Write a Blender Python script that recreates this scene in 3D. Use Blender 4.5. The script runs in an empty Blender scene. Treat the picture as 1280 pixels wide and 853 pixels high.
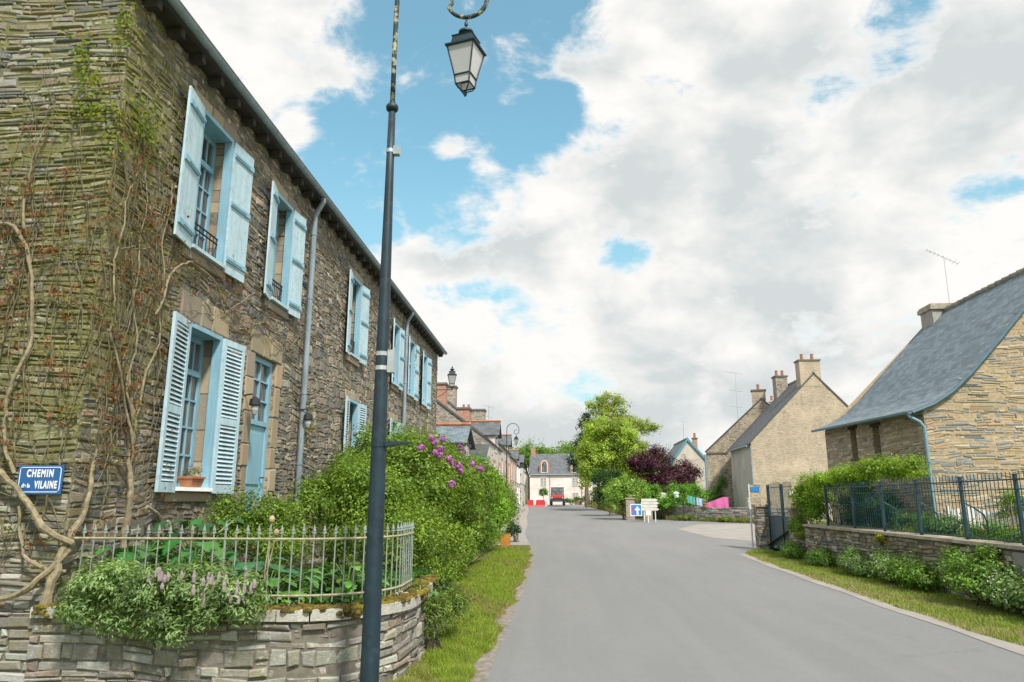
import bpy, math, random
import numpy as np
from mathutils import Vector
R = math.radians
random.seed(7)
scene = bpy.context.scene
COL = scene.collection

# ------------------------------------------------------------------ camera
cam_data = bpy.data.cameras.new('camera')
cam = bpy.data.objects.new('camera', cam_data)
COL.objects.link(cam)
scene.camera = cam
cam.location = (0, 0, 1.6)
cam.rotation_euler = (R(90 + 12.559), 0, R(3.723))
cam_data.sensor_width = 36
cam_data.lens = 36 * 900 / 1280
cam_data.clip_start = 0.05
cam_data.clip_end = 3000
scene.view_settings.view_transform = 'Standard'
scene.view_settings.look = 'None'
scene.view_settings.gamma = 1
scene.view_settings.exposure = 0.80

# ------------------------------------------------------------------ sun and sky
SUN_EL, SUN_AZ = R(50), R(150)          # azimuth clockwise from +Y
sd = Vector((math.sin(SUN_AZ) * math.cos(SUN_EL), math.cos(SUN_AZ) * math.cos(SUN_EL), math.sin(SUN_EL)))
sl = bpy.data.lights.new('sun', 'SUN')
sl.energy = 2.9
sl.angle = R(6)
sl.color = (1.0, 0.95, 0.87)
so = bpy.data.objects.new('sun', sl)
COL.objects.link(so)
so.rotation_euler = (-sd).to_track_quat('-Z', 'Y').to_euler()


class NT:
    """Small wrapper that makes node trees readable."""
    def __init__(s, tree):
        s.t = tree
        s.n = tree.nodes
        s.l = tree.links

    def add(s, kind, **kw):
        nd = s.n.new(kind)
        for k, v in kw.items():
            setattr(nd, k, v)
        return nd

    def put(s, sock, v):
        if isinstance(v, bpy.types.NodeSocket):
            s.l.new(v, sock)
        elif v is not None:
            if isinstance(v, (tuple, list)) and len(v) == 3 and sock.type == 'RGBA':
                v = (*v, 1)
            sock.default_value = v

    def math(s, op, a, b=None, c=None, clamp=False):
        nd = s.add('ShaderNodeMath', operation=op, use_clamp=clamp)
        s.put(nd.inputs[0], a)
        if b is not None: s.put(nd.inputs[1], b)
        if c is not None: s.put(nd.inputs[2], c)
        return nd.outputs[0]

    def vec(s, op, a, b=None):
        nd = s.add('ShaderNodeVectorMath', operation=op)
        s.put(nd.inputs[0], a)
        if b is not None: s.put(nd.inputs[1], b)
        return nd.outputs['Value'] if op in ('LENGTH', 'DOT_PRODUCT', 'DISTANCE') else nd.outputs[0]

    def noise(s, v, scale, detail=4, rough=.55, dist=0.0, out='Fac'):
        nd = s.add('ShaderNodeTexNoise')
        s.put(nd.inputs['Vector'], v)
        nd.inputs['Scale'].default_value = scale
        nd.inputs['Detail'].default_value = detail
        nd.inputs['Roughness'].default_value = rough
        nd.inputs['Distortion'].default_value = dist
        return nd.outputs[0] if out == 'Fac' else nd.outputs[1]

    def ramp(s, v, a, b, lo=0.0, hi=1.0, smooth=True):
        nd = s.add('ShaderNodeMapRange', interpolation_type='SMOOTHSTEP' if smooth else 'LINEAR')
        s.put(nd.inputs['Value'], v)
        for k, x in zip(('From Min', 'From Max', 'To Min', 'To Max'), (a, b, lo, hi)):
            nd.inputs[k].default_value = x
        return nd.outputs[0]

    def mix(s, f, a, b, mode='MIX'):
        nd = s.add('ShaderNodeMix', data_type='RGBA', blend_type=mode)
        s.put(nd.inputs[0], f)
        s.put(nd.inputs[6], a)
        s.put(nd.inputs[7], b)
        return nd.outputs[2]


world = bpy.data.worlds.new('World')
scene.world = world
world.use_nodes = True
W = NT(world.node_tree)
W.n.clear()
wout = W.add('ShaderNodeOutputWorld')
bg = W.add('ShaderNodeBackground')
W.l.new(bg.outputs[0], wout.inputs[0])
sky = W.add('ShaderNodeTexSky', sky_type='NISHITA', sun_disc=False)
sky.sun_elevation = SUN_EL
sky.sun_rotation = SUN_AZ
sky.air_density = 1.0
sky.dust_density = 0.3
sky.ozone_density = 2.5
bg.inputs[1].default_value = 0.10
tc = W.add('ShaderNodeTexCoord')
dirv = W.vec('NORMALIZE', tc.outputs['Generated'])
sx = W.add('ShaderNodeSeparateXYZ')
W.l.new(dirv, sx.inputs[0])
az = W.math('ARCTAN2', sx.outputs[0], sx.outputs[1])
el = W.math('ARCSINE', sx.outputs[2])
ae = W.add('ShaderNodeCombineXYZ')
W.l.new(az, ae.inputs[0])
W.l.new(el, ae.inputs[1])
warp = W.noise(dirv, 3.0, 3, .5, out='Color')
warp = W.vec('MULTIPLY', W.vec('SUBTRACT', warp, (.5, .5, .5)), (.22, .16, 0))
aew = W.vec('ADD', ae.outputs[0], warp)


def sky_blob(a, e, ra, re, inner=0.3, src=None):
    d = W.vec('MULTIPLY', W.vec('SUBTRACT', src or aew, (R(a), R(e), 0)), (1 / R(ra), 1 / R(re), 0))
    return W.ramp(W.vec('LENGTH', d), inner, 1.25, 1.0, 0.0)


def union(l):
    r = l[0]
    for x in l[1:]:
        r = W.math('MAXIMUM', r, x)
    return r


SKY_TINT = (1.10, 1.62, 1.28)
# clear blue gaps between the clouds (azimuth, elevation, half widths in degrees)
aew_f = W.vec('ADD', ae.outputs[0], W.vec('MULTIPLY', W.vec('SUBTRACT', W.noise(dirv, 11.0, 4, .6, out='Color'), (.5, .5, .5)), (.06, .05, 0)))
gaps = union([
    sky_blob(-9, 33, 13, 8), sky_blob(-1.5, 37, 9, 7.5), sky_blob(-19, 27, 8, 6), sky_blob(-10, 26.5, 6.5, 6), sky_blob(-17, 22, 5, 4),
    sky_blob(-3, 29.5, 6, 4.5), sky_blob(-38, 36, 7, 4), sky_blob(-9, 24.0, 7, 5), sky_blob(1.0, 30.5, 4, 3.5), sky_blob(-15, 22.5, 5, 4),
    sky_blob(-12, 46, 24, 8), sky_blob(120, 40, 40, 20), sky_blob(-140, 35, 50, 20), sky_blob(170, 20, 25, 10)])
wisps = W.math('MULTIPLY', union([
    sky_blob(-25, 32.0, 6.5, 3.2, .2), sky_blob(-23, 27.5, 3.6, 4.2, .2), sky_blob(-29, 35, 7, 2, .1), sky_blob(-19, 35.6, 4.5, 1.3, .1),
    sky_blob(-22, 22, 5, 4, .2), sky_blob(-8.1, 28.4, 2.5, 1.4, .1)]), .60)
thin = W.math('MULTIPLY', union([
    sky_blob(-8, 15.8, 8, 2.6, .0), sky_blob(5.8, 18.4, 2.2, 1.9, .0), sky_blob(5.6, 26.6, 3.2, 3.4, .0), sky_blob(32, 20, 4.5, 1.2, .0),
    sky_blob(27, 32.8, 3.2, 5, .0), sky_blob(34, 5, 6, 2, 0)]), .56)
cover = W.math('MAXIMUM', W.math('SUBTRACT', W.math('SUBTRACT', 1.0, gaps), thin), wisps)
stretch = W.vec('MULTIPLY', dirv, (1, 1, 1.6))
fb = W.noise(stretch, 8.5, 10, .64, .2)
fb2 = W.noise(stretch, 2.6, 4, .5, .4)
dens = W.math('ADD', cover, W.math('ADD', W.math('MULTIPLY', W.math('SUBTRACT', fb, .5), 3.0), W.math('MULTIPLY', W.math('SUBTRACT', fb2, .5), .7)))
alpha = W.ramp(dens, .16, .80)
# thick bases are grey, thin edges are lit white
greys = union([
    sky_blob(12, 23, 11, 7, .0), sky_blob(30, 27, 12, 8, .1), sky_blob(17, 16, 9, 7, .0), sky_blob(7, 35, 10, 4, .0),
    sky_blob(20, 31, 9, 5, .0), sky_blob(3, 6.5, 12, 4.5, .1), sky_blob(-5, 19, 7, 3, .0), sky_blob(14, 9, 14, 6, .0), sky_blob(30, 8, 9, 4, .0)])
billow = W.noise(stretch, 5.0, 6, .55, .4)
lit = W.noise(W.vec('ADD', stretch, (.05, -.03, .045)), 7.5, 5, .55, .25)
lit0 = W.noise(stretch, 7.5, 5, .55, .25)
edge = W.math('MULTIPLY', W.math('SUBTRACT', lit0, lit), 2.4)
gf = W.math('ADD', W.math('MULTIPLY', greys, .85), W.math('MULTIPLY', W.math('SUBTRACT', billow, .46), 1.5))
gf = W.math('SUBTRACT', gf, edge)
gf = W.math('MULTIPLY', gf, W.ramp(dens, .45, .95), clamp=True)
CW = 1.0
ccol = W.mix(gf, (5.8, 5.68, 5.5), (3.85, 4.12, 4.15))
blue = W.mix(1.0, sky.outputs[0], (SKY_TINT[0], SKY_TINT[1], SKY_TINT[2]), 'MULTIPLY')
haze_f = W.ramp(el, R(2), R(30), .8, 0.16)
blue = W.mix(haze_f, blue, (2.8, 3.9, 4.3))
W.l.new(W.mix(alpha, blue, ccol), bg.inputs[0])


# ------------------------------------------------------------------ materials
MATS = {}


def new_mat(name):
    m = bpy.data.materials.new(name)
    m.use_nodes = True
    t = NT(m.node_tree)
    t.n.clear()
    out = t.add('ShaderNodeOutputMaterial')
    p = t.add('ShaderNodeBsdfPrincipled')
    t.l.new(p.outputs[0], out.inputs[0])
    MATS[name] = m
    return m, t, p, out


def bump(t, p, h, strength=.4, dist=.01):
    b = t.add('ShaderNodeBump')
    b.inputs['Strength'].default_value = strength
    b.inputs['Distance'].default_value = dist
    t.put(b.inputs['Height'], h)
    t.l.new(b.outputs[0], p.inputs['Normal'])


def paint(name, c, rough=.5, metal=0.0, var=.18, scale=6, dirt=None, dirt_amt=.35, bmp=.1, streak=False):
    m, t, p, _ = new_mat(name)
    co = t.add('ShaderNodeTexCoord').outputs['Object']
    v = t.vec('MULTIPLY', co, (1, 1, .25)) if streak else co
    n = t.noise(v, scale, 6, .65)
    c1 = t.mix(t.ramp(n, .3, .7), tuple(x * (1 - var) for x in c), tuple(min(1, x * (1 + var)) for x in c))
    if dirt:
        d = t.ramp(t.noise(co, scale * 2.3, 8, .7), .5, .68, 0, dirt_amt)
        c1 = t.mix(d, c1, dirt)
    t.put(p.inputs['Base Color'], c1)
    t.put(p.inputs['Roughness'], t.ramp(n, .2, .8, max(0, rough - .1), min(1, rough + .15)))
    p.inputs['Metallic'].default_value = metal
    if bmp:
        bump(t, p, t.noise(co, 60, 5, .6), bmp, .004)
    return m


def stone_mat(name, moss=(.16, .17, .03), moss_amt=.3, lichen=(.55, .55, .47), lichen_amt=.35, bscale=28, contrast=.5, bd=.012):
    """Stone faces: tone per stone from the 'col' attribute, broken up by grain, lichen and moss growth."""
    m, t, p, _ = new_mat(name)
    at = t.add('ShaderNodeAttribute', attribute_name='col')
    co = t.add('ShaderNodeTexCoord').outputs['Object']
    g = t.noise(t.vec('MULTIPLY', co, (1, 1, 2.2)), bscale, 8, .7, .3)
    c = t.mix(1.0, at.outputs['Color'], t.mix(g, (1 - contrast,) * 3, (1 + contrast,) * 3), 'MULTIPLY')
    c = t.mix(t.ramp(t.noise(co, 17, 8, .72), .56, .66, 0, lichen_amt), c, lichen)
    sep = t.add('ShaderNodeSeparateColor')
    m2 = t.add('ShaderNodeAttribute', attribute_name='moss')
    mn = t.noise(co, 6, 9, .75)
    mf = t.ramp(t.math('ADD', mn, t.math('MULTIPLY', m2.outputs['Fac'], .26)), .56, .74, 0, 1)
    c = t.mix(t.math('MULTIPLY', mf, moss_amt), c, t.mix(t.noise(co, 40, 4), tuple(x * .5 for x in moss), tuple(min(1, x * 1.7) for x in moss)))
    t.put(p.inputs['Base Color'], c)
    p.inputs['Roughness'].default_value = .92
    h = t.math('ADD', g, t.math('MULTIPLY', t.noise(co, 110, 4, .6), .35))
    bump(t, p, h, .8, bd)
    return m


def leaf_mat(name, trans=.35, rough=.5, spec=.35):
    m, t, p, out = new_mat(name)
    at = t.add('ShaderNodeAttribute', attribute_name='col')
    t.put(p.inputs['Base Color'], at.outputs['Color'])
    p.inputs['Roughness'].default_value = rough
    p.inputs['Specular IOR Level'].default_value = spec
    tr = t.add('ShaderNodeBsdfTranslucent')
    c2 = t.mix(1.0, at.outputs['Color'], (1.3, 1.35, .55), 'MULTIPLY')
    t.put(tr.inputs[0], c2)
    mx = t.add('ShaderNodeMixShader')
    mx.inputs[0].default_value = trans
    t.l.new(p.outputs[0], mx.inputs[1])
    t.l.new(tr.outputs[0], mx.inputs[2])
    t.l.new(mx.outputs[0], out.inputs[0])
    return m


def slate_mat(name, c=(.10, .12, .14), moss_amt=.25, sx=.24, sy=.12, warm=None):
    m, t, p, _ = new_mat(name)
    uv = t.add('ShaderNodeTexCoord').outputs['UV']
    br = t.add('ShaderNodeTexBrick')
    t.put(br.inputs['Vector'], uv)
    br.inputs['Color1'].default_value = (*[x * .72 for x in c], 1)
    br.inputs['Color2'].default_value = (*[x * 1.3 for x in c], 1)
    br.inputs['Mortar'].default_value = (*[x * .35 for x in c], 1)
    br.inputs['Scale'].default_value = 1
    br.inputs['Mortar Size'].default_value = .006
    br.inputs['Brick Width'].default_value = sx
    br.inputs['Row Height'].default_value = sy
    n = t.noise(uv, 1.3, 8, .7)
    col = t.mix(t.ramp(n, .35, .7), br.outputs[0], t.mix(1.0, br.outputs[0], (1.28, 1.26, 1.2), 'MULTIPLY'))
    col = t.mix(t.ramp(t.noise(uv, 4, 8, .75), .58, .72, 0, moss_amt), col, warm or (.20, .19, .10))
    t.put(p.inputs['Base Color'], col)
    p.inputs['Roughness'].default_value = .55
    sp = t.add('ShaderNodeSeparateXYZ')
    t.put(sp.inputs[0], uv)
    saw = t.math('FRACT', t.math('DIVIDE', sp.outputs[1], sy))
    h = t.math('ADD', t.math('MULTIPLY', t.math('SUBTRACT', 1, saw), .7), t.math('MULTIPLY', br.outputs['Fac'], -.6))
    bump(t, p, h, .6, .012)
    return m


def render_mat(name, c, stain=(.3, .26, .2), amt=.45, patch=None, patch_amt=0):
    """Lime render or plaster with weathering stains."""
    m, t, p, _ = new_mat(name)
    co = t.add('ShaderNodeTexCoord').outputs['Object']
    a = t.noise(co, .7, 8, .65)
    b = t.noise(t.vec('MULTIPLY', co, (1, 1, .3)), 2.2, 8, .7)
    col = t.mix(t.ramp(a, .3, .7), tuple(x * .82 for x in c), tuple(min(1, x * 1.12) for x in c))
    col = t.mix(t.ramp(b, .52, .72, 0, amt), col, stain)
    if patch:
        w = t.vec('MULTIPLY', co, (2.2, 2.2, 7.5))
        vo = t.add('ShaderNodeTexVoronoi', feature='F1')
        t.put(vo.inputs['Vector'], t.vec('ADD', w, t.vec('MULTIPLY', t.noise(co, 3, 3, out='Color'), (1.2, 1.2, 1.6))))
        vo.inputs['Scale'].default_value = 1
        ve = t.add('ShaderNodeTexVoronoi', feature='DISTANCE_TO_EDGE')
        t.l.new(vo.inputs['Vector'].links[0].from_socket, ve.inputs['Vector'])
        ve.inputs['Scale'].default_value = 1
        stone = t.mix(t.ramp(ve.outputs[0], .03, .12), tuple(x * 1.0 for x in c), t.mix(t.vec('DOT_PRODUCT', vo.outputs['Color'], (.5, .5, 0)), tuple(x * .62 for x in patch), tuple(x * 1.25 for x in patch)))
        k = t.ramp(t.noise(co, .45, 6, .7), .38, .52, 0, patch_amt)
        col = t.mix(k, col, stone)
        bump(t, p, t.math('ADD', t.noise(co, 25, 6, .7), t.math('MULTIPLY', t.ramp(ve.outputs[0], 0, .15), .8)), .6, .02)
    else:
        bump(t, p, t.noise(co, 25, 6, .7), .5, .01)
    t.put(p.inputs['Base Color'], col)
    p.inputs['Roughness'].default_value = .93
    return m


M = {}
M['stone_main'] = stone_mat('schist_rubble', moss=(.155, .15, .03), moss_amt=.72, lichen=(.36, .35, .28), lichen_amt=.5)
M['stone_low'] = stone_mat('weathered_wall_stone', moss=(.20, .15, .02), moss_amt=.45, lichen=(.60, .59, .52), lichen_amt=.75, contrast=.7)
M['stone_right'] = stone_mat('ochre_schist', moss_amt=.0, lichen=(.55, .48, .36), lichen_amt=.35, contrast=.4)
M['stone_garden'] = stone_mat('garden_wall_stone', moss=(.13, .11, .03), moss_amt=.55, lichen=(.42, .38, .3), lichen_amt=.3)
M['stone_dressed'] = stone_mat('dressed_stone', moss=(.16, .14, .05), moss_amt=.25, lichen=(.42, .36, .26), lichen_amt=.4, contrast=.3, bd=.006)
M['mortar_dark'] = paint('dark_earth_mortar', (.19, .165, .125), .95, var=.4, scale=18, bmp=.6)
m, t, p, _ = new_mat('mossy_earth_mortar')
co = t.add('ShaderNodeTexCoord').outputs['Object']
n1 = t.noise(co, 18, 7, .7)
c = t.mix(t.ramp(n1, .3, .7), (.11, .095, .07), (.25, .22, .17))
sp = t.add('ShaderNodeSeparateXYZ')
t.put(sp.inputs[0], co)
near = t.math('SUBTRACT', 1.0, t.math('DIVIDE', sp.outputs[1], 3.0), clamp=True)
up = t.ramp(sp.outputs[2], 1.2, 2.8)
mk = t.ramp(t.math('ADD', t.noise(co, 6, 9, .75), t.math('MULTIPLY', t.math('MULTIPLY', near, up), .24)), .56, .74, 0, .85)
c = t.mix(mk, c, t.mix(t.noise(co, 40, 4), (.08, .078, .016), (.24, .235, .05)))
t.put(p.inputs['Base Color'], c)
p.inputs['Roughness'].default_value = .95
bump(t, p, n1, .9, .015)
M['mortar_house'] = m
M['mortar_ochre'] = paint('ochre_lime_mortar', (.42, .32, .20), .95, var=.25, scale=10, bmp=.5)
M['mortar_grey'] = paint('grey_mortar', (.17, .15, .12), .95, var=.3, scale=12, bmp=.5)
M['blue'] = paint('pale_blue_wood_paint', (.23, .43, .54), .55, var=.14, scale=5, dirt=(.30, .36, .34), dirt_amt=.55, streak=True)
M['blue_pale'] = paint('sun_bleached_blue_paint', (.44, .585, .65), .65, var=.13, scale=6, dirt=(.27, .36, .38), dirt_amt=.65, streak=True)
M['blue_door'] = paint('door_blue_paint', (.23, .43, .53), .5, var=.08, scale=3, dirt=(.3, .4, .42), dirt_amt=.3, streak=True)
M['hinge'] = paint('dark_blue_iron', (.10, .20, .27), .5, var=.2)
M['slate'] = slate_mat('old_slate', (.075, .08, .085), .35)
M['slate_blue'] = slate_mat('blue_slate', (.135, .175, .205), .07, .26, .13)
M['slate_far'] = slate_mat('far_slate', (.10, .11, .12), .3, .3, .16)
M['tile_ridge'] = paint('terracotta_ridge', (.42, .17, .09), .85, var=.3, scale=5)
M['ridge_grey'] = paint('mortared_ridge_tile', (.27, .25, .2), .85, var=.3, scale=4)
M['brick'] = paint('red_brick', (.40, .21, .14), .9, var=.35, scale=9, dirt=(.45, .4, .32), dirt_amt=.5)
M['zinc'] = paint('zinc', (.27, .33, .37), .45, .3, var=.2, scale=7, streak=True)
M['zinc_blue'] = paint('blue_grey_zinc', (.20, .33, .39), .5, .1, var=.12, scale=5)
M['verge_blue'] = paint('dark_teal_flashing', (.07, .15, .19), .6, .1, var=.2)
M['wood_dark'] = paint('old_roof_timber', (.045, .038, .03), .9, var=.4)
M['iron_pole'] = paint('blue_green_enamel', (.009, .026, .038), .5, .0, var=.25, scale=5, dirt=(.07, .10, .11), dirt_amt=.25)
M['steel'] = paint('stainless_band', (.55, .56, .55), .35, .8, var=.1)
M['rust_iron'] = paint('rusted_pale_iron', (.24, .29, .255), .7, .1, var=.25, scale=14, dirt=(.30, .20, .06), dirt_amt=.9)
M['rust_rail'] = paint('rust_and_lichen_rail', (.33, .31, .20), .8, .0, var=.3, scale=16, dirt=(.34, .20, .05), dirt_amt=.9)
M['bark_net'] = paint('olive_vine_bark', (.17, .145, .085), .9, var=.4, scale=16, bmp=.3)
M['iron_black'] = paint('black_iron', (.03, .035, .035), .6, .3)
M['fence_blue'] = paint('dark_blue_green_fence_paint', (.012, .048, .066), .45, .1, var=.2)
M['gate_blue'] = paint('blue_grey_gate_sheet', (.05, .095, .12), .5, .1, var=.15)
M['concrete'] = paint('weathered_concrete', (.36, .32, .25), .95, var=.3, scale=4, dirt=(.33, .24, .03), dirt_amt=.75, bmp=.5)
M['plaster_grey'] = render_mat('grey_plaster', (.30, .28, .26), (.16, .13, .10), .5)
M['white'] = paint('white_paint', (.72, .72, .70), .6, var=.06, scale=4, dirt=(.45, .45, .4), dirt_amt=.25)
M['terracotta'] = paint('terracotta', (.36, .15, .07), .85, var=.2)
M['tan_render'] = render_mat('tan_render', (.50, .41, .29), (.24, .20, .15), .75, (.28, .235, .18), 1.0)
M['tan_render2'] = render_mat('ochre_render', (.49, .405, .29), (.21, .18, .135), .8, (.33, .27, .195), .6)
M['rubble_far'] = render_mat('far_rubble', (.42, .35, .27), (.24, .19, .14), .5, (.27, .235, .20), 1.0)
M['cream'] = render_mat('cream_render', (.60, .53, .45), (.40, .34, .28), .4)
M['cream_grey'] = render_mat('grey_cream_render', (.52, .49, .45), (.34, .30, .27), .4)
M['pink'] = render_mat('pale_pink_render', (.80, .68, .62), (.6, .5, .45), .2)
M['grey_wood'] = paint('bleached_boards', (.34, .32, .29), .9, var=.3, scale=5, streak=True)
M['teal_roof'] = paint('blue_bargeboard', (.09, .30, .38), .6, var=.1)
M['bark'] = paint('bark', (.16, .12, .08), .95, var=.4, scale=12, bmp=.8)
M['bark_pale'] = paint('pale_vine_bark', (.27, .22, .135), .9, var=.35, scale=16, dirt=(.16, .15, .07), dirt_amt=.7, bmp=.6)
M['curtain'] = paint('net_curtain', (.36, .34, .30), .9, var=.15, scale=8, streak=True)
M['orange'] = paint('orange_board', (.62, .27, .05), .6, var=.12)
M['red_plastic'] = paint('red_barrier_plastic', (.55, .03, .035), .4, var=.06)
M['red_car'] = paint('red_vehicle_paint', (.45, .04, .03), .3)
M['black_rubber'] = paint('black_rubber', (.02, .02, .022), .8)
M['dark_plastic'] = paint('dark_plastic', (.03, .04, .045), .5)
M['pink_cloth'] = paint('pink_cloth', (.62, .13, .34), .9, var=.1, scale=3)
M['teal_cloth'] = paint('teal_cloth', (.10, .35, .30), .9)
M['blue_cloth'] = paint('pale_blue_cloth', (.35, .48, .60), .9)
M['sign_blue'] = paint('enamel_blue', (.012, .10, .30), .25, var=.06, dirt=(.05, .12, .2), dirt_amt=.3, bmp=0)
M['sign_blue2'] = paint('road_sign_blue', (.02, .22, .60), .35, var=.04, bmp=0)
M['sign_white'] = paint('enamel_white', (.75, .76, .74), .35, var=.06, bmp=0)
M['sign_red'] = paint('sign_red', (.55, .05, .08), .4, var=.04, bmp=0)
M['leaf'] = leaf_mat('leaf', .35)
M['leaf_thin'] = leaf_mat('spring_leaf', .5)
M['leaf_dark'] = leaf_mat('dark_leaf', .2, .35, .5)
M['petal'] = leaf_mat('petal', .3, .7, .1)
M['grass_blade'] = leaf_mat('grass_blade', .35, .7, .1)

m, t, p, _ = new_mat('glass_pane')
p.inputs['Base Color'].default_value = (.055, .065, .07, 1)
p.inputs['Roughness'].default_value = .06
p.inputs['Specular IOR Level'].default_value = .8
co = t.add('ShaderNodeTexCoord').outputs['Object']
t.put(p.inputs['Base Color'], t.mix(t.ramp(t.noise(t.vec('MULTIPLY', co, (1, 6, .6)), 3, 3), .35, .65), (.045, .05, .055), (.17, .165, .155)))
bump(t, p, t.noise(co, 2.5, 2), .12, .02)
M['glass'] = m
m, t, p, _ = new_mat('frosted_lantern_glass')
p.inputs['Base Color'].default_value = (.50, .49, .48, 1)
p.inputs['Roughness'].default_value = .45
p.inputs['Transmission Weight'].default_value = .25
M['frosted'] = m
m, t, p, _ = new_mat('lichened_pole')
co = t.add('ShaderNodeTexCoord').outputs['Object']
k = t.ramp(t.noise(co, 16, 6, .7), .47, .56)
t.put(p.inputs['Base Color'], t.mix(k, (.016, .035, .045), t.mix(t.noise(co, 40, 3), (.30, .27, .10), (.5, .47, .33))))
p.inputs['Roughness'].default_value = .7
bump(t, p, k, .5, .006)
M['lichen_pole'] = m

# ground materials
m, t, p, _ = new_mat('asphalt')
co = t.add('ShaderNodeTexCoord').outputs['Object']
big = t.noise(t.vec('MULTIPLY', co, (1, .22, 1)), .5, 6, .6, .3)
fine = t.noise(co, 130, 3, .8)
mid = t.noise(co, 14, 6, .7)
c = t.mix(t.ramp(big, .3, .7), (.128, .131, .136), (.172, .174, .176))
c = t.mix(t.ramp(t.noise(t.vec('MULTIPLY', co, (2.2, .06, 1)), 1, 5, .6, .2), .45, .62, 0, .28), c, (.21, .21, .208))
c = t.mix(t.ramp(t.noise(co, 5, 8, .75), .48, .66, 0, .35), c, (.105, .106, .11))
c = t.mix(t.ramp(t.noise(co, 1.1, 8, .7, .8), .60, .66, 0, .35), c, (.20, .195, .185))
c = t.mix(t.ramp(fine, .35, .7, 0, .75), c, (.33, .32, .31))
c = t.mix(t.ramp(t.noise(co, 55, 4, .8), .56, .70, 0, .5), c, (.085, .085, .088))
c = t.mix(t.ramp(fine, .50, .25, 0, .6), c, (.07, .07, .072))
c = t.mix(t.ramp(mid, .55, .75, 0, .35), c, (.12, .12, .122))
vo = t.add('ShaderNodeTexVoronoi', feature='DISTANCE_TO_EDGE')
t.put(vo.inputs['Vector'], t.vec('ADD', co, t.vec('MULTIPLY', t.noise(co, 1.6, 6, .7, out='Color'), (1.6, 1.6, 0))))
vo.inputs['Scale'].default_value = .28
crack = t.math('MULTIPLY', t.ramp(vo.outputs[0], .0, .006, 1, 0), t.ramp(t.noise(co, .35, 3), .5, .6))
c = t.mix(t.math('MULTIPLY', crack, .25), c, (.09, .09, .09))
t.put(p.inputs['Base Color'], c)
p.inputs['Roughness'].default_value = .9
bump(t, p, fine, .7, .006)
M['asphalt'] = m
m, t, p, _ = new_mat('pale_gravelled_paving')
co = t.add('ShaderNodeTexCoord').outputs['Object']
c = t.mix(t.ramp(t.noise(co, 1.2, 7, .65), .3, .7), (.24, .22, .20), (.33, .30, .28))
c = t.mix(t.ramp(t.noise(co, 90, 4, .8), .4, .7, 0, .5), c, (.42, .38, .33))
t.put(p.inputs['Base Color'], c)
p.inputs['Roughness'].default_value = .95
bump(t, p, t.noise(co, 90, 4, .8), .6, .006)
M['paving'] = m
m, t, p, _ = new_mat('verge_edge_grit')
co = t.add('ShaderNodeTexCoord').outputs['Object']
c = t.mix(t.ramp(t.noise(co, 9, 7, .7), .35, .65), (.17, .14, .11), (.30, .27, .24))
t.put(p.inputs['Base Color'], c)
p.inputs['Roughness'].default_value = 1
bump(t, p, t.noise(co, 70, 4, .8), .8, .01)
M['grit'] = m
m, t, p, _ = new_mat('turf_soil')
co = t.add('ShaderNodeTexCoord').outputs['Object']
a = t.noise(co, 2.2, 8, .7)
c = t.mix(t.ramp(a, .35, .65), (.10, .15, .025), (.17, .20, .045))
c = t.mix(t.ramp(t.noise(co, 1.1, 8, .75), .54, .66, 0, .9), c, (.27, .22, .13))
t.put(p.inputs['Base Color'], c)
p.inputs['Roughness'].default_value = 1
bump(t, p, t.noise(co, 60, 5, .8), .9, .02)
M['turf'] = m

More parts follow.
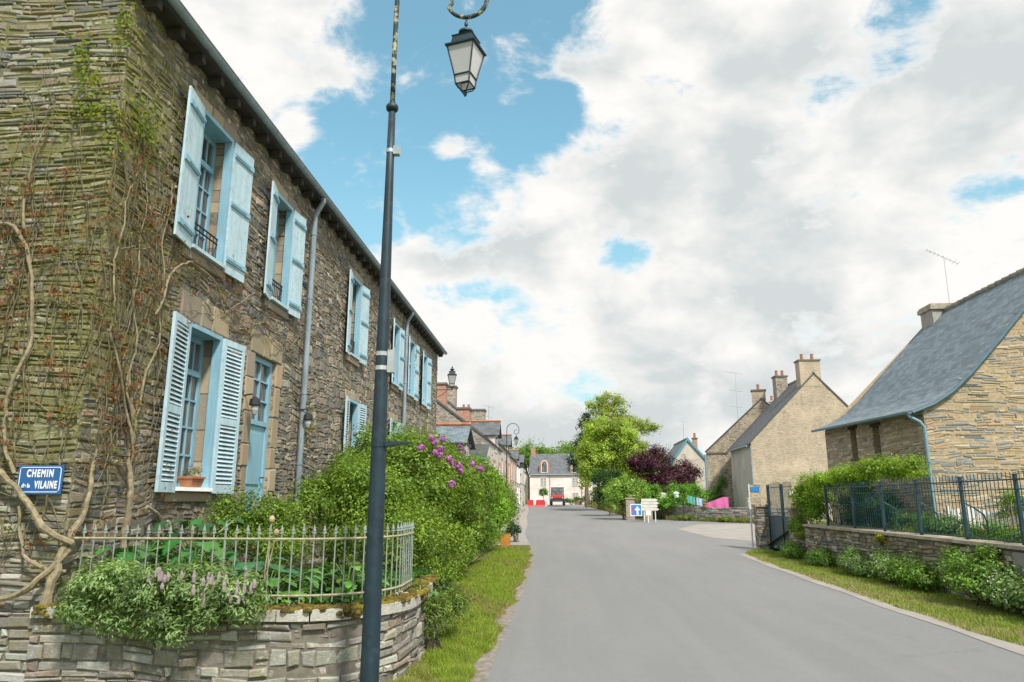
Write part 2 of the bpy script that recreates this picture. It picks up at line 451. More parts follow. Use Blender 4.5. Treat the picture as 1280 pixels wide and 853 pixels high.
# ------------------------------------------------------------------ mesh helpers
class MB:
    def __init__(s):
        s.v = []
        s.f = []
        s.c = []      # per-face colour
        s.ms = []     # per-face moss amount
        s.uv = []     # per-face list of uv or None

    def quad(s, pts, col=(1, 1, 1), moss=0, uv=None):
        b = len(s.v)
        s.v.extend(pts)
        s.f.append(tuple(range(b, b + len(pts))))
        s.c.append(col)
        s.ms.append(moss)
        s.uv.append(uv)

    def faces(s, vs, fs, col=(1, 1, 1), moss=0):
        b = len(s.v)
        s.v.extend(vs)
        for f in fs:
            s.f.append(tuple(b + i for i in f))
            s.c.append(col)
            s.ms.append(moss)
            s.uv.append(None)

    def box(s, a, b, col=(1, 1, 1), P=None, moss=0, cham=0):
        x0, x1 = sorted((a[0], b[0])); y0, y1 = sorted((a[1], b[1])); z0, z1 = sorted((a[2], b[2]))
        vs = [(x, y, z) for z in (z0, z1) for x, y in ((x0, y0), (x1, y0), (x1, y1), (x0, y1))]
        if P: vs = [P(*q) for q in vs]
        s.faces(vs, [(3, 2, 1, 0), (4, 5, 6, 7), (0, 1, 5, 4), (1, 2, 6, 5), (2, 3, 7, 6), (3, 0, 4, 7)], col, moss)

    def tube(s, path, rad, n=8, cap=True, col=(1, 1, 1)):
        path = [Vector(p) for p in path]
        k = len(path)
        if not hasattr(rad, '__len__'): rad = [rad] * k
        vs, fs = [], []
        prev = None
        for i, p in enumerate(path):
            d = (path[min(i + 1, k - 1)] - path[max(i - 1, 0)])
            if d.length < 1e-9: d = Vector((0, 0, 1))
            d.normalize()
            if prev is None:
                a = d.cross(Vector((0, 0, 1)))
                if a.length < .1: a = d.cross(Vector((0, 1, 0)))
            else:
                a = prev - d * prev.dot(d)
                if a.length < 1e-4: a = d.orthogonal()
            a.normalize()
            prev = a
            b = d.cross(a)
            for j in range(n):
                th = 2 * math.pi * j / n
                q = p + (a * math.cos(th) + b * math.sin(th)) * rad[i]
                vs.append(tuple(q))
        for i in range(k - 1):
            for j in range(n):
                fs.append((i * n + j, i * n + (j + 1) % n, (i + 1) * n + (j + 1) % n, (i + 1) * n + j))
        if cap:
            fs.append(tuple(range(n - 1, -1, -1)))
            fs.append(tuple((k - 1) * n + j for j in range(n)))
        s.faces(vs, fs, col)

    def lathe(s, prof, c=(0, 0, 0), n=12, col=(1, 1, 1), rot=0, sy=1):
        vs, fs = [], []
        for r, z in prof:
            for j in range(n):
                th = rot + 2 * math.pi * j / n
                vs.append((c[0] + r * math.cos(th), c[1] + r * math.sin(th) * sy, c[2] + z))
        k = len(prof)
        for i in range(k - 1):
            for j in range(n):
                fs.append((i * n + j, i * n + (j + 1) % n, (i + 1) * n + (j + 1) % n, (i + 1) * n + j))
        fs.append(tuple(range(n - 1, -1, -1)))
        fs.append(tuple((k - 1) * n + j for j in range(n)))
        s.faces(vs, fs, col)

    def build(s, name, mat, parent=None, smooth=False, loc=None):
        me = bpy.data.meshes.new(name)
        off = Vector((0, 0, 0))
        o = bpy.data.objects.new(name, me)
        if parent is not None:
            q = parent
            while q is not None:
                off += q.location
                q = q.parent
        elif loc is not None:
            off = Vector(loc)
            o.location = off
        V = np.array(s.v, dtype=np.float64) - np.array(off)
        me.from_pydata(V.tolist(), [], s.f)
        if isinstance(mat, (list, tuple)):
            for x in mat: me.materials.append(x)
        else:
            me.materials.append(mat)
        cnt = [len(f) for f in s.f]
        cc = np.ones((sum(cnt), 4), dtype=np.float32)
        cc[:, :3] = np.repeat(np.array(s.c, dtype=np.float32), cnt, axis=0)
        ca = me.color_attributes.new('col', 'FLOAT_COLOR', 'CORNER')
        ca.data.foreach_set('color', cc.ravel())
        if any(s.ms):
            ma = me.attributes.new('moss', 'FLOAT', 'FACE')
            ma.data.foreach_set('value', np.array(s.ms, dtype=np.float32))
        if any(u is not None for u in s.uv):
            uvl = me.uv_layers.new(name='UVMap')
            arr = []
            for f, u in zip(s.f, s.uv):
                arr.extend(u if u is not None else [(0, 0)] * len(f))
            uvl.data.foreach_set('uv', np.array(arr, dtype=np.float32).ravel())
        if smooth:
            me.polygons.foreach_set('use_smooth', [True] * len(me.polygons))
        me.update()
        o.parent = parent
        COL.objects.link(o)
        return o


def thing(name, label, cat, loc=(0, 0, 0), group=None):
    o = bpy.data.objects.new(name, None)
    o.empty_display_size = .2
    o.location = loc
    o['label'] = label
    o['category'] = cat
    if group: o['group'] = group
    COL.objects.link(o)
    return o


def tag(o, label, cat, group=None):
    o['label'] = label
    o['category'] = cat
    if group: o['group'] = group
    return o


def structure(o):
    o['kind'] = 'structure'
    return o


def copy_tree(o, parent=None):
    c = o.copy()
    COL.objects.link(c)
    c.parent = parent
    for ch in list(o.children):
        copy_tree(ch, c)
    return c


def gz(y):
    """Height of the street: level near by, then climbing gently."""
    if y < 25: return 0.0
    if y < 35: return .00068 * (y - 25) ** 2
    return .068 + .0136 * (y - 35)


# ------------------------------------------------------------------ walls
def sub_interval(a, b, cuts):
    segs = [(a, b)]
    for c0, c1 in cuts:
        nx = []
        for s0, s1 in segs:
            if c1 <= s0 or c0 >= s1:
                nx.append((s0, s1))
            else:
                if c0 > s0: nx.append((s0, c0))
                if c1 < s1: nx.append((c1, s1))
        segs = nx
    return [q for q in segs if q[1] - q[0] > .02]


def stones(mb, P, L, top, openings=(), h=(.04, .1), l=(.12, .4), relief=(.0, .03), gap=.006, pal=None,
           moss=None, wav=.02, seed=1, v0=0.0, over=0.0, chance_big=.0, bottom=None):
    """Courses of separate irregular stones; P(u, v, w) maps wall coordinates to the world."""
    rg = random.Random(seed)
    vmax = max(top(u * L / 40) for u in range(41))
    ph = [rg.uniform(0, 6.28) for _ in range(6)]

    def wave(u, v):
        return wav * (math.sin(u * 1.7 + ph[0] + v * 1.1) + .6 * math.sin(u * 4.1 + ph[1] + v * 2.3) + .4 * math.sin(u * 9.3 + ph[2] + v * 5))
    v = v0
    while v < vmax:
        hh = rg.uniform(*h) * (1.6 if rg.random() < .16 else 1.0)
        cuts = [(o[0], o[1]) for o in openings if min(v + hh, o[3]) - max(v, o[2]) > .35 * hh]
        for s0, s1 in sub_interval(-over, L + over, cuts):
            u = s0 - rg.uniform(0, l[0]) * (s0 <= 0) * 0
            while u < s1 - .02:
                ll = rg.uniform(*l) * (1.0 if rg.random() > .3 else .45)
                u1 = min(u + ll, s1)
                if s1 - u1 < l[0] * .5: u1 = s1
                uc = (u + u1) / 2
                tv = top(min(max(uc, 0), L))
                if v < tv - .02 and (bottom is None or v + hh > bottom(uc)):
                    vt = min(v + hh, tv)
                    sub = [(v, vt)]
                    if vt - v > .085 and rg.random() < .35:
                        mid = v + (vt - v) * rg.uniform(.35, .65)
                        sub = [(v, mid), (mid, vt)]
                    for a, b in sub:
                        g = gap
                        w = rg.uniform(*relief)
                        j = lambda k: rg.uniform(-k, k)
                        q = [(u + g, a + g), (u1 - g, a + g), (u1 - g, b - g), (u + g, b - g)]
                        jit = min(.012, (b - a) * .18)
                        outer, inner = [], []
                        ch = min(.012, (b - a) * .22)
                        for k, (x, y) in enumerate(q):
                            x2 = x + j(jit); y2 = y + j(jit) + wave(x, y)
                            sx_ = 1 if k in (0, 3) else -1
                            sy_ = 1 if k < 2 else -1
                            outer.append((x2, y2, w - ch + j(.004)))
                            inner.append((x2 + sx_ * ch * rg.uniform(.6, 2), y2 + sy_ * ch * rg.uniform(.5, 1.2), w + j(.005)))
                        base = [(x, y, -.03) for x, y, _ in outer]
                        c = pal(rg, uc, a)
                        ms = moss(uc, a) if moss else 0
                        vs = [P(*t_) for t_ in base + outer + inner]
                        fs = [(8, 9, 10, 11)]
                        for k in range(4):
                            k2 = (k + 1) % 4
                            fs.append((4 + k, 4 + k2, 8 + k2, 8 + k))
                            fs.append((k, k2, 4 + k2, 4 + k))
                        mb.faces(vs, fs, c, ms)
                u = u1
        v += hh
    return mb


def backing(mb, P, L, top, openings=(), depth=.35, w=0.0, v0=0.0, reveal=True, nseg=1):
    """Mortar face behind the stones, split round the openings, with the reveals."""
    us = sorted({0.0, L, *[o[0] for o in openings], *[o[1] for o in openings], *[L * i / nseg for i in range(nseg + 1)]})
    base = min(top(0), top(L))
    lim = min(top(u) for u in us)
    vs_ = sorted({v0, lim, *[x for o in openings for x in (o[2], o[3])]})
    vs_ = [x for x in vs_ if x <= lim + 1e-6]
    for i in range(len(us) - 1):
        for k in range(len(vs_) - 1):
            uc, vc = (us[i] + us[i + 1]) / 2, (vs_[k] + vs_[k + 1]) / 2
            if any(o[0] < uc < o[1] and o[2] < vc < o[3] for o in openings): continue
            mb.quad([P(us[i], vs_[k], w), P(us[i + 1], vs_[k], w), P(us[i + 1], vs_[k + 1], w), P(us[i], vs_[k + 1], w)])
    # the part above (gable)
    N = 24
    xs = sorted({*us, *[L * i / N for i in range(N + 1)]})
    for a, b in zip(xs[:-1], xs[1:]):
        ta, tb = top(a), top(b)
        if max(ta, tb) > lim + .01:
            mb.quad([P(a, lim, w), P(b, lim, w), P(b, tb, w), P(a, ta, w)])
    if reveal:
        for o in openings:
            u0, u1, a, b = o[0] - .01, o[1] + .01, o[2] - .01, o[3] + .01
            for pts in (((u0, a), (u0, b)), ((u1, b), (u1, a)), ((u0, b), (u1, b)), ((u1, a), (u0, a))):
                (ua, va), (ub, vb) = pts
                mb.quad([P(ua, va, w), P(ub, vb, w), P(ub, vb, w - depth), P(ua, va, w - depth)])


def pal_from(cols, var=.18):
    def f(rg, u, v):
        c = rg.choice(cols)
        k = rg.uniform(1 - var, 1 + var)
        return tuple(max(0, x * k * rg.uniform(.95, 1.05)) for x in c)
    return f


def roof_plane(mb, a, b, c, d, thick=.06):
    """a-b eave edge, c-d ridge edge (c above b). UV in metres along the slope."""
    a, b, c, d = map(Vector, (a, b, c, d))
    L = (b - a).length
    H1, H2 = (d - a).length, (c - b).length
    mb.quad([tuple(a), tuple(b), tuple(c), tuple(d)], uv=[(0, 0), (L, 0), (L, H2), (0, H1)])
    n = (b - a).cross(d - a).normalized()
    if n.z < 0: n = -n
    lo = [p - n * thick for p in (a, b, c, d)]
    mb.quad([tuple(p) for p in reversed(lo)], uv=[(0, 0)] * 4)
    P4 = [a, b, c, d]
    for i in range(4):
        j = (i + 1) % 4
        mb.quad([tuple(P4[i]), tuple(lo[i]), tuple(lo[j]), tuple(P4[j])], uv=[(0, .06), (0, .1), (.1, .1), (.1, .06)])


# ------------------------------------------------------------------ foliage
def leaf_mesh(name, pts, nrm, size, col, mat, parent=None, asp=.5, seed=0, loc=None, fold=.12):
    rng = np.random.default_rng(seed)
    n = len(pts)
    nrm = nrm / (np.linalg.norm(nrm, axis=1, keepdims=True) + 1e-9)
    r = rng.normal(size=(n, 3))
    a = np.cross(nrm, r)
    a /= np.linalg.norm(a, axis=1, keepdims=True) + 1e-9
    b = np.cross(nrm, a)
    s = size[:, None]
    V = np.empty((n, 4, 3))
    V[:, 0] = pts - a * s * .5
    V[:, 1] = pts + b * s * asp * .5 + nrm * s * fold
    V[:, 2] = pts + a * s * .5
    V[:, 3] = pts - b * s * asp * .5 + nrm * s * fold
    off = Vector((0, 0, 0))
    q = parent
    while q is not None:
        off += q.location
        q = q.parent
    o_loc = Vector(loc) if (loc is not None and parent is None) else Vector((0, 0, 0))
    V = (V.reshape(-1, 3) - np.array(off) - np.array(o_loc)).astype(np.float32)
    me = bpy.data.meshes.new(name)
    me.vertices.add(4 * n)
    me.vertices.foreach_set('co', V.ravel())
    me.loops.add(4 * n)
    me.loops.foreach_set('vertex_index', np.arange(4 * n, dtype=np.int32))
    me.polygons.add(n)
    me.polygons.foreach_set('loop_start', np.arange(0, 4 * n, 4, dtype=np.int32))
    me.update(calc_edges=True)
    ca = me.color_attributes.new('col', 'FLOAT_COLOR', 'CORNER')
    cc = np.ones((n, 4, 4), dtype=np.float32)
    cc[:, :, :3] = np.clip(col, 0, 1)[:, None, :]
    ca.data.foreach_set('color', cc.ravel())
    me.materials.append(mat)
    o = bpy.data.objects.new(name, me)
    o.location = o_loc
    o.parent = parent
    COL.objects.link(o)
    return o


def bush_points(blobs, n, clump=.16, nclump=None, seed=0, inner=.25, floor=None, shell=(.72, 1.05), rough=.18):
    rng = np.random.default_rng(seed)
    B = np.array(blobs, dtype=float)
    area = (B[:, 3] * B[:, 4] + B[:, 3] * B[:, 5] + B[:, 4] * B[:, 5])
    pr = area / area.sum()
    nclump = nclump or max(20, int(area.sum() * 4.2 / (clump * clump) * .55))
    ids = rng.choice(len(B), nclump, p=pr)
    d = rng.normal(size=(nclump, 3))
    d /= np.linalg.norm(d, axis=1, keepdims=True)
    d[:, 2] = np.where(d[:, 2] < -.35, -d[:, 2], d[:, 2])
    ph = rng.uniform(0, 6.28, 6)
    lump = 1 + rough * (np.sin(d[:, 0] * 5 + ph[0]) * np.sin(d[:, 1] * 4 + ph[1] + d[:, 2] * 3) + .6 * np.sin(d[:, 2] * 9 + ph[2] + d[:, 0] * 7))
    rad = rng.uniform(shell[0], shell[1], nclump) * lump
    ce = B[ids, :3] + d * B[ids, 3:6] * rad[:, None]
    tone = rng.uniform(.55, 1.38, nclump)
    hue = rng.uniform(0, 1, nclump)
    k = rng.integers(0, nclump, n)
    sz = clump * rng.uniform(.6, 1.25, nclump)
    off = rng.normal(size=(n, 3)) * .5
    pts = ce[k] + off * sz[k, None]
    out = d[k] * .8 + off * .8 + np.array([0, 0, .5]) + rng.normal(size=(n, 3)) * .45
    ni = int(n * inner)
    if ni:
        idi = rng.choice(len(B), ni, p=pr)
        di = rng.normal(size=(ni, 3))
        di /= np.linalg.norm(di, axis=1, keepdims=True)
        pts[:ni] = B[idi, :3] + di * B[idi, 3:6] * (rng.uniform(0, 1, ni) ** .5 * .85)[:, None]
    if floor is not None:
        pts[:, 2] = np.maximum(pts[:, 2], floor + rng.uniform(0, .1, n))
    return pts, out, tone[k], hue[k], rng


def foliage(name, parent, blobs, n, leaf, c1, c2, clump=.16, seed=0, mat=None, inner=.14, floor=None, asp=.5, nclump=None, shell=(.72, 1.05), rough=.18, tip=None, label=None):
    pts, nrm, tone, hue, rng = bush_points(blobs, n, clump, nclump, seed, inner, floor, shell, rough)
    size = leaf * rng.uniform(.6, 1.3, n)
    h = np.clip(hue * .75 + rng.uniform(0, .25, n), 0, 1)[:, None]
    col = np.array(c1) * (1 - h) + np.array(c2) * h
    col = col * (tone * rng.uniform(.8, 1.2, n))[:, None]
    if tip is not None:
        tc_, frac = tip
        k = rng.uniform(0, 1, n) < frac
        col[k] = np.array(tc_) * rng.uniform(.8, 1.2, (k.sum(), 1))
    return leaf_mesh(name, pts, nrm, size, col, mat or M['leaf'], parent, asp, seed)


def stems(parent, base, blobs, k=6, r=.02, seed=0, name='stem', mat=None, n=6):
    rg = random.Random(seed)
    mb = MB()
    for i in range(k):
        b = blobs[i % len(blobs)]
        e = (b[0] + rg.uniform(-.5, .5) * b[3], b[1] + rg.uniform(-.5, .5) * b[4], b[2] + rg.uniform(-.1, .6) * b[5])
        s0 = (base[0] + rg.uniform(-.12, .12), base[1] + rg.uniform(-.12, .12), base[2])
        pth = []
        for q in range(5):
            f = q / 4
            pth.append((s0[0] + (e[0] - s0[0]) * f ** 1.4 + rg.uniform(-.03, .03), s0[1] + (e[1] - s0[1]) * f ** 1.4 + rg.uniform(-.03, .03), s0[2] + (e[2] - s0[2]) * f))
        mb.tube(pth, [r * (1 - .7 * q / 4) for q in range(5)], n)
    return mb.build(name, mat or M['bark'], parent)


def lumpy(blobs, seed, k=5, f=(.32, .5)):
    """Break each mass into smaller overlapping lobes so that it is not one smooth mound."""
    rg = random.Random(seed * 7 + 1)
    out = []
    for b in blobs:
        out.append((b[0], b[1], b[2], b[3] * .84, b[4] * .84, b[5] * .84))
        for _ in range(k):
            th, ph = rg.uniform(0, 2 * math.pi), math.asin(rg.uniform(-.25, .98))
            s = rg.uniform(*f)
            q = rg.uniform(.62, .88)
            out.append((b[0] + b[3] * q * math.cos(th) * math.cos(ph), b[1] + b[4] * q * math.sin(th) * math.cos(ph), b[2] + b[5] * q * math.sin(ph),
                        b[3] * s, b[4] * s, b[5] * s * .8))
    return out


def shrub(label, base, blobs, n, leaf, c1, c2, seed, name='shrub', cat='shrub', group=None, flowers=None, spots=None, **kw):
    o = thing(name, label, cat, base, group)
    blobs = lumpy(blobs, seed)
    foliage('foliage', o, blobs, n, leaf, c1, c2, seed=seed, floor=base[2], **kw)
    stems(o, base, blobs, seed=seed, k=9)
    if flowers:
        fn, fs, fc, ffrac = flowers
        fp = bush_points(blobs, fn * 8, .06, fn, seed + 99, 0, base[2], (.98, 1.08))
        rng = fp[4]
        m_ = len(fp[0])
        col = np.array(fc) * rng.uniform(.75, 1.3, (m_, 1))
        leaf_mesh('blossom', fp[0], fp[1], fs * rng.uniform(.7, 1.3, m_), col, M['petal'], o, .8, seed)
    if spots:
        rng = np.random.default_rng(seed)
        P_ = np.repeat(np.array(spots[1]) * 0.985 + np.array((0, 0, .024)), 26, axis=0)
        nr = rng.normal(size=P_.shape)
        nr /= np.linalg.norm(nr, axis=1, keepdims=True)
        P_ = P_ + nr * spots[0] * rng.uniform(.5, 1, (len(P_), 1))
        leaf_mesh('blossom', P_, nr, rng.uniform(.05, .08, len(P_)), np.array(spots[2]) * rng.uniform(.7, 1.3, (len(P_), 1)), M['petal'], o, .9, seed + 5)
    return o

# ------------------------------------------------------------------ ground, road, paths
YS = sorted(set([-60, -30, -12, -6] + list(range(-4, 36)) + list(range(36, 130, 2)) + [23.7, 26.5, 27.5] + [135, 145, 160, 190, 240, 320, 450, 700, 1100]))


def interp(tab, y):
    if y <= tab[0][0]: return tab[0][1]
    for (a, va), (b, vb) in zip(tab[:-1], tab[1:]):
        if y <= b: return va + (vb - va) * (y - a) / (b - a)
    return tab[-1][1]


ROAD_L = [(-60, -.75), (5, -.75), (14, -.72), (21, -.78), (25, -.98), (29, -1.25), (36, -1.75), (45, -2.0), (58, -2.63), (80, -3.4), (104, -4.6), (106, -9), (112, -9), (113, -6.5)]
ROAD_R = [(-60, 5.15), (5, 5.05), (8.7, 5.08), (12.5, 5.15), (19, 5.38), (22, 5.55), (23.7, 5.75), (25, 6.1), (26.5, 7.3), (27.5, 14), (29, 60), (46, 60), (47.2, 14), (48, 11.7), (50, 9.9), (55, 6.4), (58, 5.5), (75, 4.9), (104, 3.5), (106, 7), (112, 7), (113, 3.6)]


def strip(name, left, right, y0, y1, dz, mat, mb=None, n=1):
    own = mb is None
    mb = mb or MB()
    ys = [y for y in YS if y0 <= y <= y1]
    ys = sorted(set([y0, y1] + ys))
    for a, b in zip(ys[:-1], ys[1:]):
        la, lb, ra, rb = left(a), left(b), right(a), right(b)
        for i in range(n):
            f0, f1 = i / n, (i + 1) / n
            mb.quad([(la + (ra - la) * f0, a, gz(a) + dz), (la + (ra - la) * f1, a, gz(a) + dz), (lb + (rb - lb) * f1, b, gz(b) + dz), (lb + (rb - lb) * f0, b, gz(b) + dz)])
    return structure(mb.build(name, mat)) if own else None


mb = MB()
for a, b in zip(YS[:-1], YS[1:]):
    mb.quad([(-900, a, gz(a)), (900, a, gz(a)), (900, b, gz(b)), (-900, b, gz(b))])
structure(mb.build('ground', M['turf']))
rl = lambda y: interp(ROAD_L, y)
rr = lambda y: interp(ROAD_R, y)
structure_road = strip('road', rl, rr, -30, 113, .008, M['asphalt'])
strip('gravel_edge', lambda y: rl(y) - .16 - .05 * math.sin(y * 1.9), lambda y: rl(y) + .05 + .03 * math.sin(y * 3.1), -6, 25, .012, M['grit'])
strip('gutter_strip', lambda y: rr(y) - .20 - .03 * math.sin(y * 1.7), lambda y: rr(y) + .03 + .05 * math.sin(y * 2.9 + 1), -6, 23.7, .014, M['paving'])
strip('side_road', lambda y: rr(y) - interp([(26, .0), (31, 2.0), (40, 3.2), (46, 2.0), (47.2, .2)], y) if y < 27.6 or y > 46.5 else interp([(27.5, 12), (29, 8.5), (33, 6.6), (40, 6.2), (46.5, 8.5)], y), rr, 26.6, 47.2, .014, M['paving'])
strip('pavement', lambda y: interp([(25, -2.3), (35, -4.2), (110, -6.4)], y), lambda y: rl(y) + .02, 27.5, 104, .02, M['paving'])
# raised soil of the front garden on the left and of the garden on the right
mb = MB()
gp = [(-4.45, 6.5), (-2.4, 6.45), (-1.95, 6.6), (-1.66, 6.95), (-1.6, 7.4), (-1.65, 9), (-4.45, 9)]
mb.quad([(x, y, .60) for x, y in gp])
mb.quad([(-4.45, 9, .60), (-1.65, 9, .60), (-2.6, 10.5, .45), (-4.45, 10.5, .6)])
mb.quad([(-4.45, 10.5, .60), (-2.6, 10.5, .45), (-2.6, 34, .3), (-4.45, 34, .4)])
mb.quad([(-1.65, 9, .60), (-1.7, 9.2, 0), (-2.35, 10.5, 0), (-2.6, 10.5, .45)])
structure(mb.build('soil', M['grit']))
mb = MB()
mb.quad([(-2.6, 10.5, .452), (-2.35, 10.5, 0), (-2.35, 34, 0.06), (-2.6, 34, .302)])
structure(mb.build('bank', M['turf']))
mb = MB()
for a, b in zip([-8, 2, 6, 10, 14, 18, 21], [2, 6, 10, 14, 18, 21, 23]):
    mb.quad([(6.95, a, .80), (30, a, .85), (30, b, .85), (6.95, b, .80)])
mb.quad([(6.95, -8, .8), (6.95, 23, .8), (6.95, 23, 0), (6.95, -8, 0)])
mb.quad([(6.95, 23, .8), (30, 23, .85), (30, 26.4, .0), (6.95, 26.4, .0)])
structure(mb.build('lawn', M['turf']))

# far hills and wood line beyond the village
mb = MB()
for k in range(36):
    x0, x1 = -500 + k * 28, -500 + (k + 1) * 28
    h0 = 9 + 4 * math.sin(k * .7) + 2 * math.sin(k * 1.9)
    h1 = 9 + 4 * math.sin((k + 1) * .7) + 2 * math.sin((k + 1) * 1.9)
    mb.quad([(x0, 330, 3), (x1, 330, 3), (x1, 420, h1), (x0, 420, h0)])
    mb.quad([(x0, 420, h0), (x1, 420, h1), (x1, 620, h1 * .7), (x0, 620, h0 * .7)])
structure(mb.build('hills', M['turf']))

# ------------------------------------------------------------------ the big stone house on the left
HX, HY, HL, HD = -4.5, 6.5, 19.7, 8.0
Pf = lambda u, v, w: (HX + w, HY + u, v)
Pe = lambda u, v, w: (HX - u, HY - w, v)
house = thing('stone_house', 'long two-storey schist house with pale blue shutters, its corner overgrown with vine', 'house', (HX, HY, 0))
LOW = [(8.2, 9.08, 1.72, 3.74), (14.95, 15.68, 1.95, 3.75), (18.95, 19.6, 1.95, 3.75)]
UP = [(8.02, 8.9, 4.62, 6.5), (10.47, 11.2, 4.66, 6.46), (14.78, 15.5, 4.66, 6.45), (18.85, 19.55, 4.68, 6.42), (20.98, 21.7, 4.68, 6.42), (23.1, 23.85, 4.68, 6.42)]
DOOR = (10.22, 11.02, 1.0, 3.75)
ops = [(a - HY, b - HY, c, d) for a, b, c, d in LOW + UP + [DOOR]]
main_pal = pal_from([(.24, .21, .155), (.29, .24, .17), (.20, .18, .145), (.18, .17, .155), (.24, .185, .125), (.33, .29, .22), (.16, .15, .125), (.29, .23, .15), (.15, .155, .155), (.38, .34, .27)], .26)


def moss_main(u, v):
    return max(0, 1 - u / 3.0) * (.35 if v < 2.6 else .95) * (1 if v < 6.6 else .4)


def moss_end(u, v):
    return (.9 if 1.9 < v < 5.6 else .45) * max(.35, 1 - u / 4) if v > 1.2 else .1


top_end = lambda u: 7.0 + .95 * min(u, HD - u)
mb = MB()
backing(mb, Pf, HL, lambda u: 7.05, ops, .36, 0.0)
backing(mb, Pe, HD, top_end, [], 0, 0, reveal=False)
mb.box((HX - HD, HY + .02, 0), (HX - HD + .3, HY + HL, 7.0))
mb.quad([(HX, HY + HL, 0), (HX - HD, HY + HL, 0), (HX - HD, HY + HL, 7.0), (HX - HD / 2, HY + HL, 10.8), (HX, HY + HL, 7.0)])
mb.build('wall_core', M['mortar_house'], house)
mb = MB()
stones(mb, Pf, HL, lambda u: 7.05, ops, (.035, .115), (.07, .28), (.0, .022), .006, main_pal, moss_main, .035, 11)
stones(mb, Pe, HD, top_end, [], (.026, .072), (.08, .42), (.002, .028), .005,
       pal_from([(.24, .22, .165), (.30, .265, .20), (.19, .18, .145), (.36, .33, .26), (.16, .165, .15), (.25, .24, .21), (.25, .195, .13), (.40, .385, .33)], .26), moss_end, .022, 12, v0=.64, over=.0)
# bigger pale blocks low down on the end wall
stones(mb, lambda u, v, w: Pe(u, v, w + .07), HD, lambda u: .64, [], (.06, .12), (.15, .5), (.0, .04), .008,
       pal_from([(.38, .37, .32), (.30, .29, .25), (.44, .42, .37), (.24, .22, .18)], .15), lambda u, v: .2, .01, 13, over=0)
mb.build('stonework', M['stone_main'], house)
mb = MB()
mb.box((HX - HD, HY - .062, 0), (HX + .005, HY - .004, .60))
mb.build('wall_base', M['mortar_grey'], house)

# dressed blocks round the openings
drs = pal_from([(.36, .27, .175), (.31, .25, .17), (.40, .32, .22), (.27, .235, .18)], .15)
mb = MB()
rg = random.Random(3)


def block(u0, u1, v0, v1, w0=-.34, w1=.03):
    j = lambda: rg.uniform(-.008, .008)
    a = [(u0 + j(), v0 + j()), (u1 + j(), v0 + j()), (u1 + j(), v1 + j()), (u0 + j(), v1 + j())]
    ww = w1 + rg.uniform(-.012, .01)
    vs = [Pf(x, y, w0) for x, y in a] + [Pf(x, y, ww - .012) for x, y in a]
    cx, cy = (u0 + u1) / 2, (v0 + v1) / 2
    vs += [Pf(x + (.014 if x < cx else -.014), y + (.014 if y < cy else -.014), ww) for x, y in a]
    fs = [(8, 9, 10, 11)]
    for k in range(4):
        k2 = (k + 1) % 4
        fs += [(4 + k, 4 + k2, 8 + k2, 8 + k), (k, k2, 4 + k2, 4 + k)]
    mb.faces(vs, fs, drs(rg, 0, 0))


for i, (a, b, c, d) in enumerate([(x[0] - HY, x[1] - HY, x[2], x[3]) for x in LOW + UP + [DOOR]]):
    mb = MB()
    big = i in (0, len(LOW + UP))
    hh = (.30, .5) if big else (.09, .24)
    v = c
    if i != len(LOW + UP):
        block(a - .12, b + .12, c - .13, c - .005, -.34, .05)
    while v < d - .02:
        h_ = min(rg.uniform(*hh), d - v)
        ws = .17 if big else rg.uniform(.05, .16)
        block(a - ws - rg.uniform(0, .12), a - .004, v + .004, v + h_ - .004)
        block(b + .004, b + ws + rg.uniform(0, .12), v + .004, v + h_ - .004)
        v += h_
    n_ = 3
    us = [a - .18, a + (b - a) * .33, a + (b - a) * .67, b + .18]
    for k in range(n_):
        block(us[k] + .004, us[k + 1] - .004, d + .004, d + (.34 if big else .17), -.34, .035)
    mb.build('window_surround' if i != len(LOW + UP) else 'door_surround', M['stone_dressed'], house)


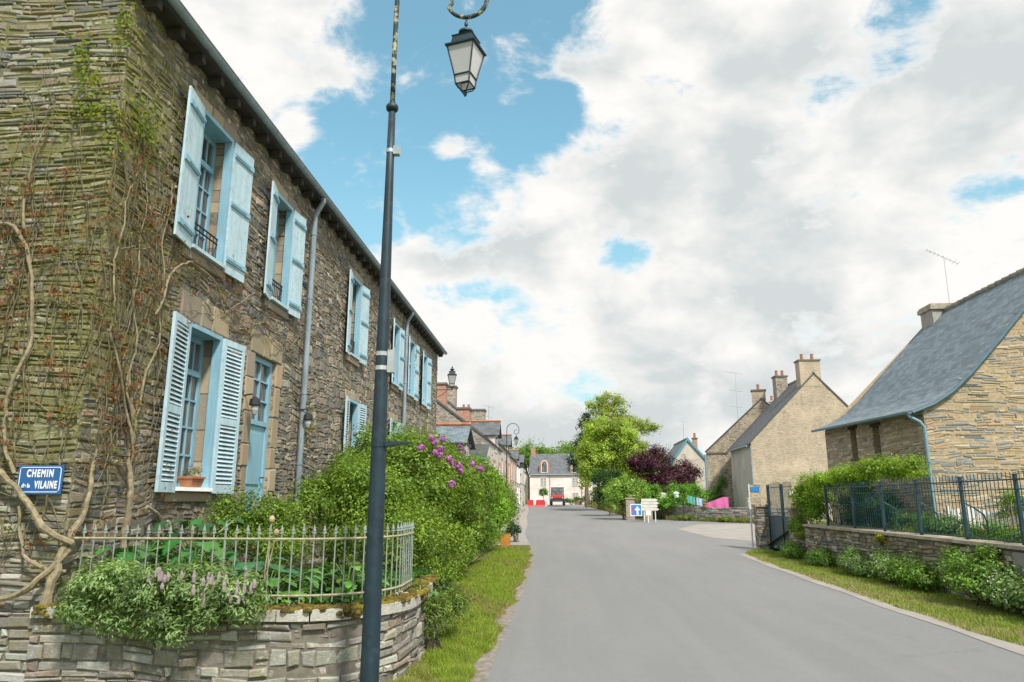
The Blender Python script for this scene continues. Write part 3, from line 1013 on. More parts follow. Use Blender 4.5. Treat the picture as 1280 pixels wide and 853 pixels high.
def make_window(par, a, b, c, d, rows=4, balcony=False, kind='plank'):
    """Recessed casement with glazing bars, blue outer frame flush with the wall."""
    mb = MB()
    w0 = -.19
    P = lambda y, z, w: (HX + w, y, z)
    bx = lambda y0, y1, z0, z1, wa, wb: mb.box((HX + wa, y0, z0), (HX + wb, y1, z1))
    # outer lining at the wall face
    bx(a + .004, a + .055, c + .004, d - .004, -.05, .055)
    bx(b - .055, b - .004, c + .004, d - .004, -.05, .055)
    bx(a + .055, b - .055, d - .06, d - .004, -.28, .055)
    # casement
    bx(a + .004, a + .07, c, d - .06, w0 - .05, w0)
    bx(b - .07, b - .004, c, d - .06, w0 - .05, w0)
    bx(a + .07, b - .07, d - .13, d - .061, w0 - .05, w0)
    bx(a + .07, b - .07, c, c + .10, w0 - .05, w0)
    m_ = (a + b) / 2
    bx(m_ - .045, m_ + .045, c + .10, d - .13, w0 - .05, w0 + .012)
    tr = d - .13 - (d - c) * .2
    bx(a + .07, b - .07, tr - .035, tr + .035, w0 - .045, w0 + .02)
    for s0, s1 in ((a + .07, m_ - .045), (m_ + .045, b - .07)):
        mid = (s0 + s1) / 2
        bx(mid - .011, mid + .011, c + .10, d - .13, w0 - .035, w0 - .008)
        for k in range(1, rows):
            z = c + .10 + (tr - c - .10) * k / rows
            bx(s0, s1, z - .012, z + .012, w0 - .034, w0 - .007)
    fr = mb.build('window', M['blue'], par)
    g = MB()
    g.box((HX + w0 - .032, a + .05, c + .08), (HX + w0 - .026, b - .05, d - .1))
    g.build('pane', M['glass'], fr)
    s = MB()
    s.box((HX + w0, a + .01, c + .001), (HX + .10, b - .01, c + .045))
    s.build('sill', M['blue_pale'] if kind == 'plank' else M['stone_dressed'], fr)
    if balcony:
        r_ = MB()
        z = c + .40
        for wz in (z, z - .07):
            r_.tube([P(a + .06, wz, -.03), P(b - .06, wz, -.03)], .012, 6)
        nb = 8
        for k in range(nb + 1):
            y = a + .07 + (b - a - .14) * k / nb
            r_.tube([P(y, c + .06, -.03), P(y, z, -.03)], .007, 5)
        r_.tube([P(a + .06, c + .09, -.03), P(b - .06, c + .09, -.03)], .01, 6)
        r_.build('window_guard', M['iron_black'], fr)
    return fr


def make_shutter(par, hy, side, z0, z1, wd, ang, kind, heart=False):
    ang = R(ang)
    dx, dy = math.sin(ang), side * math.cos(ang)
    nx, ny = math.cos(ang), -side * math.sin(ang)
    bxx = HX + .045

    def Q(s, z, t_): return (bxx + dx * s + nx * t_, hy + dy * s + ny * t_, z)

    def pb(m_, s0, s1, a, b, t0, t1):
        vs = [Q(s, z, t_) for t_ in (t0, t1) for s, z in ((s0, a), (s1, a), (s1, b), (s0, b))]
        m_.faces(vs, [(3, 2, 1, 0), (4, 5, 6, 7), (0, 1, 5, 4), (1, 2, 6, 5), (2, 3, 7, 6), (3, 0, 4, 7)])
    mb = MB()
    if kind == 'plank':
        n = 4
        for k in range(n):
            pb(mb, .01 + (wd - .01) * k / n + .002, .01 + (wd - .01) * (k + 1) / n - .002, z0 + random.uniform(0, .004), z1 - random.uniform(0, .004), 0, .028)
        pb(mb, .02, wd - .01, z0 + .01, z1 - .01, .002, .02)
        H_ = z1 - z0
        s = mb.build('shutter', M['blue_pale'], par)
        for f in (.10, .52, .90):
            b2 = MB()
            pb(b2, .015, wd - .015, z0 + H_ * f - .035, z0 + H_ * f + .035, .0285, .052)
            pb(b2, .01, wd * .75, z0 + H_ * f - .012, z0 + H_ * f + .012, .053, .060)
            b2.build('batten', M['blue'], s)
    else:
        st = .065
        pb(mb, .01, .01 + st, z0, z1, 0, .036)
        pb(mb, wd - st, wd, z0, z1, 0, .036)
        mid = z0 + (z1 - z0) * .46
        rails = [(z0, z0 + .11), (mid - .045, mid + .045), (z1 - .085, z1)]
        for a, b in rails:
            pb(mb, .01 + st, wd - st, a, b, 0, .034)
        s = mb.build('shutter', M['blue_pale'], par)
        b2 = MB()
        for (a, b) in ((rails[0][1], rails[1][0]), (rails[1][1], rails[2][0])):
            n = max(4, int((b - a) / .052))
            for k in range(n):
                z = a + (b - a) * (k + .5) / n
                vs = [Q(sx_, zz, tt) for sx_ in (.01 + st, wd - st) for zz, tt in ((z + .020, .004), (z + .026, .008), (z - .012, .034), (z - .018, .030))]
                b2.faces(vs, [(0, 1, 2, 3), (7, 6, 5, 4), (0, 4, 5, 1), (1, 5, 6, 2), (2, 6, 7, 3), (3, 7, 4, 0)])
        b2.build('louvre_slats', M['blue_pale'], s)
    for f in (.12, .88):
        h_ = MB()
        z = z0 + (z1 - z0) * f
        h_.tube([(bxx - .01, hy, z - .04), (bxx - .01, hy, z + .04)], .012, 6)
        h_.build('hinge', M['hinge'], s)
    return s


for i, (a, b, c, d) in enumerate(LOW):
    make_window(house, a, b, c, d, 4, False, 'louvre')
    make_shutter(house, a, -1, c - .02, d - .02, .53 if i == 0 else .44, 9, 'louvre')
    make_shutter(house, b, 1, c - .02, d - .02, .53 if i == 0 else .46, 6, 'louvre')
for i, (a, b, c, d) in enumerate(UP):
    make_window(house, a, b, c, d, 4, i < 3, 'plank')
    make_shutter(house, a, -1, c - .03, d - .02, .52 if i == 0 else .42, 9 + i % 2 * 3, 'plank')
    make_shutter(house, b, 1, c - .03, d - .02, .54 if i == 0 else .45, 4 + i % 3 * 2, 'plank')

# front door
a, b, c, d = DOOR
mb = MB()
w0 = -.06
mb.box((HX + w0 - .05, a + .08, c), (HX + w0 - .005, b - .08, 2.72))
mb.box((HX + w0 - .02, a + .18, c + .2), (HX + w0 + .012, b - .18, 1.75))
mb.box((HX + w0 - .02, a + .18, 1.85), (HX + w0 + .012, b - .18, 2.6))
dr = mb.build('door', M['blue_door'], house)
mb = MB()
mb.box((HX + w0 - .06, a + .004, c), (HX + w0 + .02, a + .08, d - .004))
mb.box((HX + w0 - .06, b - .08, c), (HX + w0 + .02, b - .004, d - .004))
mb.box((HX + w0 - .06, a + .08, d - .08), (HX + w0 + .02, b - .08, d - .004))
mb.box((HX + w0 - .06, a + .08, 2.721), (HX + w0 + .03, b - .08, 2.79))
m_ = (a + b) / 2
mb.box((HX + w0 - .03, m_ - .014, 2.79), (HX + w0 + .005, m_ + .014, d - .08))
for z in (3.1, 3.4):
    mb.box((HX + w0 - .03, a + .08, z - .012), (HX + w0 + .003, b - .08, z + .012))
mb.build('door_frame', M['blue'], dr)
mb = MB()
mb.box((HX + w0 - .035, a + .06, 2.76), (HX + w0 - .03, b - .06, d - .06))
mb.build('pane', M['glass'], dr)
mb = MB()
mb.tube([(HX + w0, b - .15, 1.95), (HX + w0 + .07, b - .15, 1.95), (HX + w0 + .07, b - .24, 1.95)], .01, 6)
mb.build('handle', M['iron_black'], dr)

# eaves, gutter, roof
mb = MB()
ry0, ry1 = HY - .16, HY + HL + .22
er, rz = HX + .22, 7.06
ridge_z = rz + .95 * (HD / 2 + .22)
roof_plane(mb, (er, ry0, rz), (er, ry1, rz), (HX - HD / 2, ry1, ridge_z), (HX - HD / 2, ry0, ridge_z), .07)
roof_plane(mb, (HX - HD - .22, ry0, rz), (HX - HD - .22, ry1, rz), (HX - HD / 2, ry1, ridge_z), (HX - HD / 2, ry0, ridge_z), .07)
roof = mb.build('roof', M['slate'], house)
mb = MB()
for k in range(40):
    y = HY + .1 + k * .5
    if y < ry1 - .1:
        mb.box((HX + .04, y, 6.87), (HX + .20, y + .09, 6.97))
mb.box((HX + .0, ry0 + .02, 6.975), (HX + .20, ry1 - .02, 7.0))
mb.build('eaves_timber', M['wood_dark'], house)
mb = MB()
mb.tube([(HX - HD / 2, ry0 + .02, ridge_z + .02), (HX - HD / 2, ry1 - .02, ridge_z + .02)], .10, 8)
mb.build('ridge_tiles', M['ridge_grey'], roof)


def gutter(par, x, y0, y1, z, r=.06, mat='zinc', dz=0.0, side=1):
    mb = MB()
    vs, fs = [], []
    n = 8
    for (y, zz) in ((y0, z), (y1, z + dz)):
        for j in range(n + 1):
            th = math.pi + math.pi * j / n
            vs.append((x + r * math.cos(th), y, zz + r * math.sin(th)))
        for j in range(n + 1):
            th = math.pi + math.pi * j / n
            vs.append((x + (r - .006) * math.cos(th), y, zz + (r - .006) * math.sin(th)))
    m_ = 2 * (n + 1)
    for j in range(n):
        fs.append((j, j + 1, m_ + j + 1, m_ + j))
        fs.append((n + 1 + j, n + 2 + j, m_ + n + 2 + j, m_ + n + 1 + j))
    fs += [(0, n + 1, m_ + n + 1, m_), (n, 2 * n + 1, m_ + 2 * n + 1, m_ + n)]
    for q in (0, m_):
        for j in range(n): fs.append((q + j, q + j + 1, q + n + 2 + j, q + n + 1 + j))
    mb.faces(vs, fs)
    # rolled bead
    mb.tube([(x + side * r, y0, z), (x + side * r, y1, z + dz)], .010, 6)
    return mb.build('gutter', M[mat], par)


gutter(house, HX + .275, ry0, ry1, 7.06, .062)


def downpipe(par, y, z0, join):
    mb = MB()
    xw = HX + .12
    mb.tube([(HX + .275, y, 7.0), (HX + .275, y + .02, 6.93), (xw + .05, y + .05, 6.78), (xw, y + .06, 6.66), (xw, y + .06, z0)], .048, 10)
    for z in join:
        mb.tube([(xw, y + .06, z), (xw, y + .06, z + .045)], .056, 10)
        mb.box((HX, y + .05, z + .01), (xw, y + .07, z + .03))
    return mb.build('downpipe', M['zinc'], par, smooth=False)


downpipe(house, 12.0, .6, (6.3, 5.1, 3.4, 2.2))
downpipe(house, 20.1, .6, (6.3, 4.9, 3.4, 2.2))
# slate-clad dormer far up the roof
mb = MB()
dy, dx0 = 10.0, -5.2
mb.box((dx0 - 1.6, dy, 7.2), (dx0, dy + 1.25, 8.02))
mb.quad([(dx0 + .06, dy - .06, 8.0), (dx0 + .06, dy + .62, 8.27), (dx0 - 2.2, dy + .62, 8.27), (dx0 - 2.2, dy - .06, 8.0)], uv=[(0, 0), (0, .8), (2.2, .8), (2.2, 0)])
mb.quad([(dx0 + .06, dy + 1.31, 8.0), (dx0 + .06, dy + .62, 8.27), (dx0 - 2.2, dy + .62, 8.27), (dx0 - 2.2, dy + 1.31, 8.0)], uv=[(0, 0), (0, .8), (2.2, .8), (2.2, 0)])
mb.quad([(dx0 + .001, dy, 8.02), (dx0 + .001, dy + 1.25, 8.02), (dx0 + .001, dy + .62, 8.0)])
mb.build('dormer', M['slate_far'], roof)
mb = MB()
mb.box((-8.1, 24.6, 10), (-8.9, 25.6, 12.0)); mb.box((-8.0, 24.5, 12.0), (-9.0, 25.7, 12.12))
mb.build('chimney', M['rubble_far'], roof)

# small lamp on the wall beside the door, and the bracket lantern at the far end
mb = MB()
mb.tube([(HX, 9.95, 3.08), (HX + .13, 9.95, 3.10), (HX + .18, 9.95, 3.04)], .012, 6)
mb.lathe([(.02, .06), (.07, .02), (.08, -.06), (.065, -.07)], (HX + .18, 9.95, 3.0), 12)
wl = mb.build('wall_lamp', M['iron_black'], house)
mb = MB()
mb.lathe([(.045, -.02), (.05, -.09), (.03, -.15), (.008, -.17)], (HX + .18, 9.95, 2.96), 12)
mb.build('lamp_glass', M['frosted'], wl)
mb = MB()
mb.tube([(HX, 12.0, 3.12), (HX + .2, 12.0, 3.14), (HX + .24, 12.0, 3.06)], .012, 6)
mb.lathe([(.02, .06), (.07, .02), (.08, -.06), (.065, -.07)], (HX + .24, 12.0, 3.02), 12)
wl = mb.build('wall_lamp', M['iron_black'], house)
mb = MB()
mb.lathe([(.045, -.02), (.05, -.09), (.03, -.15), (.008, -.17)], (HX + .24, 12.0, 2.98), 12)
mb.build('lamp_glass', M['frosted'], wl)

# ------------------------------------------------------------------ lanterns


def lantern_parts(par, c, s=1.0, hang=True, rot=0):
    """Four-sided tapering lantern; c is the middle of the top of the glass. Returns nothing."""
    def rot4(h, z, r_=None):
        r_ = rot if r_ is None else r_
        return [(c[0] + s * h * math.sqrt(2) * math.cos(r_ + R(45 + 90 * k)), c[1] + s * h * math.sqrt(2) * math.sin(r_ + R(45 + 90 * k)), c[2] + s * z) for k in range(4)]
    fr = MB()
    Tq, Bq, Lq = rot4(.165, 0), rot4(.098, -.35), rot4(.085, -.46)
    for k in range(4):
        k2 = (k + 1) % 4
        fr.tube([Tq[k], Bq[k], Lq[k]], .009 * s, 5)
        fr.tube([Tq[k], Tq[k2]], .010 * s, 5)
        fr.tube([Bq[k], Bq[k2]], .009 * s, 5)
        fr.tube([Lq[k], Lq[k2]], .009 * s, 5)
        # curled feet that meet under the glass
        e = (c[0], c[1], c[2] - s * .545)
        m1 = tuple(Lq[k][i] * .75 + e[i] * .25 for i in range(3))
        fr.tube([Lq[k], (m1[0], m1[1], c[2] - s * .50), e], .008 * s, 5)
    fr.lathe([(r_ * s, z_ * s) for r_, z_ in ((.004, -.60), (.02, -.575), (.026, -.555), (.02, -.53), (.008, -.52))], c, 8)
    body = fr.build('lantern_frame', M['iron_pole'], par)
    g = MB()
    T2, B2, L2 = rot4(.158, -.005), rot4(.092, -.35), rot4(.079, -.455)
    for k in range(4):
        k2 = (k + 1) % 4
        g.quad([T2[k], T2[k2], B2[k2], B2[k]])
        g.quad([B2[k], B2[k2], L2[k2], L2[k]])
    g.build('lantern_glass', M['frosted'], body)
    cp = MB()
    rings = [rot4(.185, 0), rot4(.187, .018), rot4(.135, .035), rot4(.120, .135), rot4(.132, .15), rot4(.05, .175)]
    vs = [p for r_ in rings for p in r_]
    fs = [(3, 2, 1, 0)]
    for i in range(len(rings) - 1):
        for k in range(4):
            k2 = (k + 1) % 4
            fs.append((i * 4 + k, i * 4 + k2, i * 4 + 4 + k2, i * 4 + 4 + k))
    fs.append(tuple(len(vs) - 4 + k for k in range(4)))
    cp.faces(vs, fs)
    cc_ = c
    cp.lathe([(.05 * s, .16 * s), (.05 * s, .20 * s), (.09 * s, .225 * s), (.09 * s, .245 * s), (.03 * s, .275 * s), (.014 * s, .29 * s)], cc_, 12)
    if hang:
        cp.tube([(c[0], c[1], c[2] + .28 * s), (c[0], c[1], c[2] + .44 * s)], .010 * s, 6)
        cp.lathe([(.01 * s, .32 * s), (.022 * s, .335 * s), (.022 * s, .37 * s), (.01 * s, .385 * s)], cc_, 8)
    else:
        cp.lathe([(.02 * s, .28 * s), (.035 * s, .30 * s), (.03 * s, .33 * s), (.01 * s, .36 * s), (.003 * s, .40 * s)], cc_, 8)
    cp.build('lantern_cap', M['iron_pole'], body)


def crook_path(x0, y0, z_s, ra, rs, sx=1, n=26):
    """Arch of radius ra from the post, closing into an inward scroll of radius rs."""
    p = []
    for k in range(n + 1):
        th = math.pi - math.pi * k / n
        p.append((x0 + sx * (ra + ra * math.cos(th)), y0, z_s + ra * math.sin(th)))
    cx = x0 + sx * (2 * ra - rs)
    zc = z_s - .13 * ra / .42
    for k in range(0, 30):
        th = -math.radians(k * 11)
        r_ = rs * (1 - .018 * k if k > 14 else 1 - .002 * k)
        p.append((cx + sx * r_ * math.cos(th), y0, zc + r_ * math.sin(th)))
    return p, (cx, y0, zc - rs)


def lamp_post(label, x, y, zb, H=5.08, scale=1.0, group=None, detail=True):
    o = thing('street_lamp', label, 'street lamp', (x, y, zb), group)
    mb = MB()
    mb.lathe([(.105, 0), (.105, .05), (.085, .09), (.073, .14), (.0705, .6), (.065, 1.5), (.058, 2.3), (.047, 3.4), (.036, 4.4), (.031, H - .02)], (x, y, zb), 16, rot=.2)
    mb.lathe([(.05, H - .04), (.056, H - .02), (.056, H), (.04, H + .02)], (x, y, zb), 14)
    mb.tube([(x, y, zb + H), (x, y, zb + H + .05)], .027, 10)
    mb.build('pole', M['iron_pole'], o, smooth=True)
    ra, rs = .42, .19
    zs = zb + 6.28 if H > 5 else zb + H + 1.2
    pth, low = crook_path(x + .01, y, zs, ra, rs)
    pth = [(x, y, zb + H + .02), (x, y, zb + H + .5), (x + .003, y, zb + H + .9)] + pth
    rad = [.026] * 8 + [.025] * (len(pth) - 8)
    rad = [.023 if i < 12 else (.0215 if i < 34 else max(.013, .0215 - (i - 34) * .0004)) for i in range(len(pth))]
    mb = MB()
    mb.tube(pth, rad, 10)
    mb.build('crook_arm', M['lichen_pole'] if detail else M['iron_pole'], o, smooth=True)
    lantern_parts(o, (low[0], low[1], low[2] - .44 * .78), .78, True, R(-17))
    if detail:
        for z, r_ in ((4.62, .0345), (2.78, .0535), (2.66, .0545)):
            mb = MB()
            mb.lathe([(r_, 0), (r_ + .003, .0), (r_ + .003, .035), (r_, .035)], (x, y, zb + z), 16)
            sb_ = mb.build('steel_band', M['steel'], o)
            if z != 2.78:
                mb = MB()
                mb.box((x + r_ - .004, y - .03, zb + z - .02), (x + r_ + .05, y + .03, zb + z + (.06 if z > 3 else .17)))
                mb.build('clamp_box', M['steel'], sb_)
        mb = MB()
        mb.lathe([(.060, 0), (.066, 0), (.066, .05), (.060, .05)], (x, y, zb + 2.03), 16)
        mb.faces([(x + .06, y - .05, zb + 2.075), (x + .27, y - .02, zb + 2.07), (x + .27, y + .02, zb + 2.07), (x + .06, y + .05, zb + 2.075),
                  (x + .06, y - .05, zb + 2.035), (x + .27, y - .02, zb + 2.06), (x + .27, y + .02, zb + 2.06), (x + .06, y + .05, zb + 2.035)],
                 [(0, 1, 2, 3), (7, 6, 5, 4), (0, 4, 5, 1), (1, 5, 6, 2), (2, 6, 7, 3), (3, 7, 4, 0)])
        mb.build('flag_bracket', M['iron_pole'], o)
    return o


lamp_post('tall blue-green lamp post with lichened crook arm, standing in front of the low curved wall', -1.46, 5.8, 0.0)
lamp_post('distant dark lamp post with crook arm, standing before the row of cream houses', -3.62, 50, gz(50), 5.0, detail=False)

o = thing('wall_lantern', 'four-sided lantern on an iron bracket at the far corner of the blue-shuttered house', 'lantern', (HX, 26.1, 5.6))
mb = MB()
mb.tube([(HX - .0, 26.1, 5.62), (HX + .58, 26.1, 5.62)], .016, 6)
mb.tube([(HX - .0, 26.1, 5.35), (HX + .2, 26.1, 5.42), (HX + .42, 26.1, 5.60)], .010, 6)
mb.box((HX - .02, 26.07, 5.3), (HX + .012, 26.13, 5.68))
mb.lathe([(.012, 0), (.03, .02), (.012, .05), (.012, .10)], (HX + .58, 26.1, 5.60), 8)
mb.build('bracket', M['iron_black'], o)
lantern_parts(o, (HX + .58, 26.1, 6.16), 0.92, False, R(10))

# ------------------------------------------------------------------ curved garden wall and railing
gc, gr = (-2.4, 7.28), .95
gw = [(-4.62, 6.40)]
for k in range(1, 9): gw.append((-4.62 + 2.22 * k / 8, 6.40 - .07 * k / 8))
for k in range(1, 15):
    th = R(-90 + 90 * k / 14)
    gw.append((gc[0] + gr * math.cos(th), gc[1] + gr * math.sin(th)))
gw += [(-1.46, 7.8), (-1.52, 8.6), (-1.6, 9.3)]
cum = [0]
for a, b in zip(gw[:-1], gw[1:]): cum.append(cum[-1] + math.dist(a, b))
GWL = cum[-1]


def gpath(u, off=0.0):
    u = max(0.0, min(GWL - 1e-6, u))
    i = 0
    while cum[i + 1] < u: i += 1
    f = (u - cum[i]) / (cum[i + 1] - cum[i])
    a, b = gw[i], gw[i + 1]
    a0 = gw[max(0, i - 1)]; b1 = gw[min(len(gw) - 1, i + 2)]
    t0 = Vector((b[0] - a0[0], b[1] - a0[1])).normalized(); t1 = Vector((b1[0] - a[0], b1[1] - a[1])).normalized()
    tt = (t0 * (1 - f) + t1 * f).normalized()
    return a[0] + (b[0] - a[0]) * f + tt.y * off, a[1] + (b[1] - a[1]) * f - tt.x * off


def Pg(u, v, w):
    x, y = gpath(u, w)
    return (x, y, v)


gwall = thing('garden_wall', 'low curved grey stone wall with yellow moss on its coping, below the iron railing', 'wall', (-2.4, 6.35, 0))
mb = MB()
N = 40
for i in range(N):
    a, b = GWL * i / N, GWL * (i + 1) / N
    mb.quad([Pg(a, 0, 0), Pg(b, 0, 0), Pg(b, .66, 0), Pg(a, .66, 0)])
    mb.quad([Pg(a, .66, 0), Pg(b, .66, 0), Pg(b, .66, -.30), Pg(a, .66, -.30)])
    mb.quad([Pg(a, .3, -.3), Pg(b, .3, -.3), Pg(b, .66, -.30), Pg(a, .66, -.30)])
mb.build('wall_core', M['mortar_grey'], gwall)
mb = MB()
stones(mb, Pg, GWL, lambda u: .60, [], (.03, .095), (.10, .42), (.0, .04), .006,
       pal_from([(.26, .21, .17), (.27, .25, .22), (.36, .345, .30), (.28, .265, .225), (.42, .405, .36), (.20, .18, .15), (.31, .285, .235)], .2), lambda u, v: .25, .016, 21)
mb.build('stonework', M['stone_low'], gwall)
mb = MB()
rg = random.Random(5)
u = 0
while u < GWL - .05:
    ll = min(rg.uniform(.22, .5), GWL - u)
    n = 3
    for k in range(n):
        a, b = u + ll * k / n, u + ll * (k + 1) / n
        if k == 0: a += .006
        if k == n - 1: b -= .006
        c_ = rg.choice([(.46, .44, .38), (.38, .36, .30), (.52, .50, .44)])
        vs = [Pg(x, z, w) for w in (.055, -.32) for x, z in ((a, .612), (b, .612), (b, .70), (a, .70))]
        mb.faces(vs, [(0, 1, 2, 3), (7, 6, 5, 4), (0, 4, 5, 1), (1, 5, 6, 2), (2, 6, 7, 3), (3, 7, 4, 0)], c_, .1)
    u += ll
mb.build('coping', M['stone_low'], gwall)
# moss cushions
m, t, p, _ = new_mat('moss_cushion')
co = t.add('ShaderNodeTexCoord').outputs['Object']
c = t.mix(t.ramp(t.noise(co, 9, 6, .7), .4, .62), (.07, .04, .012), (.26, .20, .012))
c = t.mix(t.ramp(t.noise(co, 60, 4, .7), .5, .7, 0, .5), c, (.40, .33, .03))
t.put(p.inputs['Base Color'], c)
p.inputs['Roughness'].default_value = 1
bump(t, p, t.noise(co, 90, 5, .8), 1, .02)
M['moss'] = m
mb = MB()
rg = random.Random(8)
for k in range(620):
    u = rg.uniform(0.05, GWL - .1)
    side = rg.random()
    w = rg.uniform(-.22, .05)
    z = .70
    r_ = rg.uniform(.02, .055)
    if math.sin(u * 5.0) + .5 * math.sin(u * 11 + 1) > .3 and side < .5:
        w = .055; z = rg.uniform(.63, .70); r_ = rg.uniform(.015, .04)
    x, y, z = Pg(u, z, w)
    mb.lathe([(r_, -r_ * .3), (r_ * .9, r_ * .25), (r_ * .5, r_ * .5), (r_ * .1, r_ * .58)], (x, y, z), 7, rot=rg.uniform(0, 1))
mb.build('moss_cushions', M['moss'], gwall, smooth=True)

rail = thing('iron_railing', 'rusty pale iron railing with spear tips along the curved garden wall', 'railing', (-2.4, 6.5, .7))
off = -.10
bars = MB(); posts = MB(); hr = MB()
nb = int((GWL - 1.8) / .1035)
for k in range(nb + 1):
    u = .30 + k * .1035
    x, y, _ = Pg(u, 0, off)
    post = k % 14 == 13
    mbb = posts if post else bars
    r_ = .011 if post else .0065
    zt = 1.345 if post else 1.315
    lean = rg.uniform(-.006, .006)
    mbb.tube([(x, y, .70 if post else .745), (x + lean, y, zt)], r_, 6)
    mbb.lathe([(r_, 0), (.016, .012), (.008, .022), (.016, .036), (.010, .055), (.002, .088)], (x + lean, y, zt - .004), 6, sy=.6)
    mbb.tube([(x + lean - .02, y, zt + .010), (x + lean - .010, y, zt + .022), (x + lean + .010, y, zt + .022), (x + lean + .02, y, zt + .010)], .004, 4)
for z, r_ in ((1.275, .0125), (.80, .0115)):
    pts = [Pg(.22 + (nb * .1035 + .12) * k / 60, z, off) for k in range(61)]
    hr.tube(pts, r_, 6)
bars.build('bar', M['rust_iron'], rail)
posts.build('post', M['rust_iron'], rail)
hr.build('rail', M['rust_rail'], rail)

# ------------------------------------------------------------------ name plate, pot, vine
o = thing('street_sign', 'blue enamel street name plate with white lettering, partly behind a vine stem', 'street sign', (-4.74, 6.43, 1.80))
mb = MB()
sx0, sx1, sz0, sz1, sy = -4.965, -4.535, 1.665, 1.925, 6.415
mb.box((sx0, sy, sz0), (sx1, sy + .012, sz1))
mb.build('plate', M['sign_blue'], o)
mb = MB()
e, wd = .016, .007
mb.box((sx0 + e + .02, sy - .003, sz1 - e - wd), (sx1 - e - .02, sy - .0005, sz1 - e))
mb.box((sx0 + e + .02, sy - .003, sz0 + e), (sx1 - e - .02, sy - .0005, sz0 + e + wd))
mb.box((sx0 + e, sy - .003, sz0 + e + .02), (sx0 + e + wd, sy - .0005, sz1 - e - .02))
mb.box((sx1 - e - wd, sy - .003, sz0 + e + .02), (sx1 - e, sy - .0005, sz1 - e - .02))
for cx_, cz_, a0, a1 in ((sx0 + e, sz1 - e, 0, 1), (sx1 - e, sz1 - e, 0, 1), (sx0 + e, sz0 + e, 0, 1), (sx1 - e, sz0 + e, 0, 1)):
    dx_ = .02 if cx_ < -4.75 else -.02
    dz_ = -.02 if cz_ > 1.8 else .02
    mb.tube([(cx_ + (wd / 2 if dx_ > 0 else -wd / 2), sy - .002, cz_ + dz_), (cx_ + dx_ , sy - .002, cz_ + (wd / 2 if dz_ > 0 else -wd / 2))], .0035, 5)
mb.build('border', M['sign_white'], o)


def text_obj(body, size, loc, rot, mat, parent, name='lettering', ext=.0015, space=1.0, sxx=1.0, bold=0.0):
    cu = bpy.data.curves.new(name + '_curve', 'FONT')
    cu.body = body
    cu.size = size
    cu.align_x = 'CENTER'
    cu.align_y = 'CENTER'
    cu.extrude = ext
    cu.space_character = space
    cu.offset = bold
    tmp = bpy.data.objects.new(name + '_curve', cu)
    COL.objects.link(tmp)
    bpy.context.view_layer.update()
    me = bpy.data.meshes.new_from_object(tmp.evaluated_get(bpy.context.evaluated_depsgraph_get()))
    bpy.data.objects.remove(tmp)
    bpy.data.curves.remove(cu)
    me.materials.clear()
    me.materials.append(mat)
    ob = bpy.data.objects.new(name, me)
    ob.parent = parent
    off = Vector((0, 0, 0))
    q = parent
    while q is not None:
        off += q.location
        q = q.parent
    ob.location = Vector(loc) - off
    ob.rotation_euler = rot
    ob.scale = (sxx, 1, 1)
    COL.objects.link(ob)
    return ob


text_obj('CHEMIN', .092, (-4.75, sy - .003, 1.848), (R(90), 0, 0), M['sign_white'], o, space=1.3, sxx=.62, bold=.004)
text_obj('de la', .052, (-4.875, sy - .003, 1.74), (R(90), 0, 0), M['sign_white'], o, sxx=.8, bold=.002)
text_obj('VILAINE', .09, (-4.685, sy - .003, 1.745), (R(90), 0, 0), M['sign_white'], o, space=1.25, sxx=.55, bold=.004)

o = thing('flower_pot', 'small terracotta trough of dry plants on the ground-floor window sill', 'flower pot', (-4.48, 8.68, 1.77))
mb = MB()
mb.faces([(-4.56, 8.56, 1.77), (-4.42, 8.56, 1.77), (-4.42, 8.80, 1.77), (-4.56, 8.80, 1.77), (-4.58, 8.53, 1.87), (-4.40, 8.53, 1.87), (-4.40, 8.83, 1.87), (-4.58, 8.83, 1.87)],
         [(3, 2, 1, 0), (4, 5, 6, 7), (0, 1, 5, 4), (1, 2, 6, 5), (2, 3, 7, 6), (3, 0, 4, 7)])
mb.box((-4.59, 8.52, 1.87), (-4.39, 8.84, 1.895))
mb.build('pot', M['terracotta'], o)
foliage('foliage', o, [(-4.49, 8.68, 1.93, .07, .14, .07)], 260, .035, (.20, .14, .07), (.16, .18, .07), clump=.05, seed=4, asp=.3)


def Pv(s, v, w):
    """Vine coordinates: s < 0 runs along the end wall, s > 0 along the street front."""
    w += .03
    if s < -.1: return (HX + s, HY - w, v)
    if s > .1: return (HX + w, HY + s, v)
    f = (s + .1) / .2                                     # round the corner
    g = .5 * math.sin(math.pi * f) * .2
    return (HX - .1 * (1 - f) + w * f + g * .5, HY - w * (1 - f) + .1 * f - g * .5, v)


vine = thing('climbing_vine', 'old climbing vine of bare twisting stems with young leaves, clinging to the house corner', 'vine', (HX, HY - .1, .6))
mb = MB()
rg = random.Random(42)
nodes = []


def interp_path(pts, step=.09, wob=.02):
    out = []
    for (a, b) in zip(pts[:-1], pts[1:]):
        n = max(2, int(math.dist(a, b) / step))
        for k in range(n):
            f = k / n
            out.append((a[0] + (b[0] - a[0]) * f, a[1] + (b[1] - a[1]) * f))
    out.append(pts[-1])
    # smooth
    for _ in range(9):
        out = [out[0]] + [((out[i - 1][0] + out[i][0] * 2 + out[i + 1][0]) / 4, (out[i - 1][1] + out[i][1] * 2 + out[i + 1][1]) / 4) for i in range(1, len(out) - 1)] + [out[-1]]
    return [(x + rg.uniform(-wob, wob), y + rg.uniform(-wob, wob)) for x, y in out]


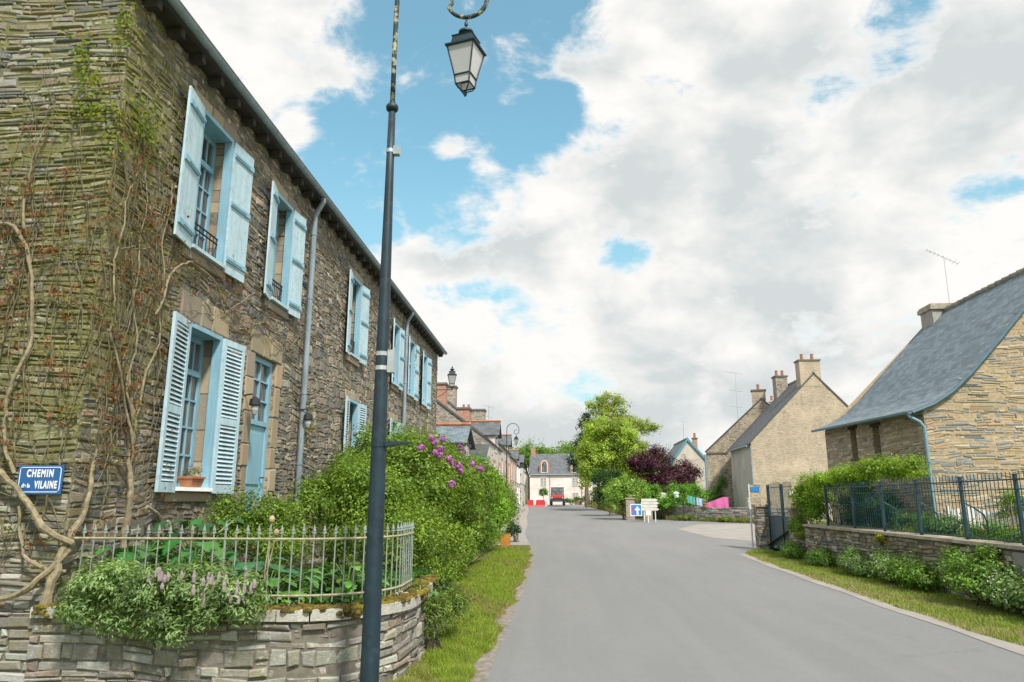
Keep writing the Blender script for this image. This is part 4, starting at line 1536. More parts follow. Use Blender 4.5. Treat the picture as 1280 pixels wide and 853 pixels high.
def stem2d(pts, r0, r1, w=.03, wob=.012, n=7):
    q = interp_path(pts, .08, wob)
    k = len(q)
    rad = [r0 + (r1 - r0) * i / (k - 1) for i in range(k)]
    rad = [max(.002, r_ * rg.uniform(.85, 1.2)) for r_ in rad]
    mb.tube([Pv(s, v, w + rad[i] + .02 * math.sin(i * .7)) for i, (s, v) in enumerate(q)], rad, n)
    nodes.extend(q[::2])


# heavy stems
stem2d([(-1.75, .86), (-1.2, .70), (-.62, .70), (-.20, .80), (-.02, .98), (.05, 1.25)], .030, .026, .05)
stem2d([(-.06, .66), (-.05, 1.0), (.02, 1.25), (.12, 1.6), (.22, 2.1)], .045, .012, .03)
stem2d([(.02, 1.22), (-.08, 1.38), (-.22, 1.52), (-.36, 1.65), (-.50, 1.79), (-.68, 1.94), (-.85, 2.02), (-1.3, 2.2), (-1.8, 2.5)], .030, .018, .085)
stem2d([(.03, .98), (-.18, .98), (-.34, 1.10), (-.40, 1.3), (-.40, 1.55)], .018, .012, .05)
stem2d([(-.5, 1.85), (-.72, 2.3), (-.66, 2.7), (-.52, 3.05), (-.55, 3.5), (-.68, 3.9), (-.78, 4.28), (-1.1, 4.36), (-1.6, 4.2)], .015, .018, .04)
stem2d([(-.78, 4.25), (-.85, 4.9), (-.7, 5.4)], .014, .006, .04)
stem2d([(.80, .66), (.82, 1.2), (.76, 1.9), (.72, 2.4), (.55, 2.9)], .036, .020, .03)
stem2d([(.76, 2.0), (.62, 2.5), (.30, 2.95), (.12, 3.4), (.1, 4.2), (.25, 5.0)], .014, .006, .05)
stem2d([(.72, 2.4), (.85, 2.9), (1.05, 3.3), (1.0, 3.9), (.9, 4.5), (1.0, 5.2)], .012, .005, .04)
stem2d([(.72, 2.3), (.50, 2.75), (.62, 3.2), (.45, 3.8), (.5, 4.6), (.4, 5.6)], .011, .004, .05)
stem2d([(.9, 3.6), (1.1, 4.1), (1.35, 4.42), (1.9, 4.46), (2.3, 4.30), (2.9, 4.05), (3.3, 4.12), (4.0, 4.2)], .013, .006, .04)
stem2d([(2.3, 4.3), (2.45, 3.95), (2.9, 4.3), (3.4, 4.6)], .010, .005, .04)
stem2d([(2.9, 4.05), (3.3, 3.9), (3.7, 4.3), (4.2, 3.9), (4.9, 4.1), (5.5, 4.5)], .009, .004, .04)
stem2d([(1.5, .66), (1.6, 1.2), (1.35, 1.5), (1.1, 1.55)], .028, .02, .05)
mb.build('vine_stems', M['bark_pale'], vine)
mb = MB()
# the net of thin stems
for k in range(230):
    reg = rg.random()
    if reg < .45: s, v = rg.uniform(-1.6, 0), rg.uniform(.9, 4.2)
    elif reg < .85: s, v = rg.gauss(.5, .4), rg.uniform(1.4, 4.6)
    else: s, v = rg.uniform(1.2, 5.6), rg.uniform(3.95, 4.6)
    s = max(s, -1.9)
    pts = [(s, v)]
    dr_ = rg.uniform(-.25, .25)
    ln = rg.uniform(.6, 2.6) if s < 1.2 else rg.uniform(.3, .9)
    q = 0
    vertical = rg.random() < .78 and s < 1.3
    while q < ln:
        st = rg.uniform(.08, .2)
        if vertical:
            dr_ = dr_ * .7 + rg.uniform(-.3, .3)
            s += dr_ * st; v += st
        else:
            dr_ = dr_ * .8 + rg.uniform(-.5, .5)
            s += st * (1 if k % 2 else -1); v += dr_ * st
        if v > 6.9 or s < -3 or any(a_ - HY - .1 < s < b_ - HY + .1 and c_ - .1 < v < d_ + .1 for a_, b_, c_, d_ in LOW + UP): break
        pts.append((s, v))
        q += st
    if len(pts) > 2:
        stem2d(pts, rg.uniform(.003, .0075), .002, .02, .006, 4)
mb.build('fine_stems', M['bark_net'], vine)
rngv = np.random.default_rng(5)
ps, ns, cs, sz = [], [], [], []
for k in range(560):
    s, v = nodes[rngv.integers(0, len(nodes))]
    if v < 1.0 or (-.56 < s < .02 and 1.55 < v < 2.02): continue
    red = rngv.random() < .72 and v < 5.4
    for j in range(rngv.integers(3, 12)):
        s2, v2 = s + rngv.normal() * .03, v + rngv.normal() * .03
        ps.append(Pv(s2, v2, .06 + rngv.random() * .05))
        nrm = (0, -1, .3) if s2 < 0 else (1, 0, .3)
        ns.append(np.array(nrm) + rngv.normal(size=3) * .4)
        cs.append(np.array((.26, .10, .03) if red else (.20, .19, .03)) * rngv.uniform(.6, 1.3))
        sz.append(rngv.uniform(.02, .042))
for (s0, v0, ds, dv, nn) in ((-.42, 6.2, .10, .28, 90), (-.30, 5.85, .12, .16, 60), (-.05, 6.5, .08, .4, 110), (.1, 5.6, .35, .2, 150), (.45, 5.55, .25, .25, 130), (-.25, 5.5, .3, .12, 80), (0, 5.2, .12, .15, 50),
                            (5.9, 2.9, .25, .4, 120), (17, 3.9, .3, .5, 160), (9.2, 1.9, .3, .3, 60), (15.2, 6.0, .1, .5, 40)):
    for j in range(nn):
        s2, v2 = s0 + rngv.normal() * ds * .6, v0 + rngv.normal() * dv * .6
        ps.append(Pv(s2, v2, .05 + rngv.random() * .07))
        nrm = (0, -1, .3) if s2 < 0 else (1, 0, .3)
        ns.append(np.array(nrm) + rngv.normal(size=3) * .4)
        yl = rngv.random()
        cs.append((np.array((.15, .27, .03)) * (1 - yl) + np.array((.33, .30, .03)) * yl) * rngv.uniform(.7, 1.2))
        sz.append(rngv.uniform(.03, .06))
leaf_mesh('vine_leaves', np.array(ps), np.array(ns), np.array(sz), np.array(cs), M['leaf_thin'], vine, .9, 3)

# ------------------------------------------------------------------ planting on the left
OL1, OL2 = (.065, .14, .015), (.27, .39, .045)
DG1, DG2 = (.018, .06, .014), (.06, .13, .022)
BR1, BR2 = (.09, .22, .015), (.27, .43, .035)

shrub('low olive-green clipped bush below the ground-floor window, behind the railing', (-3.75, 8.7, .6),
      [(-3.75, 8.7, 1.25, .52, .5, .50), (-3.45, 8.9, 1.2, .4, .4, .42), (-4.0, 8.6, 1.15, .35, .4, .42), (-3.3, 8.4, 1.0, .35, .35, .35)], 13000, .040, OL1, OL2, 31, clump=.12)
shrub('mid-green bush with upright shoots growing past the front door and downpipe', (-3.5, 11.2, .5),
      [(-3.55, 11.2, 1.45, .5, .7, .7), (-3.1, 10.9, 1.5, .6, .7, .75), (-3.3, 11.7, 1.6, .65, .8, .75), (-2.7, 10.6, 1.2, .5, .6, .7), (-3.9, 10.4, 1.0, .4, .5, .45)], 22000, .056, OL1, OL2, 32, clump=.17)
shrub('tallest leafy rhododendron with purple blossom, just past the blue-green lamp post', (-2.9, 14.2, .4),
      [(-2.8, 13.8, 2.0, .85, 1.1, 1.05), (-2.5, 13.2, 1.4, .75, .9, .9), (-3.2, 15.2, 2.3, .8, 1.1, .95), (-2.35, 15.0, 1.6, .65, 1.1, .95), (-2.2, 15.4, .6, .45, 1.2, .65), (-3.5, 13.4, 2.0, .6, .8, .9)], 36000, .072, OL1, (.26, .38, .045), 33, clump=.22,
      spots=(.07, [(-2.40, 13.49, 2.76), (-2.37, 13.7, 2.69), (-2.23, 13.55, 2.56), (-2.34, 13.46, 2.50), (-2.27, 14.0, 2.79), (-2.02, 13.7, 2.31), (-1.9, 13.6, 2.26), (-2.09, 13.65, 2.39), (-1.88, 13.8, 2.18), (-1.71, 14.2, 2.31), (-2.5, 13.0, 2.55), (-1.89, 12.8, 1.89), (-1.62, 14.75, 2.25), (-2.24, 13.55, 2.44)], (.48, .17, .50)))
shrub('rounded olive-green bush spilling over the verge beside the end of the curved wall', (-2.1, 10.4, .2),
      [(-2.15, 10.6, .95, .60, .9, .72), (-2.0, 9.7, .7, .45, .6, .65), (-1.9, 11.2, .5, .35, .8, .5), (-2.1, 13.4, .5, .42, .9, .6), (-2.25, 11.6, 1.0, .6, .8, .72), (-2.6, 9.7, .9, .5, .6, .6), (-1.95, 12.2, .7, .45, .8, .6)], 34000, .048, OL1, (.27, .38, .04), 34, clump=.16)
shrub('large dense rhododendron dotted with purple flowers, middle of the roadside hedge', (-2.9, 19, .3),
      [(-2.9, 18.5, 2.0, .9, 1.5, 1.1), (-2.4, 17.4, 1.3, .7, 1.2, 1.1), (-2.5, 19.8, 1.5, .7, 1.4, 1.2), (-2.25, 18.3, .7, .5, 2.2, .8), (-3.3, 20.0, 2.3, .7, 1.3, 1.0)], 30000, .085, (.06, .12, .015), (.20, .30, .03), 35, clump=.26,
      spots=(.08, [(-2.56, 18.6, 2.95), (-2.45, 18.5, 2.85), (-1.95, 18.2, 2.4)], (.5, .14, .52)))
shrub('bright green leafy bush further along the hedge behind the grass verge', (-2.6, 23.5, .2),
      [(-2.7, 23.0, 1.9, .9, 1.3, 1.1), (-2.3, 24.2, 1.2, .7, 1.3, 1.0), (-2.3, 23, .7, .5, 1.8, .8), (-2.9, 24.8, 2.0, .8, 1.2, .9)], 17000, .11, BR1, BR2, 36, clump=.32)
shrub('farthest broad bush closing the roadside hedge where the verge ends', (-2.7, 29, .1),
      [(-2.9, 28.0, 1.6, 1.0, 1.6, 1.1), (-2.4, 29.5, 1.2, .75, 1.5, 1.0), (-3.0, 31.5, 1.6, .9, 1.6, .95), (-2.7, 33.5, 1.2, .8, 1.5, .9)], 19000, .11, (.06, .13, .015), (.20, .32, .03), 37, clump=.34)
shrub('small dark leafy plant at the foot of the hedge, by the verge', (-1.95, 10.9, 0),
      [(-1.80, 10.6, .25, .22, .3, .25)], 1800, .06, (.012, .05, .03), (.03, .09, .05), 38, clump=.09)
shrub('tuft of thin-leaved herbs at the right end of the curved wall', (-1.35, 8.1, 0),
      [(-1.38, 8.2, .32, .2, .35, .32), (-1.35, 8.9, .3, .25, .4, .3), (-1.5, 7.9, .55, .12, .25, .25)], 5200, .05, (.09, .16, .03), (.22, .30, .06), 39, clump=.10, asp=.25, name='herb_tuft', cat='plant')

# grey-green sage tumbling over the wall, with mauve spikes
o = thing('sage_bush', 'grey-green sage tumbling over the curved wall, with faded mauve flower spikes', 'plant', (-3.6, 6.35, .7))
sb = [(-3.9, 6.28, .86, .34, .26, .20), (-3.5, 6.25, .82, .34, .27, .23), (-3.15, 6.28, .86, .34, .26, .19), (-2.75, 6.28, .82, .28, .22, .15), (-4.05, 6.18, .66, .24, .15, .18), (-3.3, 6.15, .55, .22, .12, .17), (-2.65, 6.17, .68, .18, .12, .13), (-3.75, 6.17, .58, .22, .12, .14), (-2.95, 6.16, .66, .15, .1, .15)]
foliage('foliage', o, sb, 15000, .048, (.15, .25, .075), (.32, .44, .17), clump=.085, seed=51, asp=.30, inner=.2, shell=(.6, 1.1))
stems(o, (-3.5, 6.42, .70), sb, 14, .008, 5)
mb = MB()
rg = random.Random(3)
spike = paint('faded_mauve', (.29, .235, .235), .9, var=.35, scale=40)
for k in range(46):
    x = rg.uniform(-3.65, -2.5); y = rg.uniform(6.04, 6.22); z = rg.uniform(.74, .98)
    h_ = rg.uniform(.06, .12)
    mb = MB()
    mb.lathe([(.004, 0), (.015, .012), (.017, h_ * .5), (.010, h_ * .85), (.002, h_)], (x, y, z), 6)
    mb.build('flower_spike', spike, o)


def big_leaf_plant(label, base, n, L, seed, c=(.03, .13, .03), c2=(.08, .24, .05), spread=.5, name='broad_leaf_plant', up=.55):
    """Plant of large lobed leaves on arching stalks."""
    o = thing(name, label, 'plant', base)
    rg = random.Random(seed)
    mb, st = MB(), MB()
    for k in range(n):
        az_ = rg.uniform(0, 2 * math.pi)
        r_ = rg.uniform(.15, 1) * spread
        h_ = rg.uniform(.3, 1) * up
        cx, cy, cz = base[0] + r_ * math.cos(az_), base[1] + r_ * math.sin(az_) * .8, base[2] + h_
        st.tube([(base[0] + rg.uniform(-.1, .1), base[1] + rg.uniform(-.1, .1), base[2]), (base[0] + (cx - base[0]) * .5, base[1] + (cy - base[1]) * .5, base[2] + h_ * .8), (cx, cy, cz)], .006, 4)
        d = Vector((math.cos(az_), math.sin(az_), rg.uniform(-.5, .25))).normalized()
        sd_ = d.cross(Vector((0, 0, 1))).normalized()
        nn = sd_.cross(d)
        l = L * rg.uniform(.6, 1.15)
        kk = rg.random()
        col = tuple((c[i] * (1 - kk) + c2[i] * kk) * rg.uniform(.8, 1.2) for i in range(3))
        ctr = Vector((cx, cy, cz))
        prof = [(0, .12), (.12, .42), (.2, .25), (.34, .52), (.44, .30), (.58, .44), (.68, .22), (.82, .24), (1, .02)]
        for sg in (-1, 1):
            for (a, wa), (b, wb) in zip(prof[:-1], prof[1:]):
                q = [ctr + d * l * a - nn * l * .35 * a * a, ctr + d * l * b - nn * l * .35 * b * b,
                     ctr + d * l * b + sd_ * sg * l * wb + nn * (l * .12 * wb - l * .35 * b * b) , ctr + d * l * a + sd_ * sg * l * wa + nn * (l * .12 * wa - l * .35 * a * a)]
                mb.quad([tuple(x) for x in q], col)
    mb.build('leaf_blades', M['leaf_dark'], o)
    st.c = [(.10, .17, .04)] * len(st.c)
    st.build('stalks', M['leaf_dark'], o)
    return o


big_leaf_plant('dark broad-leaved plant against the house corner behind the railing', (-4.05, 6.85, .6), 46, .22, 1, spread=.42, up=.62)
big_leaf_plant('lobed green plant behind the sage, left part of the railing', (-3.5, 6.95, .6), 40, .22, 2, (.03, .15, .03), (.10, .28, .05), .5, up=.65)
big_leaf_plant('tall dark-leaved plant growing under the louvred window', (-3.95, 7.9, .6), 60, .20, 3, (.02, .09, .025), (.05, .17, .04), .6, up=.85)
big_leaf_plant('bright low leafy plant behind the middle of the railing', (-2.75, 6.95, .6), 60, .17, 4, (.07, .2, .03), (.16, .34, .05), .5, up=.38)
big_leaf_plant('bluish leafy plant beside the dry seed heads behind the railing', (-3.1, 7.2, .6), 34, .2, 5, (.03, .14, .06), (.07, .2, .09), .4, up=.5)
big_leaf_plant('pale green leafy plant behind the curved end of the railing', (-2.1, 7.3, .6), 60, .15, 6, (.08, .21, .03), (.17, .36, .05), .4, up=.40)
big_leaf_plant('poppy-like grey-green leaves at the outer foot of the hedge', (-1.62, 8.5, .35), 16, .16, 7, (.05, .16, .09), (.10, .24, .13), .22, up=.4)
o = thing('dry_seed_stalks', 'two dry pale seed-head stalks standing behind the railing', 'plant', (-2.75, 6.75, .6))
mb = MB()
for (dx_, h_) in ((0, 1.42), (.05, 1.30)):
    mb = MB()
    mb.tube([(-2.72 - dx_, 6.75, .62), (-2.70 + dx_ * .5, 6.72, 1.0), (-2.66 + dx_, 6.70, h_)], .005, 5)
    mb.lathe([(.004, -.02), (.022, 0), (.028, .02), (.022, .04), (.006, .055)], (-2.66 + dx_, 6.70, h_), 9)
    mb.build('seed_head_stalk', MATS.get('dry_stalk') or paint('dry_stalk', (.45, .33, .20), .9, var=.3), o)

# ground-cover behind the railing and below the hedge
pts = []
rngv = np.random.default_rng(11)
n = 16000
xx = rngv.uniform(-4.4, -1.65, n); yy = rngv.uniform(6.55, 9.6, n)
zz = .60 + rngv.uniform(0, .16, n)
cc = np.array((.05, .13, .02)) * rngv.uniform(.5, 1.8, (n, 1))
gcov = leaf_mesh('ground_cover', np.c_[xx, yy, zz], rngv.normal(size=(n, 3)) * .5 + (0, 0, .8), rngv.uniform(.04, .09, n), cc, M['leaf'], None, .6, 1)
gcov['kind'] = 'stuff'


def grass(name, n, fx, y0, y1, hh=(.03, .09), seed=0, dens=1.0, z=0.0, c1=(.10, .19, .02), c2=(.23, .30, .045), dry=(.33, .28, .13), dryf=.14, power=1.6):
    rng = np.random.default_rng(seed)
    f = rng.uniform(0, 1, n) ** power
    y = y0 + (y1 - y0) * f
    u = rng.uniform(0, 1, n)
    LR = np.array([fx(float(q)) for q in y])
    x = LR[:, 0] + (LR[:, 1] - LR[:, 0]) * u
    pz = np.array([gz(float(q)) for q in y]) + z
    tuft = np.sin(x * 9 + 3 * np.sin(y * 2.3)) * np.sin(y * 7 + 2 * np.sin(x * 5))
    patch = np.sin(x * 2.3 + y * .9 + 1.3 * np.sin(y * .6)) + .6 * np.sin(y * 2.1 + x * 4.4)
    edge = np.minimum(u, 1 - u)
    h = rng.uniform(hh[0], hh[1], n) * (1 + .5 * tuft) * np.clip(edge * 6 + .45, .45, 1) * (1 + y / 40)
    w = rng.uniform(.0025, .006, n) * (1 + y / 12)
    az_ = rng.uniform(0, 6.283, n)
    lean = rng.normal(size=(n, 2)) * (h * .45)[:, None]
    V = np.empty((n, 3, 3))
    V[:, 0] = np.c_[x - w * np.cos(az_), y - w * np.sin(az_), pz - .004]
    V[:, 1] = np.c_[x + w * np.cos(az_), y + w * np.sin(az_), pz - .004]
    V[:, 2] = np.c_[x + lean[:, 0], y + lean[:, 1], pz + h]
    k = rng.uniform(0, 1, (n, 1))
    col = np.array(c1) * (1 - k) + np.array(c2) * k
    dm = rng.uniform(0, 1, n) < dryf + .38 * (patch > .45) + .35 * (edge < .07)
    col[dm] = np.array(dry) * rng.uniform(.7, 1.2, (dm.sum(), 1))
    col *= rng.uniform(.8, 1.2, (n, 1))
    me = bpy.data.meshes.new(name)
    me.vertices.add(3 * n)
    me.vertices.foreach_set('co', V.astype(np.float32).ravel())
    me.loops.add(3 * n)
    me.loops.foreach_set('vertex_index', np.arange(3 * n, dtype=np.int32))
    me.polygons.add(n)
    me.polygons.foreach_set('loop_start', np.arange(0, 3 * n, 3, dtype=np.int32))
    me.update(calc_edges=True)
    ca = me.color_attributes.new('col', 'FLOAT_COLOR', 'CORNER')
    c4 = np.ones((n, 3, 4), dtype=np.float32)
    c4[:, :, :3] = np.clip(col, 0, 1)[:, None, :]
    ca.data.foreach_set('color', c4.ravel())
    me.materials.append(M['grass_blade'])
    o = bpy.data.objects.new(name, me)
    o['kind'] = 'stuff'
    COL.objects.link(o)
    return o


grass('verge_grass', 150000, lambda y: (interp([(5, -1.9), (6.2, -1.7), (7, -1.45), (9, -1.5), (10, -2.2), (25, -2.3)], y), rl(y) - .06 - .05 * math.sin(y * 1.9) - .03 * math.sin(y * 5)), 5.5, 26, seed=1, dryf=.24, hh=(.02, .075), c1=(.16, .28, .025), c2=(.36, .46, .05))
grass('far_verge_grass', 110000, lambda y: (rr(y) + .0 + .05 * math.sin(y * 2.3), 6.85), 6.5, 26.3, seed=2, dryf=.30, hh=(.012, .05), c1=(.15, .26, .03), c2=(.33, .42, .06), dry=(.42, .37, .19))
grass('roadside_grass', 26000, lambda y: (rr(y) - .1, rr(y) + .5), 47.3, 104, (.05, .16), seed=3, dryf=.3, power=1.8)
grass('garden_lawn_grass', 30000, lambda y: (7.0, 9.3), 8, 23, (.04, .16), seed=4, z=.8, dryf=.05)

o = thing('marker_board', 'small orange board leaning out of the hedge at the end of the verge', 'board', (-1.95, 26, 0))
mb = MB()
mb.faces([(-2.1, 26.0, .02), (-1.78, 25.9, .0), (-1.74, 25.9, .52), (-2.1, 26.0, .44), (-2.1, 26.05, .02), (-1.78, 25.95, .0), (-1.74, 25.95, .52), (-2.1, 26.05, .44)],
         [(3, 2, 1, 0), (4, 5, 6, 7), (0, 1, 5, 4), (1, 2, 6, 5), (2, 3, 7, 6), (3, 0, 4, 7)])
mb.build('panel', M['orange'], o)
mb = MB()
mb.box((-1.80, 25.952, -.02), (-1.75, 25.99, .50))
mb.build('stake', M['terracotta'], o)
shrub('little dark clipped bush poking out past the orange board', (-1.75, 29.5, .02), [(-1.95, 29.5, .45, .28, .4, .4)], 2000, .07, (.02, .06, .03), (.06, .12, .05), 40, clump=.14)

# ------------------------------------------------------------------ garden wall and fence on the right
WX = 6.8
rw = thing('roadside_wall', 'waist-high rough stone wall with mossy concrete coping, carrying the dark green fence', 'wall', (WX, 16, 0))
RW0, RW1 = 3.0, 21.2
Pr = lambda u, v, w: (WX - w, RW1 - u, v)
LRW = RW1 - RW0
topw = lambda u: .88 + .05 * (1 - u / LRW)
stone_end = RW1 - 11.75
mb = MB()
backing(mb, Pr, LRW, topw, [], 0, 0, reveal=False)
mb.box((WX + .35, RW0, 0), (WX + .36, RW1, .86))
mb.box((WX, RW1, 0), (WX + .35, RW1 + .005, .86))
mb.build('wall_core', M['mortar_grey'], rw)
gpal = pal_from([(.36, .31, .23), (.27, .23, .18), (.44, .38, .29), (.19, .17, .15), (.33, .255, .17), (.24, .24, .23), (.50, .45, .36)], .18)
mb = MB()
stones(mb, Pr, stone_end, topw, [], (.035, .09), (.10, .42), (.0, .045), .008, gpal, lambda u, v: .5 if v > .6 else .1, .02, 41)
mb.build('stonework', M['stone_garden'], rw)
mb = MB()
mb.box((WX - .035, RW0, -.02), (WX + .004, 11.72, .86))
mb.build('render_coat', M['plaster_grey'], rw)
mb = MB()
n = 44
for i in range(n):
    y0 = RW0 + (LRW + .05) * i / n
    y1 = RW0 + (LRW + .05) * (i + 1) / n
    z0, z1 = topw(RW1 - y0) , topw(RW1 - y1)
    a = .012 * math.sin(y0 * 3.3); b = .012 * math.sin(y1 * 3.3)
    vs = [(WX - .07 + a, y0, z0), (WX + .38, y0, z0), (WX + .38, y0, z0 + .06), (WX - .06 + a, y0, z0 + .055),
          (WX - .07 + b, y1, z1), (WX + .38, y1, z1), (WX + .38, y1, z1 + .06), (WX - .06 + b, y1, z1 + .055)]
    mb.faces(vs, [(0, 1, 5, 4), (1, 2, 6, 5), (2, 3, 7, 6), (3, 0, 4, 7), (0, 3, 2, 1), (4, 5, 6, 7)])
mb.build('coping', M['concrete'], rw)

fence = thing('metal_fence', 'dark blue-green metal bar fence standing on the roadside stone wall', 'fence', (WX + .12, 16, .95))
FX = WX + .13
bars, rails = MB(), MB()
pys = [19.75, 18.0, 16.4, 14.8, 13.2, 11.65, 10.1, 8.5, 6.9, 5.3]
for y in pys:
    mb = MB()
    zb = topw(RW1 - y) + .05
    mb.box((FX - .022, y - .028, zb), (FX + .022, y + .028, 2.0))
    mb.box((FX - .03, y - .035, 2.0), (FX + .03, y + .035, 2.015))
    mb.build('post', M['fence_blue'], fence)
    br = MB()
    br.tube([(FX + .02, y, zb + .62), (FX + .14, y - .02, zb + .55), (FX + .30, y - .04, zb + .42), (FX + .33, y - .04, zb + .30), (FX + .33, y - .04, zb - .1)], .014, 6)
    br.build('back_brace', M['fence_blue'], fence)
for a, b in zip(pys[:-1], pys[1:]):
    za, zb = topw(RW1 - a) + .10, topw(RW1 - b) + .10
    for (z0, z1, r_) in ((za, zb, .013), (1.93, 1.93, .014), (1.78, 1.78, .009)):
        if r_ == .009 and False: continue
        rails.tube([(FX, a, z0), (FX, b, z1)], r_, 6)
    nb = 13
    for k in range(1, nb + 1):
        y = a + (b - a) * k / (nb + 1)
        z0 = za + (zb - za) * k / (nb + 1)
        bars.tube([(FX, y, z0), (FX, y, 2.05)], .0065, 5)
rails.build('rail', M['fence_blue'], fence)
bars.build('bars', M['fence_blue'], fence)

# second low stretch of wall between the gate and the fence
lw = thing('low_stone_wall', 'short ivy-grown stone wall between the garden gate and the fence', 'wall', (WX, 22, 0))
Pl = lambda u, v, w: (WX + .08 - w, 22.55 - u, v)
mb = MB()
backing(mb, Pl, 1.35, lambda u: .80 + .1 * math.sin(u * 2), [], 0, 0, reveal=False)
mb.box((WX + .4, 21.22, 0), (WX + .41, 22.55, .8))
mb.build('wall_core', M['mortar_grey'], lw)
mb = MB()
stones(mb, Pl, 1.35, lambda u: .82 + .1 * math.sin(u * 2), [], (.05, .1), (.12, .4), (0, .05), .008, gpal, lambda u, v: .3, .02, 43)
mb.build('stonework', M['stone_garden'], lw)


def pillar(label, y, h, w=.42, name='gate_pillar', seed=1, plaster=False, dx=0.0):
    o = thing(name, label, 'gate pillar', (WX + .1, y, 0), 'gate pillars')
    mb = MB()
    x0, x1 = WX - .1 + dx, WX - .1 + dx + w
    mb.box((x0 + .01, y - w / 2 + .01, 0), (x1 - .01, y + w / 2 - .01, h))
    mb.build('wall_core', M['mortar_ochre'] if plaster else M['mortar_grey'], o)
    mb = MB()
    pl_ = gpal if not plaster else pal_from([(.42, .33, .23), (.36, .29, .21), (.46, .38, .28)], .12)
    stones(mb, lambda u, v, ww: (x0 - ww, y + w / 2 - u, v), w, lambda u: h, [], (.05, .1), (.12, .3), (0, .03), .006, pl_, None, .005, seed)
    stones(mb, lambda u, v, ww: (x0 + u, y - w / 2 - ww, v), w, lambda u: h, [], (.05, .1), (.12, .3), (0, .03), .006, pl_, None, .005, seed + 1)
    mb.build('stonework', M['stone_garden'], o)
    mb = MB()
    mb.box((x0 - .05, y - w / 2 - .05, h), (x1 + .05, y + w / 2 + .05, h + .06))
    mb.build('cap', M['concrete'], o)
    return o


pillar('far rough stone gate pillar with a slab cap, beside the white post', 25.95, 1.42, seed=51)
pillar('near ochre-mortared gate pillar next to the overgrown low wall', 22.75, 1.36, seed=61, plaster=True, dx=.2)
gate = thing('garden_gate', 'blue-grey metal garden gate with solid lower panel and thin upright bars', 'gate', (WX + .1, 24.8, 0))
GX = WX + .28
for y in (25.6, 24.1):
    mb = MB()
    mb.box((GX - .04, y - .04, 0), (GX + .04, y + .04, 2.15))
    mb.build('gate_post', M['fence_blue'], gate)
mb = MB()
mb.box((GX - .012, 24.15, .08), (GX + .012, 25.55, 1.12))
mb.box((GX - .012, 23.0, .08), (GX + .012, 24.05, 1.12))
mb.build('lower_panel', M['gate_blue'], gate)
mb = MB()
for k in range(11):
    y = 24.22 + k * .12
    mb.tube([(GX, y, 1.12), (GX, y, 2.2 + .03 * math.sin(k / 7 * math.pi))], .008, 5)
for k in range(8):
    y = 23.06 + k * .12
    mb.tube([(GX, y, 1.12), (GX, y, 2.2)], .008, 5)
for z in (1.13, 2.05): mb.tube([(GX, 23.0, z), (GX, 25.55, z)], .014, 6)
mb.build('upper_bars', M['fence_blue'], gate)

o = thing('white_post', 'slim white post with a small blue plate, against the far gate pillar', 'post', (WX - .15, 26.35, 0))
mb = MB()
mb.tube([(WX - .16, 26.35, 0), (WX - .16, 26.35, 2.2)], .03, 8)
mb.build('pole', M['white'], o)
mb = MB()
mb.box((WX - .10, 26.3, 1.93), (WX + .18, 26.32, 2.10))
pl_ = mb.build('plate', M['sign_blue2'], o)
mb = MB()
mb.box((WX - .14, 26.32, 1.30), (WX + .22, 26.34, 2.18))
mb.build('notice_board', M['tan_render'], o)

# ------------------------------------------------------------------ slate-roofed house on the right
rh = thing('slate_roof_house', 'ochre and grey schist house with sweeping blue slate roof, behind the fence on the right', 'house', (9.3, 19, .8))
X0, X1, Y0, Y1 = 9.3, 17.7, 19.0, 26.0
roofp = [(-.32, -.06), (.25, .16), (.75, .48), (1.3, .98), (2.2, 1.94), (4.2, 4.12)]      # (distance in from the wall, rise above eave)
EZ0, EZ1 = 3.93, 4.12


def rh_top(u, y=19.0):
    d = min(u, X1 - X0 - u)
    e = EZ0 + (EZ1 - EZ0) * (y - Y0) / (Y1 - Y0)
    for (a, ha), (b, hb) in zip(roofp[:-1], roofp[1:]):
        if d <= b: return e + ha + (hb - ha) * (d - a) / (b - a) - .02
    return e + roofp[-1][1]


Pg2 = lambda u, v, w: (X0 + u, Y0 - w, v)
Ps2 = lambda u, v, w: (X0 - w, Y1 - u, v)
slits = [(Y1 - 23.78, Y1 - 23.33, 2.92, 3.84), (Y1 - 22.12, Y1 - 21.67, 2.86, 3.76)]
mb = MB()
backing(mb, Pg2, X1 - X0, rh_top, [], 0, 0, v0=.8, reveal=False, nseg=24)
backing(mb, Ps2, Y1 - Y0, lambda u: 4.0, slits, .3, 0, v0=.8)
mb.box((X1 - .3, Y0 + .02, 0), (X1, Y1, 4))
mb.quad([(X0, Y1, 0), (X1, Y1, 0), (X1, Y1, 4), ((X0 + X1) / 2, Y1, 8.1), (X0, Y1, 4)])
mb.build('wall_core', M['mortar_ochre'], rh)
rpal = pal_from([(.46, .36, .235), (.52, .42, .29), (.38, .30, .20), (.33, .26, .17), (.20, .23, .24), (.165, .19, .21), (.26, .27, .255), (.42, .28, .16), (.50, .44, .34), (.22, .24, .24)], .15)
rpal2 = pal_from([(.42, .35, .26), (.48, .40, .30), (.29, .28, .26), (.22, .23, .23), (.37, .30, .21), (.54, .47, .37)], .15)
mb = MB()
stones(mb, Pg2, X1 - X0, lambda u: rh_top(u) - .13, [], (.026, .08), (.10, .6), (-.004, .02), .010, rpal, None, .03, 71, v0=.8)
stones(mb, Ps2, Y1 - Y0, lambda u: 3.95, slits, (.045, .11), (.16, .6), (.0, .022), .012, rpal2, None, .012, 72, v0=.8)
mb.build('stonework', M['stone_right'], rh)
